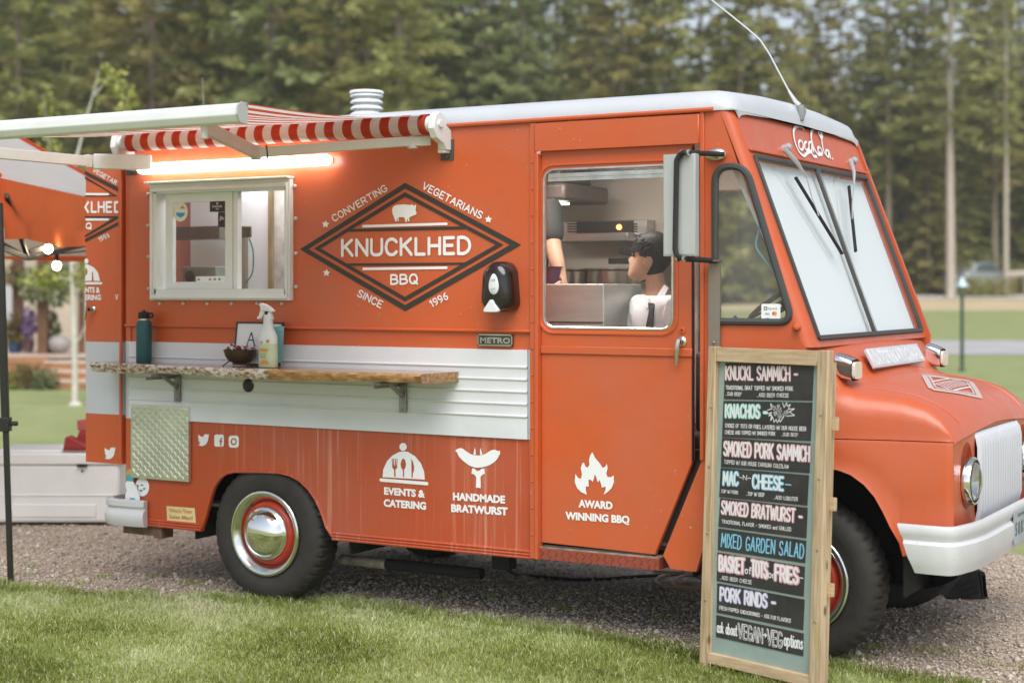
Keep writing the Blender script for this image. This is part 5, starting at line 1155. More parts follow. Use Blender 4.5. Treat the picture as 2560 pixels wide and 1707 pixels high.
def head_parts(c, yaw, pitch, s=1.0):
    """face looks along +x before turning; returns head, hair and feature meshes"""
    M_ = Matrix.Translation(c) @ Matrix.Rotation(yaw, 4, 'Z') @ Matrix.Rotation(-pitch, 4, 'Y') @ Matrix.Scale(s, 4)
    lev = [(-.122, .062, .012, .016), (-.114, .086, -.004, .030), (-.098, .094, -.026, .043), (-.082, .092, -.048, .052), (-.066, .091, -.062, .057), (-.048, .089, -.072, .061), (-.024, .088, -.084, .066), (-.004, .085, -.092, .069), (.018, .088, -.097, .072), (.036, .092, -.099, .074), (.060, .087, -.098, .075), (.084, .070, -.088, .068), (.102, .045, -.066, .052), (.114, .014, -.034, .030), (.118, -.004, -.016, .012)]
    n = 28; rows = []; hair = []
    for z, xf, xb, w in lev:
        r = []
        for j in range(n):
            a = 2 * math.pi * j / n; ca, sa = math.cos(a), math.sin(a); cx_ = (xf + xb) / 2; rx = (xf - xb) / 2
            x = cx_ + rx * (abs(ca) ** .85) * (1 if ca > 0 else -1); y = w * (abs(sa) ** .9) * (1 if sa > 0 else -1)
            if ca > .9:
                f = (ca - .9) / .1
                x += f * (.032 * math.exp(-((z + .034) / .015) ** 2) + .010 * math.exp(-((z + .006) / .022) ** 2) + .007 * math.exp(-((z + .066) / .006) ** 2) + .007 * math.exp(-((z + .080) / .006) ** 2) + .006 * math.exp(-((z + .104) / .012) ** 2))
            if .62 < ca < .9: x -= .007 * math.exp(-((z - .002) / .012) ** 2)
            r.append((x, y, z))
        rows.append(r)
    mb = MB().grid(rows, closed=True); mb.poly(rows[0][::-1]); mb.poly(rows[-1])
    for sgn in (-1, 1):
        e = MB().ball((0, 0, 0), 1, (.024, .010, .032), 12, 8); mb.add([(x - .012, y + sgn * .074, z - .014) for x, y, z in e.v], e.f)
    hb_ = MB(); hr = []
    for i, (r, L) in enumerate(zip(rows, lev)):
        q = []
        for j, (x, y, z) in enumerate(r):
            a = 2 * math.pi * j / n; front = math.cos(a)
            k = 1.0
            lim = .040 if front > .55 else (.0 if front > .1 else (-.03 if front > -.3 else -.075))
            k = 1.085 if z >= lim else .93
            if z >= lim: k += .018 * math.sin(j * 2.7 + i * 1.9)
            q.append(((x + .008) * k - .010, y * k, z * (1.10 if z > .05 else 1) + (.016 if z > .08 else 0)))
        hr.append(q)
    hb_.grid(hr, closed=True); hb_.poly(hr[-1])
    for kk in range(90):
        a = random.uniform(-3.1, 3.1); zz = random.uniform(.03, .115); q_ = 1 - max(0, (zz - .06) / .075) ** 2 * .75
        p = Vector((-.006 + .100 * q_ * math.cos(a), .086 * q_ * math.sin(a), zz)); q = p + Vector((.012 * math.cos(a) + random.uniform(.0, .02), .010 * math.sin(a), -random.uniform(-.012, .03)))
        if math.cos(a) < .75 or zz > .07: hb_.cyl(p, q, .010, .0015, 5)
    for kk in range(60):
        a = random.uniform(-1.25, 1.25); zz = random.uniform(.05, .075)
        p = Vector((.094 * math.cos(a), .083 * math.sin(a), zz)); q = p + Vector((.010 * math.cos(a), .008 * math.sin(a), -random.uniform(.02, .045)))
        hb_.cyl(p, q, .009, .002, 5)
    ft = MB(); br = MB()
    for sgn in (-1, 1):
        ft.ball((.080, sgn * .031, .004), .0125, (1, 1, .8), 10, 6)
        br.tube([(.094, sgn * .014, .022), (.092, sgn * .032, .028), (.082, sgn * .048, .022)], .0035, 6)
    br.tube([(.0985, -.020, -.073), (.103, 0, -.072), (.0985, .020, -.073)], .002, 6)
    for m_ in (mb, hb_, ft, br): m_.v = [tuple(M_ @ Vector(v)) for v in m_.v]
    return mb, hb_, ft, br
def hand(J, L, w, d, palmn, pre, curl=.5, s=1.):
    """palm and five fingers as chains from wrist w along d"""
    w = Vector(w); d = Vector(d).normalized(); n_ = Vector(palmn).normalized(); a = d.cross(n_).normalized()
    J[pre + 'palm'] = (w + d * .045 * s, (.026 * s, .016 * s)); L.append((pre + 'w', pre + 'palm'))
    for i, (o, ln) in enumerate(((-.030, .068), (-.010, .080), (.010, .076), (.029, .060))):
        k0 = w + d * .085 * s + a * o * s; k1 = k0 + (d * (1 - curl * .4) + n_ * curl * .6).normalized() * ln * .5 * s; k2 = k1 + (d * (1 - curl) + n_ * curl).normalized() * ln * .5 * s
        for m_, q in enumerate((k0, k1, k2)): J[f'{pre}f{i}{m_}'] = (q, (.0095 - .0012 * m_) * s)
        L += [(pre + 'palm', f'{pre}f{i}0'), (f'{pre}f{i}0', f'{pre}f{i}1'), (f'{pre}f{i}1', f'{pre}f{i}2')]
    t0 = w + d * .03 * s - a * .034 * s; t1 = t0 + (d * .6 - a * .5 + n_ * .4).normalized() * .035 * s; t2 = t1 + (d * .8 + n_ * .5).normalized() * .03 * s
    for m_, q in enumerate((t0, t1, t2)): J[f'{pre}t{m_}'] = (q, (.0115 - .0012 * m_) * s)
    L += [(pre + 'palm', pre + 't0'), (pre + 't0', pre + 't1'), (pre + 't1', pre + 't2')]
# ---- the seated one
hd = s8(1022, 935, .55)
nk = s8(1075, 1165, .56); px_ = Vector((2.20, .56, 1.03))
P1 = thing('person', (2.2, .56, .508), 'person in white shirt and dark tie seated in the cab looking up to the left', 'person')
chest = Vector((nk.x + .02, .57, nk.z - .22)); belly = Vector((nk.x + .04, .57, nk.z - .42))
fd = Vector((-.62, -.78, 0)).normalized(); sd_ = Vector((fd.y, -fd.x, 0))   # body faces fd; sd_ to the body's left
lsh = nk + Vector((0, 0, -.085)) + sd_ * -.165; rsh = nk + Vector((0, 0, -.085)) + sd_ * .165
if lsh.x > rsh.x: lsh, rsh = rsh, lsh
pel = Vector((belly.x + .02, .57, 1.05))
rel = Vector((2.235, .50, rsh.z - .27)); rwr = Vector((2.215, .42, 1.19))
lel = lsh + Vector((-.06, -.02, -.28)); lwr = lel + Vector((-.10, -.10, -.16))
kn1 = pel + Vector((-.36, -.10, .02)); kn2 = pel + Vector((-.36, .12, .02)); ft1 = kn1 + Vector((-.02, 0, -.47)); ft2 = kn2 + Vector((-.02, 0, -.47))
J = {'pel': (pel, .10), 'bel': (belly, .095), 'che': (chest, .10), 'ub': (nk + Vector((.01, .005, -.12)), .075), 'nk': (nk, .050), 'hd': (nk.lerp(hd, .75), .050),
     'ls': (lsh, .058), 'le': (lel, .042), 'lw': (lwr, .028), 'rs': (rsh, .058), 're': (rel, .042), 'rw': (rwr, .028),
     'k1': (kn1, .066), 'a1': (ft1 + Vector((0, 0, .06)), .045), 't1': (ft1 + Vector((-.13, 0, .03)), .035), 'k2': (kn2, .066), 'a2': (ft2 + Vector((0, 0, .06)), .045), 't2': (ft2 + Vector((-.13, 0, .03)), .035)}
L = [('pel', 'bel'), ('bel', 'che'), ('che', 'ub'), ('ub', 'nk'), ('nk', 'hd'), ('ub', 'ls'), ('ls', 'le'), ('le', 'lw'), ('ub', 'rs'), ('rs', 're'), ('re', 'rw'), ('pel', 'k1'), ('k1', 'a1'), ('a1', 't1'), ('pel', 'k2'), ('k2', 'a2'), ('a2', 't2')]
hand(J, L, lwr, lwr - lel, (0, .3, -1), 'l'); hand(J, L, rwr, rwr - rel, (-.3, .2, -1), 'r')
vs, fs = skinned(J, L, 2, 'pel'); h_, hr_, ey_, bw_ = head_parts(hd, R(180) + R(10), R(13), 1.0)
mb = MB().add(vs, fs); mb.add(h_.v, h_.f); body1 = mb.build('body', SKIN, P1, smooth=80)
hr_.build('hair', HAIR, P1, smooth=80); ey_.build('eyes', mat('eye', (.05, .04, .035), .2), P1); bw_.build('eyebrows', HAIR, P1)
g = lambda k, a: (J[k][0], J[k][1] * a if not isinstance(J[k][1], tuple) else J[k][1])
JS = {'pel': g('pel', 1.35), 'bel': g('bel', 1.4), 'che': g('che', 1.42), 'ub': (nk + Vector((.01, .005, -.10)), .118), 'nk': (nk + Vector((.004, 0, -.035)), .076), 'ls': g('ls', 1.28), 'le': g('le', 1.35), 'lw': (lwr.lerp(lel, .12), .040), 'rs': g('rs', 1.28), 're': g('re', 1.35), 'rw': (rwr.lerp(rel, .12), .040)}
LS = [('pel', 'bel'), ('bel', 'che'), ('che', 'ub'), ('ub', 'nk'), ('ub', 'ls'), ('ls', 'le'), ('le', 'lw'), ('ub', 'rs'), ('rs', 're'), ('re', 'rw')]
vs, fs = skinned(JS, LS, 2, 'pel'); shirt = MB().add(vs, fs).build('shirt', SHIRT, P1, smooth=80)
JT = {'pel': (pel + Vector((0, 0, -.01)), .135), 'k1': (kn1, .078), 'a1': (ft1 + Vector((0, 0, .09)), .058), 'k2': (kn2, .078), 'a2': (ft2 + Vector((0, 0, .09)), .058)}
vs, fs = skinned(JT, [('pel', 'k1'), ('k1', 'a1'), ('pel', 'k2'), ('k2', 'a2')], 2, 'pel'); MB().add(vs, fs).build('trousers', TROU, P1, smooth=80)
# collar wings and tie lie on the shirt front
fr0 = nk + fd * .075 + Vector((0, 0, -.075))
cp = [s8(x, y, .455 - (y - 1210) * .0003) for x, y in ((990, 1218), (1018, 1245), (1000, 1330), (968, 1300))]; cq = [s8(x, y, .462 - (y - 1210) * .0003) for x, y in ((1040, 1270), (1130, 1130), (1165, 1160), (1085, 1305))]
mb = MB().plate([cp], (0, .006, 0)).plate([cq], (0, .006, 0)); mb.build('collar', SHIRT, P1, bevel=.003)
tq = [s8(x, y, .428 - min(.03, (y - 1275) * .0003)) for x, y in ((1000, 1275), (1055, 1280), (1060, 1300), (1048, 1325), (1040, 1455), (1046, 1560), (985, 1560), (985, 1455), (1010, 1330), (1004, 1305))]
MB().plate([tq], (0, .012, 0)).build('tie', mat('dark_tie', (.035, .035, .038), .6, var=.5, vscale=6), P1, bevel=.004)
# ---- the standing one, mostly behind the door frame
sh0 = s8(232, 545, .78)
P2 = thing('person', (sh0.x - .2, .80, .508), 'standing person in black short sleeves holding a purple tub, half hidden by the door frame', 'person')
el = s8(262, 850, .72); wr = s8(325, 1085, .68)
nk2 = Vector((sh0.x - .19, .82, sh0.z + .09)); hd2 = nk2 + Vector((.03, -.02, .17)); pel2 = Vector((nk2.x, .82, 1.42)); o2 = Vector((sh0.x - .38, .84, sh0.z))
lel2 = o2 + Vector((-.03, -.06, -.31)); lwr2 = wr + Vector((-.13, -.05, .02))
J = {'pel': (pel2, .13), 'bel': (Vector((nk2.x, .82, 1.60)), .125), 'che': (Vector((nk2.x, .82, sh0.z - .16)), .14), 'ub': (nk2 + Vector((0, 0, -.11)), .10), 'nk': (nk2, .058), 'hd': (nk2.lerp(hd2, .7), .056),
     'rs': (sh0, .06), 're': (el, .046), 'rf': (el.lerp(wr, .35), .047), 'rw': (wr, .029), 'ls': (o2, .06), 'le': (lel2, .044), 'lw': (lwr2, .029),
     'k1': (Vector((nk2.x + .08, .78, 1.0)), .07), 'a1': (Vector((nk2.x + .08, .80, .58)), .045), 't1': (Vector((nk2.x + .12, .70, .54)), .035), 'k2': (Vector((nk2.x - .1, .82, 1.0)), .07), 'a2': (Vector((nk2.x - .1, .84, .58)), .045), 't2': (Vector((nk2.x - .1, .74, .54)), .035)}
L = [('pel', 'bel'), ('bel', 'che'), ('che', 'ub'), ('ub', 'nk'), ('nk', 'hd'), ('ub', 'rs'), ('rs', 're'), ('re', 'rf'), ('rf', 'rw'), ('ub', 'ls'), ('ls', 'le'), ('le', 'lw'), ('pel', 'k1'), ('k1', 'a1'), ('a1', 't1'), ('pel', 'k2'), ('k2', 'a2'), ('a2', 't2')]
hand(J, L, wr, wr - el, (-1, .1, 0), 'r', .7); hand(J, L, lwr2, (1, -.2, -.6), (0, 1, 0), 'l', .7)
vs, fs = skinned(J, L, 2, 'pel'); h_, hr_, ey_, bw_ = head_parts(hd2, R(-70), R(-15), 1.0)
mb = MB().add(vs, fs); mb.add(h_.v, h_.f); mb.build('body', SKIN, P2, smooth=80); hr_.build('hair', HAIR, P2, smooth=80); ey_.build('eyes', mat('eye', (.05, .04, .035)), P2); bw_.build('eyebrows', HAIR, P2)
JS = {'pel': g('pel', 1.1), 'bel': g('bel', 1.12), 'che': g('che', 1.12), 'ub': g('ub', 1.16), 'nk': (nk2 + Vector((0, 0, -.05)), .07), 'rs': g('rs', 1.35), 're': (sh0.lerp(el, .93), .066), 'ls': g('ls', 1.35), 'le': (o2.lerp(lel2, .93), .066)}
vs, fs = skinned(JS, [('pel', 'bel'), ('bel', 'che'), ('che', 'ub'), ('ub', 'nk'), ('ub', 'rs'), ('rs', 're'), ('ub', 'ls'), ('ls', 'le')], 2, 'pel'); MB().add(vs, fs).build('tee_shirt', TEE, P2, smooth=80)
JT = {'pel': g('pel', 1.06), 'k1': g('k1', 1.2), 'a1': (J['a1'][0] + Vector((0, 0, .04)), .06), 'k2': g('k2', 1.2), 'a2': (J['a2'][0] + Vector((0, 0, .04)), .06)}
vs, fs = skinned(JT, [('pel', 'k1'), ('k1', 'a1'), ('pel', 'k2'), ('k2', 'a2')], 2, 'pel'); MB().add(vs, fs).build('trousers', TROU, P2, smooth=80)
a = s8(180, 998, .60); b = s8(292, 1120, .60)
tc_ = Vector(((a.x + b.x) / 2 - .03, .66, b.z - .02)); r_ = (b.x - a.x) / 2 + .02
o = MB().lathe(tc_, (0, 0, 1), [(0, 0), (r_ * .86, 0), (r_, a.z - b.z + .02), (r_ + .006, a.z - b.z + .024), (r_ - .008, a.z - b.z + .02), (r_ * .83, .01), (0, .01)], 24).build('tub', mat('purple_plastic', (.085, .018, .06), .4), None); setp(o, 'purple plastic tub held behind the left edge of the door window', 'tub')

# ================================================================ things on the shelf
def onshelf(c, x, y): return G(*px(c, x, y), ZSH)
b0 = onshelf('c4', 1200, 1018); BX = b0.x; BY = -.075; BX = S(*px('c4', 1200, 1018), BY).x
t = thing('water_bottle', (BX, BY, ZSH), 'tall dark teal insulated water bottle at the rear end of the shelf', 'bottle')
k = 1.0
MB().lathe((BX, BY, ZSH), (0, 0, 1), [(0, 0), (.040, 0), (.0435, .006), (.0435, .215), (.041, .228), (.030, .238), (.027, .241), (0, .241)], 32).build('body', mat('teal_powder_coat', (.012, .085, .092), .45, bump=.05, bscale=200), t, smooth=40)
MB().lathe((BX, BY, ZSH + .239), (0, 0, 1), [(.0285, 0), (.0285, .010)], 32).build('steel_neck', STAIN, t)
cp_ = MB().lathe((BX, BY, ZSH + .248), (0, 0, 1), [(.030, 0), (.032, .004), (.032, .030), (.028, .038), (0, .040)], 32).cyl((BX, BY, ZSH + .285), (BX, BY, ZSH + .296), .009, n=12).build('cap', BLACKR, t, smooth=40)
MB().tube([(BX + .028, BY, ZSH + .276)] + [(BX + .050 + .016 * math.sin(q), BY, ZSH + .268 - .014 * math.cos(q) * 1) for q in np.linspace(2.4, -2.4 + 3.1, 8)] + [(BX + .03, BY, ZSH + .256)], .006, 8).build('carry_loop', BLACKR, t)
# framed certificate
FY = -.03; fa = S(*px('b', 400, 1240), FY); fb = S(*px('b', 1230, 1240), FY); fc = S(*px('b', 1275, 468), FY); fz1 = fc.z
ffx0, ffx1 = fa.x, fb.x; lean = .020
t = thing('framed_certificate', ((ffx0 + ffx1) / 2, FY, ZSH), 'thin black framed certificate with a big letter A leaning on the wall', 'picture frame')
def FRM(x, z, k=0): return Vector((x, FY - .045 + (z - ZSH) * .14 - k, z))
def fq(x0, x1, z0, z1, k): return [FRM(x0, z0, k), FRM(x1, z0, k), FRM(x1, z1, k), FRM(x0, z1, k)]
zf0, zf1 = ZSH + .004, fz1
MB().plate([fq(ffx0, ffx1, zf0, zf1, .008), fq(ffx0 + .009, ffx1 - .009, zf0 + .009, zf1 - .009, .008)], (0, .016, 0)).build('frame', mat('black_frame', (.018, .017, .014), .35), t, bevel=.002)
pp = MB().plate([fq(ffx0 + .006, ffx1 - .006, zf0 + .006, zf1 - .006, .002)], (0, .003, 0)).build('paper', mat('certificate_paper', (.72, .73, .76), .5), t)
CT = Plane2(FRM(0, ZSH, .0032), Vector((0, -1, -.14)), .0005)
mb = MB(); shape(mb, CT, 'b', [[(530, 893), (540, 880), (615, 660), (640, 632), (700, 880), (735, 890), (660, 893), (672, 880), (655, 795), (585, 795), (562, 880), (580, 893)], [(594, 772), (652, 772), (628, 690)]]); mb.build('letter', mat('dark_green_ink', (.02, .06, .05)), pp, smooth=None)
mb = MB(); shape(mb, CT, 'b', [[(985, 545), (1215, 535), (1180, 1190), (985, 1190)]]); mb.build('blue_panel', mat('aqua_print', (.22, .50, .52), .5, var=.12, vscale=30, stretch=(.1, 1, 2)), pp, smooth=None)
mb = MB()
for i in range(4): shape(mb, CT, 'b', [[(670, 1035 + i * 26), (770, 1035 + i * 26), (770, 1045 + i * 26), (670, 1045 + i * 26)]])
mb.build('small_print', mat('print_grey', (.40, .40, .42)), pp, smooth=None)
# kettle-grill shaped bowl with wrapped sweets
GY = -.15; gc = S(*px('b', 432, 1000), GY); gx = gc.x; gr_ = (S(*px('b', 660, 960), GY).x - S(*px('b', 205, 960), GY).x) / 2; zr = S(*px('b', 430, 958), GY).z
t = thing('grill_bowl', (gx, GY, ZSH), 'little black kettle grill bowl of wrapped sweets on three wire legs', 'bowl')
MB().lathe((gx, GY, zr), (0, 0, -1), [(gr_ - .003, .0), (gr_ + .002, -.002), (gr_ + .001, .004), (gr_ * .93, gr_ * .35), (gr_ * .72, gr_ * .66), (gr_ * .4, gr_ * .82), (0, gr_ * .86)], 28).lathe((gx, GY, zr - .006), (0, 0, 1), [(0, 0), (gr_ * .97, 0)], 24).build('bowl', mat('dark_enamel', (.04, .022, .012), .4, var=.3, vscale=20), t)
for a in (200, 335, 90):
    d = Vector((math.cos(R(a)), math.sin(R(a)), 0)); MB().tube([Vector((gx, GY, zr - gr_ * .62)) + d * gr_ * .62, Vector((gx, GY, ZSH + .002)) + d * gr_ * 1.12], .0032, 6).build('leg', BLACK, t)
mb = MB(); mis = []
for i in range(46):
    a = random.uniform(0, 6.28); r = gr_ * .86 * math.sqrt(random.random()); c = Vector((gx + r * math.cos(a), GY + r * math.sin(a), zr + .004 + .012 * (1 - r / gr_) + random.uniform(0, .006)))
    d = Vector((random.uniform(-1, 1), random.uniform(-1, 1), random.uniform(-.3, .5))).normalized(); mi = random.randrange(3)
    mb.cyl(c - d * .007, c + d * .007, .0045, .0045, 6, mi=mi); mb.cyl(c + d * .007, c + d * .012, .001, .005, 5, mi=mi); mb.cyl(c - d * .012, c - d * .007, .005, .001, 5, mi=mi)
o = mb.build('sweets', [mat('wrapper_red', (.42, .05, .05), .3), mat('wrapper_white', (.70, .64, .62), .3), mat('wrapper_brown', (.16, .05, .04), .3)], t); o['kind'] = 'stuff'
q = [S(*px('b', x, y), GY - .02) for x, y in ((260, 840), (400, 945), (390, 975), (250, 965))]; MB().plate([q], (0, .003, 0)).build('paper_scoop', BLACKR, t)
# spray bottle
SY = -.17; sp0 = S(*px('b', 930, 1340), SY); SXX = sp0.x; hw = (S(*px('b', 1085, 1200), SY).x - S(*px('b', 770, 1200), SY).x) / 2
def sz(y): return S(*px('b', 930, y), SY).z
t = thing('spray_bottle', (SXX, SY, ZSH), 'white spray bottle of pale green cleaner standing before the framed certificate', 'spray bottle')
def osec(z, w, d): return [(SXX + w * math.cos(q) * (abs(math.cos(q)) ** -.25 if abs(math.cos(q)) > .05 else 1), SY + d * math.sin(q), z) for q in np.linspace(0, 2 * math.pi, 29)[:-1]]
liq = [osec(ZSH + .001, hw * .9, .03), osec(ZSH + .006, hw * .97, .034), osec(sz(1100), hw * .97, .034), osec(sz(845), hw * .95, .034)]
mb = MB().grid(liq, closed=True); mb.poly(liq[0]); mb.build('body', mat('green_cleaner', (.50, .56, .36), .3), t, smooth=60)
upp = [osec(sz(845), hw * .95, .034), osec(sz(720), hw * .95, .034), osec(sz(640), hw * .72, .028), osec(sz(560), hw * .50, .021), osec(sz(400), hw * .44, .018), osec(sz(330), hw * .38, .016)]
mb = MB().grid(upp, closed=True); mb.poly(upp[-1]); mb.build('shoulder', mat('cloudy_plastic', (.66, .69, .68), .4), t, smooth=60)
TRG = mat('white_plastic', (.74, .75, .76), .4)
q = [S(*px('b', x, y), SY - .012) for x, y in ((758, 135), (800, 128), (870, 150), (950, 200), (1018, 262), (1010, 285), (950, 285), (965, 330), (990, 420), (850, 420), (858, 300), (845, 330), (800, 390), (760, 412), (728, 408), (724, 385), (758, 345), (782, 260), (790, 205), (760, 170))]
MB().plate([q], (0, .024, 0)).build('trigger_head', TRG, t, bevel=.004)
LBP = Plane2((0, SY - .036, 0), (0, -1, 0), .001); mb = MB()
for (x0, x1, y0, y1) in ((780, 920, 935, 985), (895, 945, 775, 832)): shape(mb, LBP, 'b', [[(x0, y0), (x1, y0), (x1, y1), (x0, y1)]])
shape(mb, LBP, 'b', [[(785, 1200), (820, 1130), (870, 1150), (890, 1130), (945, 1205)]]); mb.build('label_marks', mat('label_orange', (.62, .24, .03)), t, smooth=None)
mb = MB()
for i in range(5): shape(mb, LBP, 'b', [[(785, 1020 + i * 20), (900 - (i % 2) * 20, 1020 + i * 20), (900 - (i % 2) * 20, 1026 + i * 20), (785, 1026 + i * 20)]])
shape(mb, LBP, 'b', [[(798, 800), (818, 800), (825, 842), (795, 842)]]); mb.build('label_text', mat('label_dark', (.16, .20, .13)), t, smooth=None)

# ================================================================ menu board
BL = G(1606 * 2560 / 2352, 1503 * 2560 / 2352, .05); BRr = G(1881 * 2560 / 2352, 1567 * 2560 / 2352, .05); bu = (BRr - BL).normalized(); bb = Vector((-bu.y, bu.x, 0)); 
if bb.y < 0: bb = -bb
al = R(2.5); bup = (bb * math.sin(al) + Vector((0, 0, math.cos(al)))); bn = bu.cross(bup).normalized()
if bn.y > 0: bn = -bn
BPL = Plane2(BL, bn, .0)
bw = (BRr - BL).length
board = thing('menu_board', BL + bu * bw / 2 - Vector((0, 0, .05)), 'tall timber framed chalk menu board standing on the grass before the front wheel', 'menu board')
PINE = bpy.data.materials.new('pine_timber'); PINE.use_nodes = True
nt = PINE.node_tree; n = nt.nodes; l = nt.links; p = n['Principled BSDF']; p.inputs['Roughness'].default_value = .6
tc = n.new('ShaderNodeTexCoord')
mp = n.new('ShaderNodeMapping'); mp.inputs['Scale'].default_value = (34, 34, 1.6); l.new(tc.outputs['Object'], mp.inputs[0])
nz = n.new('ShaderNodeTexNoise'); nz.inputs['Scale'].default_value = 2.2; nz.inputs['Detail'].default_value = 6; l.new(mp.outputs[0], nz.inputs['Vector'])
cr = n.new('ShaderNodeValToRGB'); e = cr.color_ramp.elements; e[0].position = .32; e[0].color = (.34, .235, .13, 1); e[1].position = .62; e[1].color = (.54, .41, .265, 1); l.new(nz.outputs[0], cr.inputs[0])
mp2 = n.new('ShaderNodeMapping'); mp2.inputs['Scale'].default_value = (9, 9, 4.5); l.new(tc.outputs['Object'], mp2.inputs[0])
vo = n.new('ShaderNodeTexVoronoi'); vo.inputs['Scale'].default_value = 1.3; l.new(mp2.outputs[0], vo.inputs['Vector'])
mr = n.new('ShaderNodeMapRange'); mr.inputs[1].default_value = .07; mr.inputs[2].default_value = .17; mr.inputs[3].default_value = 1; mr.inputs[4].default_value = 0; l.new(vo.outputs['Distance'], mr.inputs[0])
mx = n.new('ShaderNodeMix'); mx.data_type = 'RGBA'; l.new(mr.outputs[0], mx.inputs[0]); l.new(cr.outputs[0], mx.inputs[6]); mx.inputs[7].default_value = (.16, .085, .035, 1); l.new(mx.outputs[2], p.inputs['Base Color'])
bh = (on(*[v * 2560 / 2352 for v in (1625, 795)], BL, bn) - BL).dot(bup)
def BP(u, v, k=0): return BL + bu * u + bup * v + bn * k
def bbox(mb, u0, u1, v0, v1, k0, k1): return mb.plate([[BP(u0, v0, k0), BP(u1, v0, k0), BP(u1, v1, k0), BP(u0, v1, k0)]], bn * (k1 - k0))
SWD = .056; SWL = .046; RH = .066
bbox(MB(), 0, SWL, -.05, bh, -.04, 0).build('stile', PINE, board, bevel=.003); bbox(MB(), bw - SWD, bw, -.05, bh, -.04, 0).build('stile', PINE, board, bevel=.003)
rail = bbox(MB(), SWL + .001, bw - SWD - .001, bh - RH, bh - .002, -.04, -.002).build('rail', mat('pine_rail', (.49, .36, .22), .6, var=.25, vscale=5, stretch=(1.5, 1.5, 14)), board, bevel=.003)
bbox(MB(), SWL + .001, bw - SWD - .001, -.03, .018, -.04, -.003).build('rail', MATS['pine_rail'], board, bevel=.003)
bbox(MB(), SWL - .01, bw - SWD + .01, .0, bh - RH + .01, -.036, -.028).build('panel', mat('sage_panel', (.27, .345, .31), .5, var=.10, vscale=6), board)
mb = MB()
for v in (.28, .62, .98): bbox(mb, bw - .04, bw + .022, bh - v - .055, bh - v, -.060, -.0405)
mb.build('batten', MATS['pine_rail'], board)
mb = bbox(MB(), .02, .06, -.05, bh - .05, -.085, -.045); bbox(mb, bw - .06, bw - .02, -.05, bh - .05, -.085, -.061); mb.build('back_leg', PINE, board)
mb = MB()
for u in (.028, bw - .028):
    for v in (.25, .55, .85, 1.12): c = BP(u, v, 0); mb.lathe(c, bn, [(.007, 0), (.006, .003), (0, .0035)], 10)
mb.build('screw', STAIN, board)
# chalk strips
CHALK = mat('chalk_strip', (.030, .028, .027), .6, var=.5, vscale=7)
BK = Plane2(BL - bn * .028, bn, .0)
quads = [('d4', (398, 198), (1168, 205), (1155, 528), (385, 513)), ('d4', (383, 528), (1155, 543), (1140, 878), (370, 845)), ('d4', (370, 850), (1138, 898), (1130, 1158), (360, 1105)), ('d4', (358, 1112), (1125, 1175), (1110, 1440), (345, 1365)),
         ('d5', (349, -20), (1096, 63), (1085, 325), (333, 225)), ('d5', (332, 240), (1085, 345), (1075, 538), (328, 425)), ('d5', (325, 445), (1073, 568), (1062, 825), (318, 690)), ('d5', (322, 708), (1070, 850), (1058, 1112), (318, 960)), ('d5', (316, 982), (1062, 1140), (1058, 1335), (312, 1168))]
strips = []
for q in quads: strips.append(MB().plate([[BK.at(px(q[0], *c)) for c in q[1:]]], bn * .003).build('chalk_strip', CHALK, board))
TX = Plane2(BL - bn * .025, bn, .0006)
CW = mat('chalk_white', (.74, .74, .74), .8); CPK = mat('chalk_pink', (.66, .34, .38), .8); CMINT = mat('chalk_mint', (.25, .60, .52), .8); CBL = mat('chalk_blue', (.20, .50, .66), .8); CLIL = mat('chalk_lilac', (.46, .42, .70), .8)
def chalk(i, c, body, p00, p10, p01, m, w=.15, gap=.2, style='solid', rot=0):
    pa, pb, pc = px(c, *p00), px(c, *p10), px(c, *p01)
    TX.eps = .0008
    if style == 'halo': mb = MB(); handset(mb, TX, body, pa, pb, pc, w * 2.0, gap=gap, jitter=.02); mb.build('chalk_shadow', m, strips[i], smooth=None); TX.eps = .0022; mb = MB(); handset(mb, TX, body, pa, pb, pc, w, gap=gap, jitter=.0); mb.build('chalk_writing', CW, strips[i], smooth=None)
    elif style == 'open': mb = MB(); handset(mb, TX, body, pa, pb, pc, w * 1.55, gap=gap, jitter=.0); mb.build('chalk_writing', m, strips[i], smooth=None); TX.eps = .0022; mb = MB(); handset(mb, TX, body, pa, pb, pc, w * .5, gap=gap); mb.build('letter_core', CHALK, strips[i], smooth=None)
    else: mb = MB(); handset(mb, TX, body, pa, pb, pc, w, gap=gap, jitter=.03); mb.build('chalk_writing', m, strips[i], smooth=None)
ch = chalk
ch(0, 'd4', 'KNUCKL SAMMICH -', (402, 342), (1024, 352), (402, 232), CPK, .105, .2, 'halo'); ch(0, 'd4', 'TRADITIONAL BRAT TOPPED W/ SMOKED PORK', (400, 430), (985, 440), (400, 397), CW, .15); ch(0, 'd4', '...SUB BEEF', (398, 480), (537, 486), (398, 452), CW, .15); ch(0, 'd4', '...ADD BEER CHEESE', (672, 493), (948, 497), (672, 462), CW, .15)
ch(1, 'd4', 'KNACHOS -', (400, 668), (757, 678), (402, 565), CMINT, .15, .2, 'halo'); ch(1, 'd4', 'CHOICE OF TOTS OR FRIES, LAYERED W/ OUR HOUSE BEER', (397, 758), (1100, 790), (397, 726), CW, .15); ch(1, 'd4', 'CHEESE AND TOPPED W/ SMOKED PORK', (395, 816), (830, 830), (395, 786), CW, .15); ch(1, 'd4', '...SUB BEEF', (885, 832), (1030, 838), (885, 805), CW, .15)
ch(1, 'd4', 'OUR', (815, 612), (875, 588), (808, 582), CW, .12); ch(1, 'd4', 'BEST', (828, 658), (895, 622), (818, 628), CW, .12); ch(1, 'd4', 'SELLER!', (862, 688), (950, 635), (852, 660), CW, .12)
mb = MB(); TX.eps = .0008
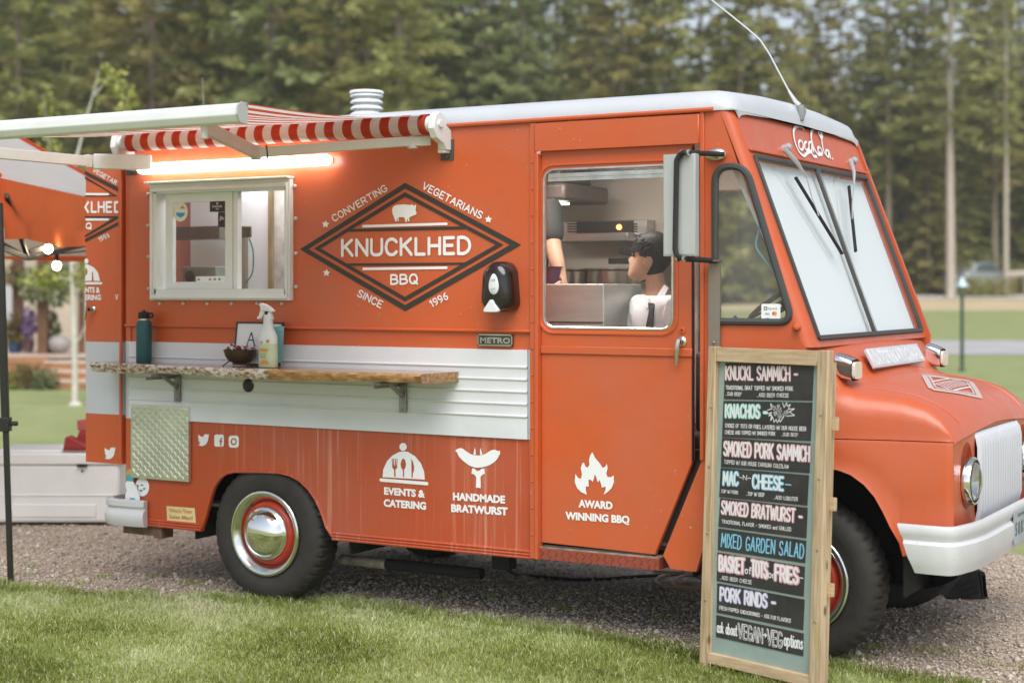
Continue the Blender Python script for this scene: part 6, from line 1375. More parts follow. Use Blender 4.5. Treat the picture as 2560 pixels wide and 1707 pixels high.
bl_ = [(765, 608), (798, 600), (792, 552), (812, 580)], [(895, 548), (910, 585), (930, 545), (935, 575), (962, 560), (945, 600), (998, 598), (955, 625), (1000, 655), (930, 662)], [(905, 668), (875, 712), (865, 690), (850, 718), (838, 690), (820, 715), (808, 665), (792, 700), (800, 650), (775, 660), (800, 630), (770, 640)]
for s in bl_: stroke(mb, [TX.at(px('d4', *q)) for q in s], .0036, bn)
mb.build('chalk_burst', CW, strips[1], smooth=None)
ch(2, 'd4', 'SMOKED PORK SAMMICH', (385, 1000), (1128, 1052), (387, 884), CPK, .12, .2, 'halo'); ch(2, 'd4', 'TOPPED W/ OUR HOUSE CAROLINA COLESLAW', (388, 1074), (948, 1118), (388, 1042), CW, .13)
ch(3, 'd4', 'MAC', (380, 1255), (505, 1262), (382, 1148), CBL, .15, .2, 'halo'); ch(3, 'd4', '-N-', (520, 1212), (618, 1222), (520, 1172), CW, .16); ch(3, 'd4', 'CHEESE', (636, 1282), (898, 1305), (638, 1175), CBL, .15, .2, 'halo'); ch(3, 'd4', '-', (918, 1268), (965, 1272), (918, 1240), CBL, .4)
ch(3, 'd4', '.TOP W/ PORK', (358, 1328), (508, 1340), (358, 1300), CW, .15); ch(3, 'd4', '...TOP W/ BEEF', (580, 1350), (738, 1362), (580, 1320), CW, .15); ch(3, 'd4', '...ADD LOBSTER', (818, 1382), (1027, 1400), (818, 1352), CW, .15)
ch(4, 'd5', 'SMOKED BRATWURST -', (358, 112), (1045, 192), (363, 8), CPK, .125, .2, 'halo'); ch(4, 'd5', 'TRADITIONAL FLAVOR - SMOKED and GRILLED'.replace('and', 'and'), (362, 195), (955, 264), (362, 166), CW, .15)
ch(5, 'd5', 'MIXED GARDEN SALAD', (354, 395), (1060, 494), (360, 284), CBL, .115, .26)
ch(6, 'd5', 'BASKET', (340, 596), (550, 625), (342, 478), CPK, .16, .2, 'halo'); ch(6, 'd5', 'of', (560, 622), (608, 632), (562, 565), CW, .16); ch(6, 'd5', 'TOTS', (618, 640), (750, 665), (620, 516), CPK, .16, .2, 'halo'); ch(6, 'd5', 'or', (758, 655), (812, 670), (760, 600), CW, .16); ch(6, 'd5', 'FRIES', (820, 680), (1012, 712), (822, 556), CPK, .16, .2, 'halo'); ch(6, 'd5', '-', (1022, 680), (1055, 686), (1022, 640), CW, .2); ch(6, 'd5', '...ADD BEER CHEESE', (343, 674), (615, 718), (343, 644), CW, .15)
ch(7, 'd5', 'PORK RINDS -', (347, 852), (815, 928), (350, 748), CLIL, .14, .2, 'halo'); ch(7, 'd5', 'FRESH POPPED CHICHORONNES - ASK FOR FLAVORS!', (340, 934), (950, 1048), (340, 904), CW, .15)
ch(8, 'd5', 'ask about', (320, 1128), (490, 1162), (322, 1040), CW, .13); ch(8, 'd5', 'VEGAN', (502, 1175), (705, 1222), (504, 1058), CW, .11, .2, 'open'); ch(8, 'd5', '+', (720, 1180), (748, 1186), (722, 1120), CW, .2); ch(8, 'd5', 'VEG', (750, 1232), (875, 1262), (752, 1108), CW, .11, .2, 'open'); ch(8, 'd5', 'options', (895, 1240), (1050, 1275), (897, 1140), CW, .14)
# ================================================================ ground
HAZE = .0010
def hgt(t):
    t = np.asarray(t, float)
    return np.interp(t, [-60, 46, 56, 70, 85, 130, 200, 400], [0, 0, .16, .70, 1.18, 3.2, 5.0, 9.0])
def LT(lat, t, z=0.): p = CAM + RT * lat + FW * t; return Vector((p.x, p.y, float(z)))
def latof(px_, t): return (px_ - 1280) / FPX * t
def zof(py, t): return CAM.z - (py - HOR) / FPX * t
def attrmesh(name, verts, faces_flat, loop_tot, m, tint=None, kind=None, parent=None):
    me = bpy.data.meshes.new(name); nv = len(verts); nf = len(loop_tot)
    me.vertices.add(nv); me.vertices.foreach_set('co', np.asarray(verts, np.float32).ravel())
    me.loops.add(len(faces_flat)); me.loops.foreach_set('vertex_index', np.asarray(faces_flat, np.int32))
    me.polygons.add(nf); ls = np.concatenate([[0], np.cumsum(loop_tot)[:-1]]).astype(np.int32)
    me.polygons.foreach_set('loop_start', ls); me.polygons.foreach_set('loop_total', np.asarray(loop_tot, np.int32))
    if tint is not None: a = me.attributes.new('tint', 'FLOAT', 'POINT'); a.data.foreach_set('value', np.asarray(tint, np.float32))
    me.materials.append(m); me.update(); me.validate()
    o = bpy.data.objects.new(name, me); col.objects.link(o)
    if parent: o.parent = parent
    if kind: o['kind'] = kind
    return o
def tinted(name, cols, rough=.7, trans=0., spec=.3):
    m = bpy.data.materials.new(name); m.use_nodes = True; nt = m.node_tree; n = nt.nodes; l = nt.links; p = n['Principled BSDF']
    a = n.new('ShaderNodeAttribute'); a.attribute_name = 'tint'; cr = n.new('ShaderNodeValToRGB')
    for i, (pos, c) in enumerate(cols):
        e = cr.color_ramp.elements[i] if i < 2 else cr.color_ramp.elements.new(pos)
        e.position = pos; e.color = (*c, 1)
    l.new(a.outputs['Fac'], cr.inputs[0]); l.new(cr.outputs[0], p.inputs['Base Color']); p.inputs['Roughness'].default_value = rough; p.inputs['Specular IOR Level'].default_value = spec
    if trans:
        t = n.new('ShaderNodeBsdfTranslucent'); l.new(cr.outputs[0], t.inputs[0]); ms = n.new('ShaderNodeMixShader'); ms.inputs[0].default_value = trans
        l.new(p.outputs[0], ms.inputs[1]); l.new(t.outputs[0], ms.inputs[2]); l.new(ms.outputs[0], n['Material Output'].inputs[0])
    return m
LAWN = mat('lawn_soil', (.20, .25, .08), .9, var=.35, vscale=1.6, color2=(.31, .32, .14), bump=.6, bscale=22)
ts_ = [-40, -10, 0, 5, 10, 20, 30, 40, 46, 50, 56, 63, 70, 78, 85, 100, 115, 130, 160, 200, 400]; ls_ = np.linspace(-220, 220, 23)
o = MB().grid([[LT(a, t, hgt(t)) for a in ls_] for t in ts_]).build('ground', LAWN, None, smooth=80, kind='structure')
# far strips: asphalt path, dry verge, forest floor, pale track
def strip(name, t0, t1, m, dz, wob=0.):
    tt = np.linspace(t0, t1, 9); rows = []
    for k, t in enumerate(tt):
        rows.append([LT(a, t + (wob * math.sin(a * .11) if k in (0, 8) else 0), float(hgt(t)) + dz) for a in np.linspace(-200, 200, 81)])
    MB().grid(rows).build(name, m, None, smooth=80, kind='structure')
strip('path', 41.5, 50.5, mat('asphalt_path', (.40, .39, .39), .9, var=.15, vscale=.7), .012)
strip('verge', 70.5, 84, mat('dry_grass', (.58, .44, .30), .9, var=.25, vscale=.5, color2=(.44, .38, .20)), .03, .8)
strip('track', 84.6, 88, mat('pale_track', (.60, .56, .52), .9, var=.2, vscale=.4), .05, .3)
strip('forest_floor', 88.5, 190, mat('needle_litter', (.24, .19, .10), .95, var=.4, vscale=.4), .04)
# grass edge along the drive
gp = [(-260, 1440), (0, 1466), (400, 1497), (531, 1490), (710, 1508), (837, 1499), (903, 1513), (1019, 1526), (1174, 1548), (1300, 1563), (1480, 1584), (1629, 1610), (1757, 1640), (1960, 1640), (2060, 1654), (2300, 1694), (2420, 1712), (2700, 1760)]
gpts = [G(*p) for p in gp]
gpts.sort(key=lambda p: p.x); gx_ = np.array([-40] + [p.x for p in gpts] + [30]); gy_ = np.array([gpts[0].y - 1.5] + [p.y for p in gpts] + [gpts[-1].y - 3])
def gedge(x): return np.interp(x, gx_, gy_)
GRAV = bpy.data.materials.new('gravel_bed'); GRAV.use_nodes = True
nt = GRAV.node_tree; n = nt.nodes; l = nt.links; p = n['Principled BSDF']; p.inputs['Roughness'].default_value = .95
tc = n.new('ShaderNodeTexCoord'); vo = n.new('ShaderNodeTexVoronoi'); vo.inputs['Scale'].default_value = 55; l.new(tc.outputs['Object'], vo.inputs['Vector'])
nz = n.new('ShaderNodeTexNoise'); nz.inputs['Scale'].default_value = 1.3; nz.inputs['Detail'].default_value = 5; l.new(tc.outputs['Object'], nz.inputs['Vector'])
hsv = n.new('ShaderNodeSeparateColor'); l.new(vo.outputs['Color'], hsv.inputs[0])
cr = n.new('ShaderNodeValToRGB'); e = cr.color_ramp.elements; e[0].color = (.24, .175, .12, 1); e[1].color = (.60, .50, .40, 1); l.new(hsv.outputs[0], cr.inputs[0])
mr = n.new('ShaderNodeMapRange'); mr.inputs[1].default_value = .4; mr.inputs[2].default_value = .65; mr.inputs[4].default_value = .55; l.new(nz.outputs[0], mr.inputs[0])
mx = n.new('ShaderNodeMix'); mx.data_type = 'RGBA'; l.new(mr.outputs[0], mx.inputs[0]); l.new(cr.outputs[0], mx.inputs[6]); mx.inputs[7].default_value = (.36, .26, .18, 1); l.new(mx.outputs[2], p.inputs['Base Color'])
b = n.new('ShaderNodeBump'); b.inputs['Strength'].default_value = .8; b.inputs['Distance'].default_value = .012; b.invert = True; l.new(vo.outputs['Distance'], b.inputs['Height']); l.new(b.outputs[0], p.inputs['Normal'])
xs = np.concatenate([np.linspace(-38, -4, 18), np.linspace(-3.8, 6, 60), np.linspace(6.5, 28, 12)])
def gfar(x): return 3.6 + .25 * math.sin(x * .9) + .1 * math.sin(x * 3)
MB().grid([[(x, gedge(x) - .02 + .02 * math.sin(x * 17), .004), (x, (gedge(x) + gfar(x)) / 2, .006), (x, gfar(x), .004)] for x in xs]).build('gravel_drive', GRAV, None, smooth=80, kind='structure')
# loose stones
N = 46000
x = rng.uniform(-4.2, 5.2, N); y = gedge(x) + .01 + rng.random(N) ** 1.35 * 3.4
keep = rng.random(N) < np.where((x > .8) & (x < 2.6) & (y > 1.6), .3, 1); x = x[keep]; y = y[keep]; N = len(x)
r = rng.uniform(.004, .0105, N) * (1 + 1.0 * (rng.random(N) < .05))
base = np.array([[1, 0, 0], [0, 1, 0], [-1, 0, 0], [0, -1, 0], [0, 0, 1], [0, 0, -1]], float); tri = [(0, 1, 4), (1, 2, 4), (2, 3, 4), (3, 0, 4), (1, 0, 5), (2, 1, 5), (3, 2, 5), (0, 3, 5)]
sc = rng.uniform(.65, 1.35, (N, 1, 3)) * np.array([1, 1, .7]); vv = base[None] * sc + rng.uniform(-.25, .25, (N, 6, 3)); th = rng.uniform(0, 6.28, N); c_, s_ = np.cos(th)[:, None], np.sin(th)[:, None]
vx = vv[..., 0] * c_ - vv[..., 1] * s_; vy = vv[..., 0] * s_ + vv[..., 1] * c_
P = np.stack([vx * r[:, None] + x[:, None], vy * r[:, None] + y[:, None], vv[..., 2] * r[:, None] + .006 + r[:, None] * .3], -1)
F = (np.arange(N)[:, None, None] * 6 + np.array(tri)[None]).ravel()
patch = .5 + .5 * np.sin(x * 1.7 + y * 2.3) * np.sin(y * 1.1 - x * .6)
tint = np.repeat(np.clip(rng.beta(2, 2, N) * .75 + patch * .25, 0, 1), 6)
attrmesh('gravel_stones', P.reshape(-1, 3), F, np.full(N * 8, 3), tinted('stone', [(0, (.19, .145, .11)), (1, (.76, .71, .65)), (.5, (.49, .41, .325))], .9), tint, 'stuff')
# lawn blades
def blades(X, Y, zb, h, w, tint, lean, name, m, kind='stuff'):
    N = len(X); th = rng.uniform(0, 2 * np.pi, N); la = rng.uniform(0, 2 * np.pi, N); ln = lean * h
    dx, dy = np.cos(th) * w / 2, np.sin(th) * w / 2; lx, ly = np.cos(la) * ln, np.sin(la) * ln
    P = np.empty((N, 5, 3)); 
    P[:, 0] = np.stack([X - dx, Y - dy, zb], -1); P[:, 1] = np.stack([X + dx, Y + dy, zb], -1)
    P[:, 2] = np.stack([X + dx * .8 + lx * .35, Y + dy * .8 + ly * .35, zb + h * .6], -1); P[:, 3] = np.stack([X - dx * .8 + lx * .35, Y - dy * .8 + ly * .35, zb + h * .6], -1)
    P[:, 4] = np.stack([X + lx, Y + ly, zb + h * (1 - .35 * lean)], -1)
    b = np.arange(N)[:, None] * 5; F = np.concatenate([b + np.array([[0, 1, 2, 3]]), b + np.array([[3, 2, 4]])], 1).ravel()
    return attrmesh(name, P.reshape(-1, 3), F, np.tile([4, 3], N), m, np.repeat(tint, 5), kind)
GRASSM = tinted('grass_blade', [(0, (.12, .145, .014)), (1, (.72, .70, .46)), (.45, (.36, .42, .10)), (.75, (.57, .63, .33))], .55, .35, .35)
N = 330000; X = rng.uniform(-3.2, 5.0, N); Y = gedge(X) + .03 - rng.random(N) ** 1.0 * 2.9 + rng.normal(0, .03, N)
q0 = np.array([.13, -1.97]); q1 = np.array([3.96, .24]); nrm = np.array([-(q1 - q0)[1], (q1 - q0)[0]]); nrm /= np.linalg.norm(nrm)
dist = (np.stack([X, Y], -1) - q0) @ nrm
keep = (dist > -.35) & (rng.random(N) < np.where(dist > -.1, 1, .4)); X, Y, dist = X[keep], Y[keep], dist[keep]; N = len(X)
pn = np.sin(X * 3.1 + 1.3 * np.sin(Y * 2.7)) * np.sin(Y * 4.3 + X * 1.9) * .5 + .5
pn2 = np.sin(X * 11 + Y * 7 + 2 * np.sin(Y * 9)) * np.sin(Y * 13 - X * 5 + 2 * np.sin(X * 6)) * .5 + .5
pn3 = np.sin(X * 31 + 3 * np.sin(Y * 17)) * np.sin(Y * 37 + 3 * np.sin(X * 13)) * .5 + .5
edge_d = gedge(X) - Y
keep = rng.random(N) < .38 + .62 * np.clip(pn3 * 1.5, 0, 1); X, Y, pn, pn2, pn3, edge_d = (q[keep] for q in (X, Y, pn, pn2, pn3, edge_d)); N = len(X)
hh_ = rng.uniform(.016, .038, N) * (.75 + .6 * pn2) * (.8 + .45 * pn3) * np.where(edge_d < .12, 1.35, 1)
tint = np.clip(rng.normal(.43, .16, N) + .46 * (pn - .5) + .30 * (pn2 - .5) + .14 * (pn3 - .5) + .22 * (np.sin(X * 2.1 - 1) * np.sin(Y * 2.6 + X) ) - np.where(edge_d < .14, .14, 0), 0, 1)  # broad patch terms paint the lawn's uneven sheen into the blade colour
tint = np.where(rng.random(N) < .05, rng.uniform(.85, 1, N), tint)
blades(X, Y, np.full(N, .0), hh_, rng.uniform(.0024, .0048, N), tint, rng.uniform(.2, 1.25, N), 'grass', GRASSM)
# weeds straggling in the gravel
N = 2600; cx_ = rng.uniform(-2, 4.6, 70); k = rng.integers(0, 70, N); cy_ = gedge(cx_) + rng.random(70) ** 2 * .55
blades(cx_[k] + rng.normal(0, .03, N), cy_[k] + rng.normal(0, .02, N), np.full(N, .004), rng.uniform(.02, .05, N), rng.uniform(.0025, .004, N), rng.uniform(.2, .6, N), rng.uniform(.2, 1.1, N), 'weeds', GRASSM)
print('blades done')

# ================================================================ foliage builder
def leafcards(C, D, U, ln, w):
    """quads at C, long axis D, across U"""
    D = D / np.linalg.norm(D, axis=1, keepdims=True); U = U - D * (U * D).sum(1, keepdims=True); U /= np.linalg.norm(U, axis=1, keepdims=True) + 1e-9
    a = D * ln[:, None]; b = U * w[:, None] / 2; N = len(C)
    P = np.stack([C - b * .5, C + a * .45 - b, C + a, C + a * .45 + b], 1); return P.reshape(-1, 3), np.arange(N * 4)
def conifer(h, z0, rmax, nb, seed, step=.36, per=7, dead=0., tk=.0095):
    g = np.random.default_rng(seed); tr = MB(); k = 10
    bend = g.normal(0, .12, 2); pts = [Vector((bend[0] * math.sin(i / k * 3), bend[1] * math.sin(i / k * 2.4), h * i / k)) for i in range(k + 1)]
    r0 = h * tk + .02; tr.tube(pts, [r0 * (1 - .9 * i / k) + .012 for i in range(k + 1)], 8, caps=False)
    C = []; D = []; U = []; LN = []; W = []; T = []
    for b in range(nb):
        f = (b + g.random()) / nb; z = z0 + (h - z0) * f; f2 = (z - z0) / (h - z0)
        Lb = rmax * (1 - f2) ** .75 * g.uniform(.45, 1.1) * (1 if f2 > .12 else .55 + 3.5 * f2) + .25
        az = b * 2.399 + g.normal(0, .4); dr = g.uniform(-.35, .12) + .45 * f2 ** 2
        d = np.array([math.cos(az), math.sin(az), dr]); i = min(int(z / h * k), k - 1); fr = z / h * k - i; bs = pts[i].lerp(pts[i + 1], fr); bs = np.array(bs)
        tip = bs + d * Lb; tr.tube([bs, bs + d * Lb * .5 + [0, 0, -.02 * Lb], tip + [0, 0, -.06 * Lb]], [.012 + .010 * Lb, .008 + .004 * Lb, .005], 4, caps=False)
        if g.random() < dead: continue
        m = max(3, int(Lb / step)); cl = g.uniform(.15, .85); sd = np.cross(d, [0, 0, 1]); sd /= np.linalg.norm(sd)
        for s in np.linspace(.22, 1.0, m):
            pos = bs + d * Lb * s - np.array([0, 0, .08 * Lb * s * s]); wd = .55 * Lb * (1 - s) * .55 + .22
            for q in range(per):
                sg = 1 if q % 2 else -1; dd = d * g.uniform(.2, 1) + sd * sg * g.uniform(.25, 1.0) + np.array([0, 0, g.normal(-.02, .22)])
                C.append(pos + g.normal(0, .06, 3)); D.append(dd); U.append(g.normal(0, .45, 3) + np.cross(dd, [0, 0, 1])); LN.append(wd * g.uniform(.6, 1.3) + .10); W.append(g.uniform(.16, .36)); T.append(np.clip(cl * .55 + g.normal(.24, .13), 0, 1))
    P, F = leafcards(np.array(C), np.array(D), np.array(U), np.array(LN), np.array(W)); return tr, P, F, np.repeat(np.array(T), 4)
NEED = tinted('conifer_needles', [(0, (.19, .18, .055)), (1, (.62, .62, .29)), (.5, (.39, .395, .14))], .7, .45, .2)
NEED2 = tinted('bluish_needles', [(0, (.17, .19, .07)), (1, (.55, .60, .30)), (.5, (.33, .375, .145))], .7, .45, .2)
NEED3 = tinted('browning_needles', [(0, (.20, .18, .065)), (1, (.60, .54, .25)), (.5, (.40, .36, .13))], .7, .45, .2)
BARK1 = mat('grey_brown_bark', (.27, .21, .16), .9, var=.35, vscale=2.5, stretch=(6, 6, .8)); BARK2 = mat('pale_bark', (.48, .42, .35), .85, var=.22, vscale=2.5, stretch=(5, 5, .8))
def proto(nm, h, z0, rm, nb, seed, nm_mat, bark, **k):
    tr, P, F, T = conifer(h, z0, rm, nb, seed, **k)
    trunk = tr.build('trunk', bark, None, smooth=80, fix=False); crown = attrmesh('crown', P, F, np.full(len(F) // 4, 4), nm_mat, T)
    return trunk, crown, h
PR = {'full': [proto('f', 20, .4, 3.9, 150, 11, NEED, BARK1, tk=.006), proto('f', 22, .4, 4.2, 160, 12, NEED2, BARK1, tk=.006), proto('f', 18, .4, 3.6, 140, 13, NEED, BARK1, tk=.006), proto('f', 21, .4, 4.0, 150, 14, NEED3, BARK1, tk=.006)],
      'half': [proto('h', 21, 6.0, 3.0, 90, 21, NEED, BARK1, dead=.06, tk=.0075), proto('h', 23, 7.5, 3.2, 95, 22, NEED2, BARK1, dead=.06, tk=.0075), proto('h', 20, 5.0, 2.8, 85, 23, NEED3, BARK1, dead=.1)],
      'bare': [proto('b', 24, 8.0, 2.9, 100, 31, NEED, BARK2, dead=.08), proto('b', 23, 5.5, 2.7, 105, 32, NEED3, BARK1, dead=.12, tk=.0075), proto('b', 25, 6.5, 2.9, 110, 33, NEED, BARK1, dead=.08, tk=.0075)]}
used = set()
def tree(kind, v, lat, t, sc, rot, label, group, thick=1.):
    tr, crn, h = PR[kind][v % len(PR[kind])]; z = float(hgt(t)); loc = LT(lat, t, z - .05)
    root = thing('conifer_tree', loc, label, 'tree', group); root.rotation_euler = (0, 0, rot); root.scale = (sc * thick, sc * thick, sc)
    first = (kind, v % len(PR[kind])) not in used; used.add((kind, v % len(PR[kind])))
    for o in (tr, crn):
        c = o if first else o.copy()
        if not first: col.objects.link(c)
        c.parent = root
    return root
gl, gm, gr2 = 'dense conifers behind the tent and truck', 'conifers rising above the truck roof', 'tall trunked conifers right of the truck'
rnd = random.Random(5)
lab_l = 'full branched conifer in the dense blurred wood left above the awning'
lab_m = 'conifer in the blurred wood rising above the truck roof'
lab_r = 'high crowned slender conifer in the wood right of the windshield'
def tlab(px0): return (lab_l, gl) if px0 < 900 else ((lab_m, gm) if px0 < 1900 else (lab_r, gr2))
# front rows, left to right
for i, p0 in enumerate(np.arange(-420, 1000, 118)):
    t = 62 + rnd.uniform(-5, 8); la, g_ = tlab(p0); tree('full', i, latof(p0 + rnd.uniform(-30, 30), t), t, rnd.uniform(.85, 1.15), rnd.uniform(0, 6), la, g_)
for i, p0 in enumerate(np.arange(-500, 1250, 105)):
    t = 78 + rnd.uniform(-4, 6); la, g_ = tlab(p0); tree('full' if i % 4 else 'half', i, latof(p0 + rnd.uniform(-40, 40), t), t, rnd.uniform(.95, 1.25), rnd.uniform(0, 6), la, g_)
for i, (p0, k) in enumerate([(925, 'half'), (1040, 'full'), (1120, 'full'), (1205, 'half'), (1296, 'half'), (1390, 'full'), (1480, 'half'), (1560, 'full'), (1650, 'full'), (1745, 'half'), (1830, 'full'), (1905, 'full')]):
    t = 80 + rnd.uniform(-5, 6); la, g_ = tlab(p0); tree(k, i, latof(p0, t), t, rnd.uniform(.9, 1.12), rnd.uniform(0, 6), la, g_)
# right: bare trunks over lighter crowns
tree('bare', 0, latof(2377, 86), 86, 1.05, 1.0, 'palest straight trunk of the wood, standing just behind the path lamp', gr2, .95)
tree('bare', 0, latof(2515, 87), 87, 1.0, 2.5, 'slim pale trunk close to the right edge of the photo', gr2, .6)
tree('bare', 1, latof(2488, 90), 90, 1.05, 2.0, 'thick grey brown trunk just left of the slim pale one at the right', gr2, 1.0)
for i, (p0, k, v, t) in enumerate([(1985, 'half', 0, 90), (2050, 'half', 2, 92), (2105, 'bare', 1, 90), (2165, 'half', 1, 95), (2222, 'bare', 2, 89), (2262, 'bare', 1, 92), (2312, 'bare', 2, 90), (2330, 'half', 2, 98), (2420, 'half', 0, 99), (2455, 'bare', 1, 96), (2550, 'bare', 2, 95), (2590, 'half', 1, 97), (2650, 'bare', 1, 92), (2720, 'half', 2, 95), (2790, 'bare', 1, 90), (2860, 'half', 0, 94), (2940, 'bare', 2, 93)]):
    la, g_ = tlab(p0); tree(k, v, latof(p0, t), t, rnd.uniform(.85, 1.05), rnd.uniform(0, 6), la, g_)
for i, p0 in enumerate(np.arange(1890, 2960, 62)):
    t = 91 + rnd.uniform(-2.2, 7); la, g_ = tlab(p0); tree('full', i, latof(p0 + rnd.uniform(-20, 20), t), t, rnd.uniform(.45, .80), rnd.uniform(0, 6), 'short bushy young conifer between the tall trunks at the right', 'young conifers between the tall trunks')
# second and third rows
for i, p0 in enumerate(np.arange(-520, 3000, 74)):
    t = 103 + rnd.uniform(-5, 9); la, g_ = tlab(p0); tree('full' if (p0 < 1900 or i % 3) else 'half', i, latof(p0 + rnd.uniform(-25, 25), t), t, rnd.uniform(.86, 1.15) * (1 if p0 < 1700 else .80), rnd.uniform(0, 6), la, g_)
for i, p0 in enumerate(np.arange(-560, 3050, 58)):
    t = 128 + rnd.uniform(-6, 10); la, g_ = tlab(p0); tree('full', i, latof(p0 + rnd.uniform(-20, 20), t), t, rnd.uniform(.95, 1.25) * (1 if p0 < 1600 else .80), rnd.uniform(0, 6), la, g_)
# closing wood far behind, one mass
N = 26000; lat = rng.uniform(-75, 75, N); t = rng.uniform(146, 160, N); top = 17 + 3 * np.sin(lat * .35) + 2.2 * np.sin(lat * 1.3) + np.where(lat > 18, -3.5, 0)
zz = rng.random(N) ** .9 * top; P0 = np.array(CAM)[None] + np.array(RT)[None] * lat[:, None] + np.array(FW)[None] * t[:, None]; P0[:, 2] = hgt(t) + zz
P, F = leafcards(P0, rng.normal(0, 1, (N, 3)) * [1, 1, .6], rng.normal(0, 1, (N, 3)), rng.uniform(.8, 1.7, N), rng.uniform(.4, .8, N))
attrmesh('distant_wood', P, F, np.full(N, 4), NEED, np.repeat(np.clip(rng.normal(.35, .2, N), 0, 1), 4), 'stuff')
# undergrowth bushes before the trees
def bush(lat, t, w, h, m, label, group, n=900, seed=1, nm='bush', zb=None, leaf=(.16, .34), lw=.5):
    g = np.random.default_rng(seed); z0 = float(hgt(t)) if zb is None else zb; root = thing(nm, LT(lat, t, z0), label, 'bush', group)
    u = g.normal(0, 1, (n, 3)); u /= np.linalg.norm(u, axis=1, keepdims=True); rad = g.random(n)[:, None] ** .45; lob = 1 + .25 * np.sin(u[:, :1] * 5 + seed) * np.sin(u[:, 1:2] * 4 + 2 * seed)
    P0 = u * rad * lob * np.array([w / 2, w / 2, h / 2]) + np.array([0, 0, h / 2]); P0[:, 2] = np.maximum(P0[:, 2], .02)
    ln = g.uniform(*leaf, n); P, F = leafcards(P0, u + g.normal(0, .7, (n, 3)), g.normal(0, 1, (n, 3)), ln, ln * lw)
    attrmesh('foliage', P, F, np.full(n, 4), m, np.repeat(np.clip(g.normal(.45, .22, n), 0, 1), 4), None, root)
    st = MB()
    for i in range(6): a = i * 1.05 + seed; st.tube([(0, 0, 0), (w * .15 * math.cos(a), w * .15 * math.sin(a), h * .35), (w * .3 * math.cos(a), w * .3 * math.sin(a), h * .7)], [.02, .014, .006], 5)
    s = st.build('stem', BARK1, None, smooth=80); s.parent = root
    return root
gb = 'undergrowth bushes along the wood edge'
for i, p0 in enumerate([1940, 2030, 2120, 2200, 2290, 2350, 2425, 2470, 2540, 2600, 2680, 2760, 1850, 1760]):
    t = 90.5 + (i * 37 % 5); bush(latof(p0, t), t, rnd.uniform(2.2, 3.6), rnd.uniform(1.0, 2.1), [NEED, NEED3, NEED][i % 3], 'low olive bush in the undergrowth at the foot of the right hand trees', gb, 800, i)
for i, p0 in enumerate((2405, 2445, 2500)): bush(latof(p0, 87.0), 87.0, 1.7, .95, [NEED3, NEED, NEED3][i], 'low rusty bush in front of the parked car', 'bushes before the parked car', 420, 40 + i)
# parked car among the trunks
ct = 89.4; cc = LT(latof(2440, ct), ct, float(hgt(ct)) + .06); ca = YAW + R(38)
car = thing('parked_car', cc, 'pale silver car parked among the trunks beyond the path lamp', 'car')
CARP = mat('silver_paint', (.50, .54, .55), .3, .5, var=.05); CGL = mat('car_glass', (.10, .13, .14), .08)
def CR_(x, y, z):
    z *= 1.22
    return Vector((cc.x + x * math.cos(ca) - y * math.sin(ca), cc.y + x * math.sin(ca) + y * math.cos(ca), cc.z + z))
bs = [(-2.1, .35), (-2.1, .75), (-1.95, .95), (-1.5, 1.02), (-1.0, 1.42), (.35, 1.46), (1.05, 1.02), (1.9, .88), (2.1, .70), (2.1, .32), (1.75, .3), (1.6, .55), (1.2, .55), (1.05, .3), (-1.05, .3), (-1.2, .55), (-1.6, .55), (-1.75, .3)]
MB().plate([[CR_(x, -.85, z) for x, z in bs]], CR_(0, .85, 0) - CR_(0, -.85, 0)).build('body', CARP, car, bevel=.05)
mb = MB()
for s in (-1, 1): mb.plate([[CR_(x, s * .856, z) for x, z in ((-1.25, 1.02), (-.92, 1.36), (.30, 1.39), (.90, 1.02))]], CR_(0, .01 * s, 0) - CR_(0, 0, 0))
mb.plate([[CR_(1.0, -.75, 1.05), CR_(1.0, .75, 1.05), CR_(.42, .66, 1.425), CR_(.42, -.66, 1.425)]], Vector((0, 0, .03))); mb.build('windows', CGL, car)
for x in (-1.4, 1.4):
    for s in (-1, 1): MB().cyl(CR_(x, s * .72, .32), CR_(x, s * .88, .32), .32, n=20).build('wheel', BLACKR, car)
for s in (-1, 1): MB().ball(CR_(2.08, s * .6, .72), .12, (1, 1, .6), 10, 6).build('headlight', CHROME, car)
lg0, lg1 = LT(latof(2515, 89), 89, zof(688, 89)), LT(latof(2680, 91), 91, zof(684, 91))
o = MB().tube([lg0, lg0.lerp(lg1, .5) + Vector((0, 0, .08)), lg1], [.22, .20, .17], 10).cyl(lg0.lerp(lg1, .3) + Vector((0, 0, -1.2)), lg0.lerp(lg1, .3), .12).cyl(lg0.lerp(lg1, .8) + Vector((0, 0, -1.2)), lg0.lerp(lg1, .8), .12).build('log_rail', BARK2, None, smooth=80); setp(o, 'weathered log rail crossing behind the right edge trunks', 'rail')
# path lamp
lt_ = 33.; lx_ = latof(2405, lt_); lb_ = LT(lx_, lt_, 0); zt_ = zof(693, lt_)
lp = thing('path_lamp', lb_, 'dark green path lamp with a pale bell cap on the lawn', 'lamp')
MB().cyl(lb_, lb_ + Vector((0, 0, zt_ - .34)), .040, .036, 14).cyl(lb_, lb_ + Vector((0, 0, .06)), .08, .06, 14).build('post', mat('green_post', (.035, .075, .045), .45), lp)
MB().lathe(lb_ + Vector((0, 0, zt_ - .34)), (0, 0, 1), [(.04, 0), (.075, .01), (.085, .15), (.06, .16), (0, .16)], 16).build('lantern', mat('lantern_glass', (.16, .19, .12), .2), lp)
MB().lathe(lb_ + Vector((0, 0, zt_ - .20)), (0, 0, 1), [(0, .0), (.155, .0), (.15, .03), (.10, .09), (.06, .15), (.04, .19), (.0, .20)], 20).build('cap', mat('verdigris_cap', (.42, .52, .54), .35, .3), lp)

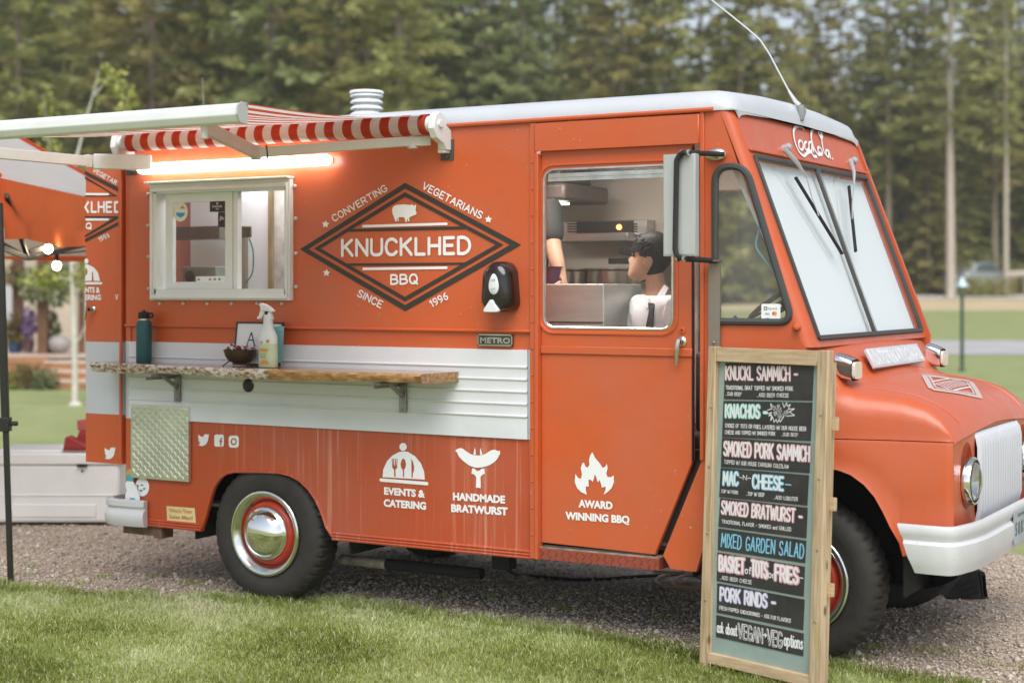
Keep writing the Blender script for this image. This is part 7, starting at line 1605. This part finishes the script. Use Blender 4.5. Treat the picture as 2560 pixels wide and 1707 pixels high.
# ================================================================ left background: house, deck, pergola, pots, young tree
def A3(c, x, y, t): return AT(*px(c, x, y), t)
ht_ = 32.; hw0, hw1 = latof(-420, ht_), latof(330, ht_)
hs_ = thing('house', LT((hw0 + hw1) / 2, ht_ + 1.5, 0), 'beige rendered house wall behind the wooden deck', 'house')
MB().plate([[LT(hw0, ht_, 0), LT(hw1, ht_, 0), LT(hw1, ht_ + 4, 0), LT(hw0, ht_ + 4, 0)]], (0, 0, 2.75)).build('wall', mat('beige_render', (.50, .43, .33), .85, var=.12, vscale=1), hs_)
MB().plate([[LT(hw0 - .3, ht_ - .3, 2.752), LT(hw1 + .3, ht_ - .3, 2.752), LT(hw1 + .3, ht_ + 4.3, 2.752), LT(hw0 - .3, ht_ + 4.3, 2.752)]], (0, 0, .12)).build('roof', mat('brown_roof', (.09, .065, .05), .8), hs_)
a0 = LT(latof(6, ht_), ht_, zof(712, ht_)); MB().plate([[LT(latof(4, ht_), ht_ - .05, zof(832, ht_)), LT(latof(33, ht_), ht_ - .05, zof(832, ht_)), LT(latof(33, ht_), ht_ - .05, zof(712, ht_)), LT(latof(4, ht_), ht_ - .05, zof(712, ht_))]], FW * .04).build('window', mat('pale_window', (.45, .46, .46), .2), hs_)
dt = 28.
WD = mat('deck_timber', (.42, .20, .095), .7, var=.3, vscale=3, stretch=(1, 1, 8)); WDL = mat('worn_tread_board', (.58, .45, .36), .7, var=.15)
zdk = zof(888, dt)
dk = thing('timber_deck', LT(latof(0, dt), dt + 1.5, 0), 'orange brown timber deck with pale steps beside the house', 'deck')
x0, x1 = latof(-460, dt), latof(205, dt)
MB().plate([[LT(x0, dt + .3, zdk - .06), LT(x1 + .5, dt + .3, zdk - .06), LT(x1 + .5, ht_ - .05, zdk - .06), LT(x0, ht_ - .05, zdk - .06)]], (0, 0, .06)).build('deck_floor', WDL, dk)
for k in range(4): MB().plate([[LT(x0, dt, .01 + k * zdk / 4.2), LT(latof(118, dt), dt, .01 + k * zdk / 4.2), LT(latof(118, dt), dt + .06, .01 + k * zdk / 4.2), LT(x0, dt + .06, .01 + k * zdk / 4.2)]], (0, 0, zdk / 4.2 - .012)).build('fascia_board', WD, dk)
for k in range(3):
    tt = dt - .9 + k * .32; zz_ = (k + 1) * zdk / 3.6; MB().plate([[LT(latof(112, tt), tt, 0.01), LT(latof(330, tt), tt, .01), LT(latof(330, tt), tt + .05, .01), LT(latof(112, tt), tt + .05, .01)]], (0, 0, zz_ - .05)).build('riser', WD, dk)
    MB().plate([[LT(latof(110, tt), tt - .03, zz_ - .04), LT(latof(332, tt), tt - .03, zz_ - .04), LT(latof(332, tt), tt + .33, zz_ - .04), LT(latof(110, tt), tt + .33, zz_ - .04)]], (0, 0, .04)).build('step_tread', WDL, dk)
pg_ = thing('pergola', LT(latof(70, 28.6), 28.6, zdk), 'brown timber pergola standing on the deck', 'pergola')
PW = mat('pergola_timber', (.14, .065, .032), .7, var=.3, vscale=3, stretch=(8, 8, 1))
for p0, p1, t in ((34, 57, 29.6), (96, 120, 28.6), (197, 211, 28.8)):
    c = LT(latof((p0 + p1) / 2, t), t, zdk); w = (p1 - p0) / FPX * t
    MB().bar(c, c + Vector((0, 0, 2.1)), w, w, tuple(FW)).build('post', PW, pg_)
MB().bar(LT(latof(-300, 28.6), 28.6, zdk + 2.2), LT(latof(420, 28.6), 28.6, zdk + 2.2), .12, .2).bar(LT(latof(-300, 29.6), 29.6, zdk + 2.2), LT(latof(420, 29.6), 29.6, zdk + 2.2), .12, .2).build('beam', PW, pg_)
LEAFM = tinted('garden_leaves', [(0, (.05, .07, .02)), (1, (.42, .45, .27)), (.5, (.17, .21, .08))], .5, .3)
LEAFY = tinted('yellow_green_leaves', [(0, (.16, .20, .04)), (1, (.55, .52, .16)), (.5, (.34, .37, .09))], .5, .35)
FLOW = tinted('autumn_shrub', [(0, (.05, .05, .02)), (1, (.40, .24, .05)), (.5, (.15, .13, .04))], .6, .3)
def pot_(p0, p1, y0, y1, t, m, label, fl=None):
    w = (p1 - p0) / FPX * t; c = LT(latof((p0 + p1) / 2, t), t, zdk); h = (y1 - y0) / FPX * t
    o = thing('flower_pot', c, label, 'flower pot', 'glazed pots on the deck'); MB().lathe(c, (0, 0, 1), [(0, 0), (w * .34, 0), (w * .5, h * .6), (w * .46, h * .9), (w * .5, h), (w * .42, h), (w * .38, h * .8), (0, h * .8)], 20).build('pot', m, o)
    n_ = 260; g = np.random.default_rng(int(p0)); u = g.normal(0, 1, (n_, 3)); u /= np.linalg.norm(u, axis=1, keepdims=True); P0 = u * g.random((n_, 1)) ** .5 * np.array([w * .6, w * .6, .32]) + np.array([0, 0, h + .22]); ln = g.uniform(.05, .13, n_)
    P, F = leafcards(P0, u + g.normal(0, .6, (n_, 3)), g.normal(0, 1, (n_, 3)), ln, ln * .6); attrmesh('plant', P, F, np.full(n_, 4), fl or LEAFM, np.repeat(np.clip(g.normal(.5, .2, n_), 0, 1), 4), None, o)
BLUG = mat('blue_glaze', (.02, .045, .12), .2)
pot_(18, 54, 862, 888, 28.9, BLUG, 'deep blue glazed pot at the left end of the deck', FLOW)
pot_(60, 86, 850, 886, 28.9, mat('terracotta_dark', (.10, .05, .05), .6), 'pot of purple flowers between the two pergola posts', tinted('purple_flowers', [(0, (.06, .06, .05)), (1, (.42, .25, .60)), (.5, (.24, .12, .36))], .6, .2))
pot_(118, 142, 855, 884, 28.9, BLUG, 'deep blue pot right of the second pergola post')
c = LT(latof(148, 28.7), 28.7, zdk); o = MB().ball(c + Vector((0, 0, .17)), .19, (1.25, 1, .85), 14, 9).build('garden_boulder', mat('grey_boulder', (.33, .30, .29), .9, var=.3, vscale=5), None, smooth=80); setp(o, 'rounded grey boulder on the deck behind the young tree', 'boulder')
bush(latof(68, 27.2), 27.2, .62, .42, FLOW, 'rusty green shrub in front of the deck', 'shrubs in front of the deck', 420, 3, 'shrub', 0., (.05, .12)); bush(latof(112, 27.0), 27.0, .42, .34, LEAFM, 'silvery green shrub at the foot of the deck steps', 'shrubs in front of the deck', 300, 4, 'shrub', 0., (.05, .12)); bush(latof(12, 27.2), 27.2, .5, .3, LEAFY, 'yellow green low plant at the left edge by the tent leg', 'shrubs in front of the deck', 260, 5, 'shrub', 0., (.05, .12))
def hangplant(p0, y0, t, w, h, m, label, seed, n_=520):
    c = LT(latof(p0, t), t, zof(y0, t)); o = thing('hanging_basket', c, label, 'hanging basket', 'baskets hung from the pergola'); g = np.random.default_rng(seed)
    u = g.normal(0, 1, (n_, 3)); u /= np.linalg.norm(u, axis=1, keepdims=True); P0 = u * g.random((n_, 1)) ** .5 * np.array([w, w, h]); ln = g.uniform(.05, .12, n_)
    P, F = leafcards(P0, u + g.normal(0, .6, (n_, 3)) + [0, 0, -.4], g.normal(0, 1, (n_, 3)), ln, ln * .6); attrmesh('plant', P, F, np.full(n_, 4), m, np.repeat(np.clip(g.normal(.55, .25, n_), 0, 1), 4), None, o)
    MB().lathe(c + Vector((0, 0, -.05)), (0, 0, 1), [(0, -.12), (.14, -.08), (.18, .04), (0, .03)], 14).tube([c, c + Vector((0, 0, 1.0))], .006, 5).build('basket', BARK1, o)
hangplant(92, 715, 28.5, .30, .34, LEAFM, 'white flowered hanging basket over the left pergola post', 8); hangplant(150, 700, 28.5, .28, .5, LEAFM, 'pale leafy hanging basket right of the second pergola post', 9, 700); hangplant(30, 690, 29.3, .35, .16, FLOW, 'brownish hanging basket under the tent edge', 10, 300)
# young pale-barked tree
tt = 23.5; b = LT(latof(188, tt), tt, 0); yt = thing('young_tree', b, 'young tree with slender whitish trunk on the lawn behind the tent', 'tree')
def YP(p0, y0): return LT(latof(p0, tt), tt, zof(y0, tt))
tp_ = [b, YP(187, 900), YP(184, 780), YP(180, 650), YP(172, 520), YP(190, 400), YP(215, 300), YP(236, 225), YP(248, 175)]
tm = MB().tube(tp_, [.05, .043, .040, .035, .028, .022, .016, .01, .005], 8)
lv = []
for pts in ([YP(180, 650), YP(150, 520), YP(120, 350), YP(108, 240)], [YP(236, 240), YP(275, 190), YP(300, 215), YP(325, 275)], [YP(184, 700), YP(120, 690), YP(85, 700)], [YP(184, 760), YP(215, 680), YP(235, 620)], [YP(187, 860), YP(200, 845), YP(212, 815)]):
    tm.tube(pts, [.018, .012, .008, .004][:len(pts)], 5); lv.append(pts)
tm.cyl(b, b + Vector((0, 0, .05)), .10, .06, 12); s = tm.build('trunk', mat('whitish_bark', (.58, .55, .47), .8, var=.2, vscale=6), yt, smooth=80)
g = np.random.default_rng(3); Cs = []; 
for pts in lv[:4]:
    for s_ in np.linspace(.25, 1, 26):
        i = min(int(s_ * (len(pts) - 1)), len(pts) - 2); q = pts[i].lerp(pts[i + 1], s_ * (len(pts) - 1) - i)
        for k in range(7): Cs.append(np.array(q) + g.normal(0, .085, 3))
Cs = np.array(Cs) - np.array(b); n_ = len(Cs); ln = g.uniform(.06, .14, n_)
P, F = leafcards(Cs, g.normal(0, 1, (n_, 3)) + [0, 0, -.5], g.normal(0, 1, (n_, 3)), ln, ln * .65); attrmesh('crown', P, F, np.full(n_, 4), LEAFY, np.repeat(np.clip(g.normal(.55, .25, n_), 0, 1), 4), None, yt)

# ================================================================ canopy tent with bulbs
TL_ = -2.97; T0, T1 = 9.28, 12.35; TW = 3.05; ZE0, ZV = 2.345, 1.995
tent = thing('canopy_tent', LT(TL_ - TW / 2, (T0 + T1) / 2, 0), 'orange and white canopy tent at the left edge beside the rear door', 'tent')
def cloth(name, c, tr_=.35):
    m = mat(name, c, .6, var=.06, vscale=2); nt = m.node_tree; n = nt.nodes; l = nt.links; p = n['Principled BSDF']; t = n.new('ShaderNodeBsdfTranslucent'); t.inputs[0].default_value = (*c, 1); ms = n.new('ShaderNodeMixShader'); ms.inputs[0].default_value = tr_
    l.new(p.outputs[0], ms.inputs[1]); l.new(t.outputs[0], ms.inputs[2]); l.new(ms.outputs[0], n['Material Output'].inputs[0]); return m
CO = cloth('orange_canvas', (.86, .20, .07), .75); CWH = cloth('white_canvas', (.76, .76, .77), .6); CPE = cloth('pale_lining', (.76, .62, .52), .5)
def valance(name, P0, P1, zt, zb, m, out, seed, n_=60):
    rows = []; g = np.random.default_rng(seed); ph = g.uniform(0, 6, 4)
    for i in range(n_ + 1):
        f = i / n_; q = P0.lerp(P1, f); r = []
        for j in range(9):
            v = j / 8; w = .035 * math.sin(f * 9 + v * 4.5 + ph[0]) * v + .018 * math.sin(f * 23 - v * 6 + ph[1]) * v + .010 * math.sin(f * 41 + v * 9 + ph[2]) * math.sin(math.pi * v)
            r.append(q + out * w + Vector((0, 0, zt + (zb - zt) * v + .012 * math.sin(f * 12 + ph[3]) * v)))
        rows.append(r)
    MB().grid(rows).build(name, m, tent, smooth=80, fix=False)
FRr, BRt, FL, BLf = LT(TL_, T0), LT(TL_, T1), LT(TL_ - TW, T0), LT(TL_ - TW, T1)
valance('side_valance', FRr, BRt, ZE0, ZV, CO, RT, 1); valance('back_valance', BLf, BRt, ZE0 + .03, 1.955, CPE, FW, 2); valance('back_hem', BLf, BRt, 1.955, 1.925, CO, FW, 2); valance('front_valance', FL, FRr, ZE0, ZV, CO, -FW, 3); valance('far_side_valance', FL, BLf, ZE0, ZV, CO, -RT, 4)
pk = LT(TL_ - TW / 2, (T0 + T1) / 2, 3.42)
def roofp(a, b_, za, zb_):
    rows = []
    for i in range(13):
        f = i / 12; q = a.lerp(b_, f); q = Vector((q.x, q.y, za + (zb_ - za) * f)); rows.append([q.lerp(pk, v / 8) + Vector((0, 0, -.07 * math.sin(math.pi * v / 8) * (1 if 0 < i < 12 else .3))) for v in range(9)])
    return rows
mb = MB(); [mb.grid(roofp(a, b_, za, zb_)) for a, b_, za, zb_ in ((FRr, BRt, ZE0, ZE0 + .05), (BRt, BLf, ZE0 + .05, ZE0 + .05), (BLf, FL, ZE0 + .05, ZE0), (FL, FRr, ZE0, ZE0))]; mb.build('roof', CWH, tent, smooth=60, fix=False)
mb = MB()
for q in (BRt, FRr, BLf, FL): a = Vector((q.x, q.y, ZE0 + (.055 if q in (BRt, BLf) else .005))); mb.tube([a.lerp(pk, v / 6) + Vector((0, 0, .008 - .02 * math.sin(math.pi * v / 6))) for v in range(7)], .014, 6)
mb.build('hip_trim', CO, tent)
LEG = mat('black_leg', (.030, .028, .024), .4, .4)
lb0 = AT(27, 1459, 9.25); lb0.z = 0; lt0 = LT(TL_ - .005, 9.27, 2.2)
mid = lb0.lerp(lt0, .42)
MB().bar(lb0, mid, .030, .030, tuple(FW)).bar(mid - (lt0 - lb0) * .02, lt0, .040, .040, tuple(FW)).bar(lb0, lb0 + Vector((0, 0, .008)), .09, .09, tuple(FW)).build('leg', LEG, tent, bevel=.003)
MB().bar(mid - Vector((0, 0, .045)), mid + Vector((0, 0, .035)), .058, .058, tuple(FW)).cyl(mid - RT * .07, mid + RT * .07, .014, n=10).build('leg_slider', LEG, tent, bevel=.004)
for q in (BRt, FL, BLf): MB().bar(q, q + Vector((0, 0, 2.3)), .036, .036, tuple(FW)).build('leg', LEG, tent)
tb = [AT(3, 618, 9.45), AT(70, 646, 10.3), AT(214, 612, 11.9)]
MB().bar(tb[0], tb[1], .024, .03).bar(tb[1], tb[2], .024, .03).bar(LT(TL_, 9.4, 2.25), tb[1], .024, .03).bar(tb[1] + Vector((0, 0, .04)), LT(TL_, 12.2, 2.2), .024, .03).bar(tb[1], LT(TL_ - TW / 2, 10.8, 2.6), .024, .03).build('truss', LEG, tent)
bulbm = mat('lit_bulb', (.9, .85, .75), emis=(1, .80, .55), estr=14)
sb1 = AT(120, 622, 10.6); sb2 = AT(142, 664, 11.2)
for q, la in ((sb1, 'glowing bulb under the tent valance, the higher of the two'), (sb2, 'glowing bulb under the tent, hanging lower from its dark socket')):
    o = thing('light_bulb', q, la, 'light bulb', 'string light bulbs in the tent')
    MB().ball(q, .030, (1, 1, 1.1), 14, 10).build('bulb', bulbm, o, smooth=80); MB().cyl(q + Vector((0, 0, .028)), q + Vector((0, 0, .085)), .014, n=10).build('socket', BLACK, o)
o = MB().tube(smoothloop([tuple(LT(TL_ - .3, 9.6, 2.12)), tuple(sb1 + Vector((0, 0, .085))), tuple(sb2 + Vector((0, 0, .085))), tuple(LT(TL_ + .05, 12.3, 2.05))], 6, False), .005, 6).build('light_cable', BLACK, None); setp(o, 'thin dark cable carrying the bulbs under the tent', 'cable')

# ================================================================ cooler, red caddy, cables, wheel chock
ck = 11.45; cz1 = zof(1126, ck); c0, c1 = latof(-30, ck), latof(302, ck)
cool = thing('cooler', LT((c0 + c1) / 2, ck + .25, 0), 'big white plastic cooler on the gravel behind the rear bumper', 'cooler')
CP_ = mat('cooler_plastic', (.82, .81, .78), .45, var=.06, vscale=3)
def cbox(mb, a, b_, t0, t1, z0, z1): return mb.plate([[LT(a, t0, z0), LT(b_, t0, z0), LT(b_, t1, z0), LT(a, t1, z0)]], (0, 0, z1 - z0))
zl = zof(1160, ck)
cbox(MB(), c0 + .015, c1 - .015, ck + .012, ck + .50, .03, zl - .006).build('tub', CP_, cool, bevel=.022)
cbox(cbox(MB(), c0, c1, ck, ck + .52, zl - .004, cz1 - .02), c0 + .04, c1 - .04, ck + .04, ck + .48, cz1 - .021, cz1).build('lid', mat('lid_plastic', (.84, .83, .81), .4), cool, bevel=.018)
mb = MB(); cbox(mb, c0 + .14, c1 - .18, ck + .004, ck + .014, .07, .16); cbox(mb, c0 + .05, c1 - .05, ck + .006, ck + .014, zof(1240, ck), zof(1236, ck)); mb.build('relief', CP_, cool, bevel=.004)
a = AT(*px('c5', 645, 700), ck); b_ = AT(*px('c5', 725, 722), ck); la_ = (a - CAM).dot(RT); lb2 = (b_ - CAM).dot(RT)
mb = MB(); cbox(mb, la_, lb2, ck - .012, ck + .004, b_.z, a.z); q = AT(*px('c5', 683, 758), ck); mb.ball(q + FW * .004, .008, n=8, m=5); mb.build('latch', BLACKR, cool)
rt0 = 11.60; RED = mat('red_plastic', (.33, .025, .022), .4)
def C5(x, y, t): return AT(*px('c5', x, y), t)
rc = thing('red_caddy', LT(latof(190, rt0), rt0, cz1), 'dark red plastic caddy lying on the white cooler', 'caddy')
zb_ = cz1 + .002
def wedge(pts, t0, t1): return MB().plate([[LT(latof(p0, t0), t0, max(zof(p1, t0), zb_)) for p0, p1 in pts]], FW * (t1 - t0))
k = .29979
P5 = lambda L: [(x * k, 950 + y * k) for x, y in L]
wedge(P5([(510, 640), (760, 640), (760, 602), (510, 602)]), rt0 - .14, rt0 + .16).build('tray', RED, rc, bevel=.006)
wedge(P5([(525, 601), (760, 601), (760, 560), (735, 552), (558, 468), (540, 480)]), rt0 - .10, rt0 + .02).build('scoop', RED, rc, bevel=.006)
wedge(P5([(610, 600), (760, 600), (760, 470), (735, 440), (660, 420)]), rt0 + .03, rt0 + .10).build('back_wall', RED, rc, bevel=.006)
wedge(P5([(645, 420), (760, 425), (760, 325), (640, 335)]), rt0 + .06, rt0 + .13).build('flap', mat('faded_red', (.46, .10, .09), .5), rc, bevel=.006)
def GD(x, y, z=.012): return G(*px('gd', x, y), z)
pts = [S(*px('gd', 1075, 178), .25)] + [S(*px('gd', 1100, 215), .45)] + [GD(x, y) for x, y in ((1165, 248), (1290, 262), (1400, 272), (1520, 280), (1680, 275), (1830, 263), (1960, 256), (2120, 246), (2300, 240))]
o = MB().tube(smoothloop([tuple(p) for p in pts], 4, False), .011, 8).build('power_cable', BLACKR, None); setp(o, 'black power cable trailing over the gravel below the truck', 'cable')
q = S(*px('gd', 1078, 180), .25); MB().box(q.x - .05, q.x + .05, .22, .30, q.z - .03, .44).build('cable_box', BLACK, truck)
mb = MB()
for i, (cx2, cy2, rx, ry) in enumerate(((2120, 282, 145, 42), (2165, 290, 90, 36), (2205, 288, 110, 44), (2240, 284, 150, 40))):
    mb.tube([GD(cx2 + rx * math.cos(a), cy2 + ry * math.sin(a), .02 + .016 * i) for a in np.linspace(0, 2 * math.pi, 40)[:-1]], .009, 8, closed=True)
mb.tube([GD(x, y, .05) for x, y in ((1960, 230), (2060, 236), (2160, 240), (2260, 250))], .009, 8)
o = mb.build('hose_coil', mat('tan_hose', (.42, .26, .15), .5), None); setp(o, 'coil of tan hose on the gravel behind the menu board', 'hose')
def C6(x, y, t): return AT(*px('d6', x, y), t)
ch_t = 8.75; z0 = 0.006
wq = [C6(762, 1130, ch_t), C6(845, 1000, ch_t), C6(940, 1000, ch_t), C6(975, 1145, ch_t)]
ck_ = thing('wheel_chock', C6(880, 1146, ch_t), 'black plastic leveling block on the gravel under the front bumper', 'block')
def CB(x, y, k=0.): p = C6(x, y, ch_t); p.z = max(p.z, z0); return p + FW * k
MB().plate([[CB(760, 1148), CB(800, 1060), CB(860, 988), CB(925, 985), CB(945, 1148)]], FW * .18).build('block', BLACKR, ck_, bevel=.006)
MB().plate([[CB(930, 990), CB(955, 993), CB(975, 1140), CB(948, 1146)], [CB(942, 1012), CB(962, 1014), CB(968, 1120), CB(952, 1122)]], FW * .10).build('handle', BLACKR, ck_)
mb = MB()
for y in (1030, 1062, 1094): mb.bar(CB(815, y + 40, -.004), CB(925, y, -.004), .01, .008)
mb.build('rib', BLACK, ck_)
# ================================================================ hazy air
hb_ = MB().plate([[LT(-240, -45, -1.2), LT(240, -45, -1.2), LT(240, 430, -1.2), LT(-240, 430, -1.2)]], (0, 0, 44))
hz = bpy.data.materials.new('haze_air'); hz.use_nodes = True; n = hz.node_tree.nodes; n.remove(n['Principled BSDF']); pv = n.new('ShaderNodeVolumePrincipled')
pv.inputs['Color'].default_value = (.95, .96, .90, 1); pv.inputs['Density'].default_value = HAZE; pv.inputs['Anisotropy'].default_value = .2
hz.node_tree.links.new(pv.outputs[0], n['Material Output'].inputs['Volume'])
hb_.build('haze', hz, None, smooth=None, kind='stuff')
print('built', len(bpy.data.objects))
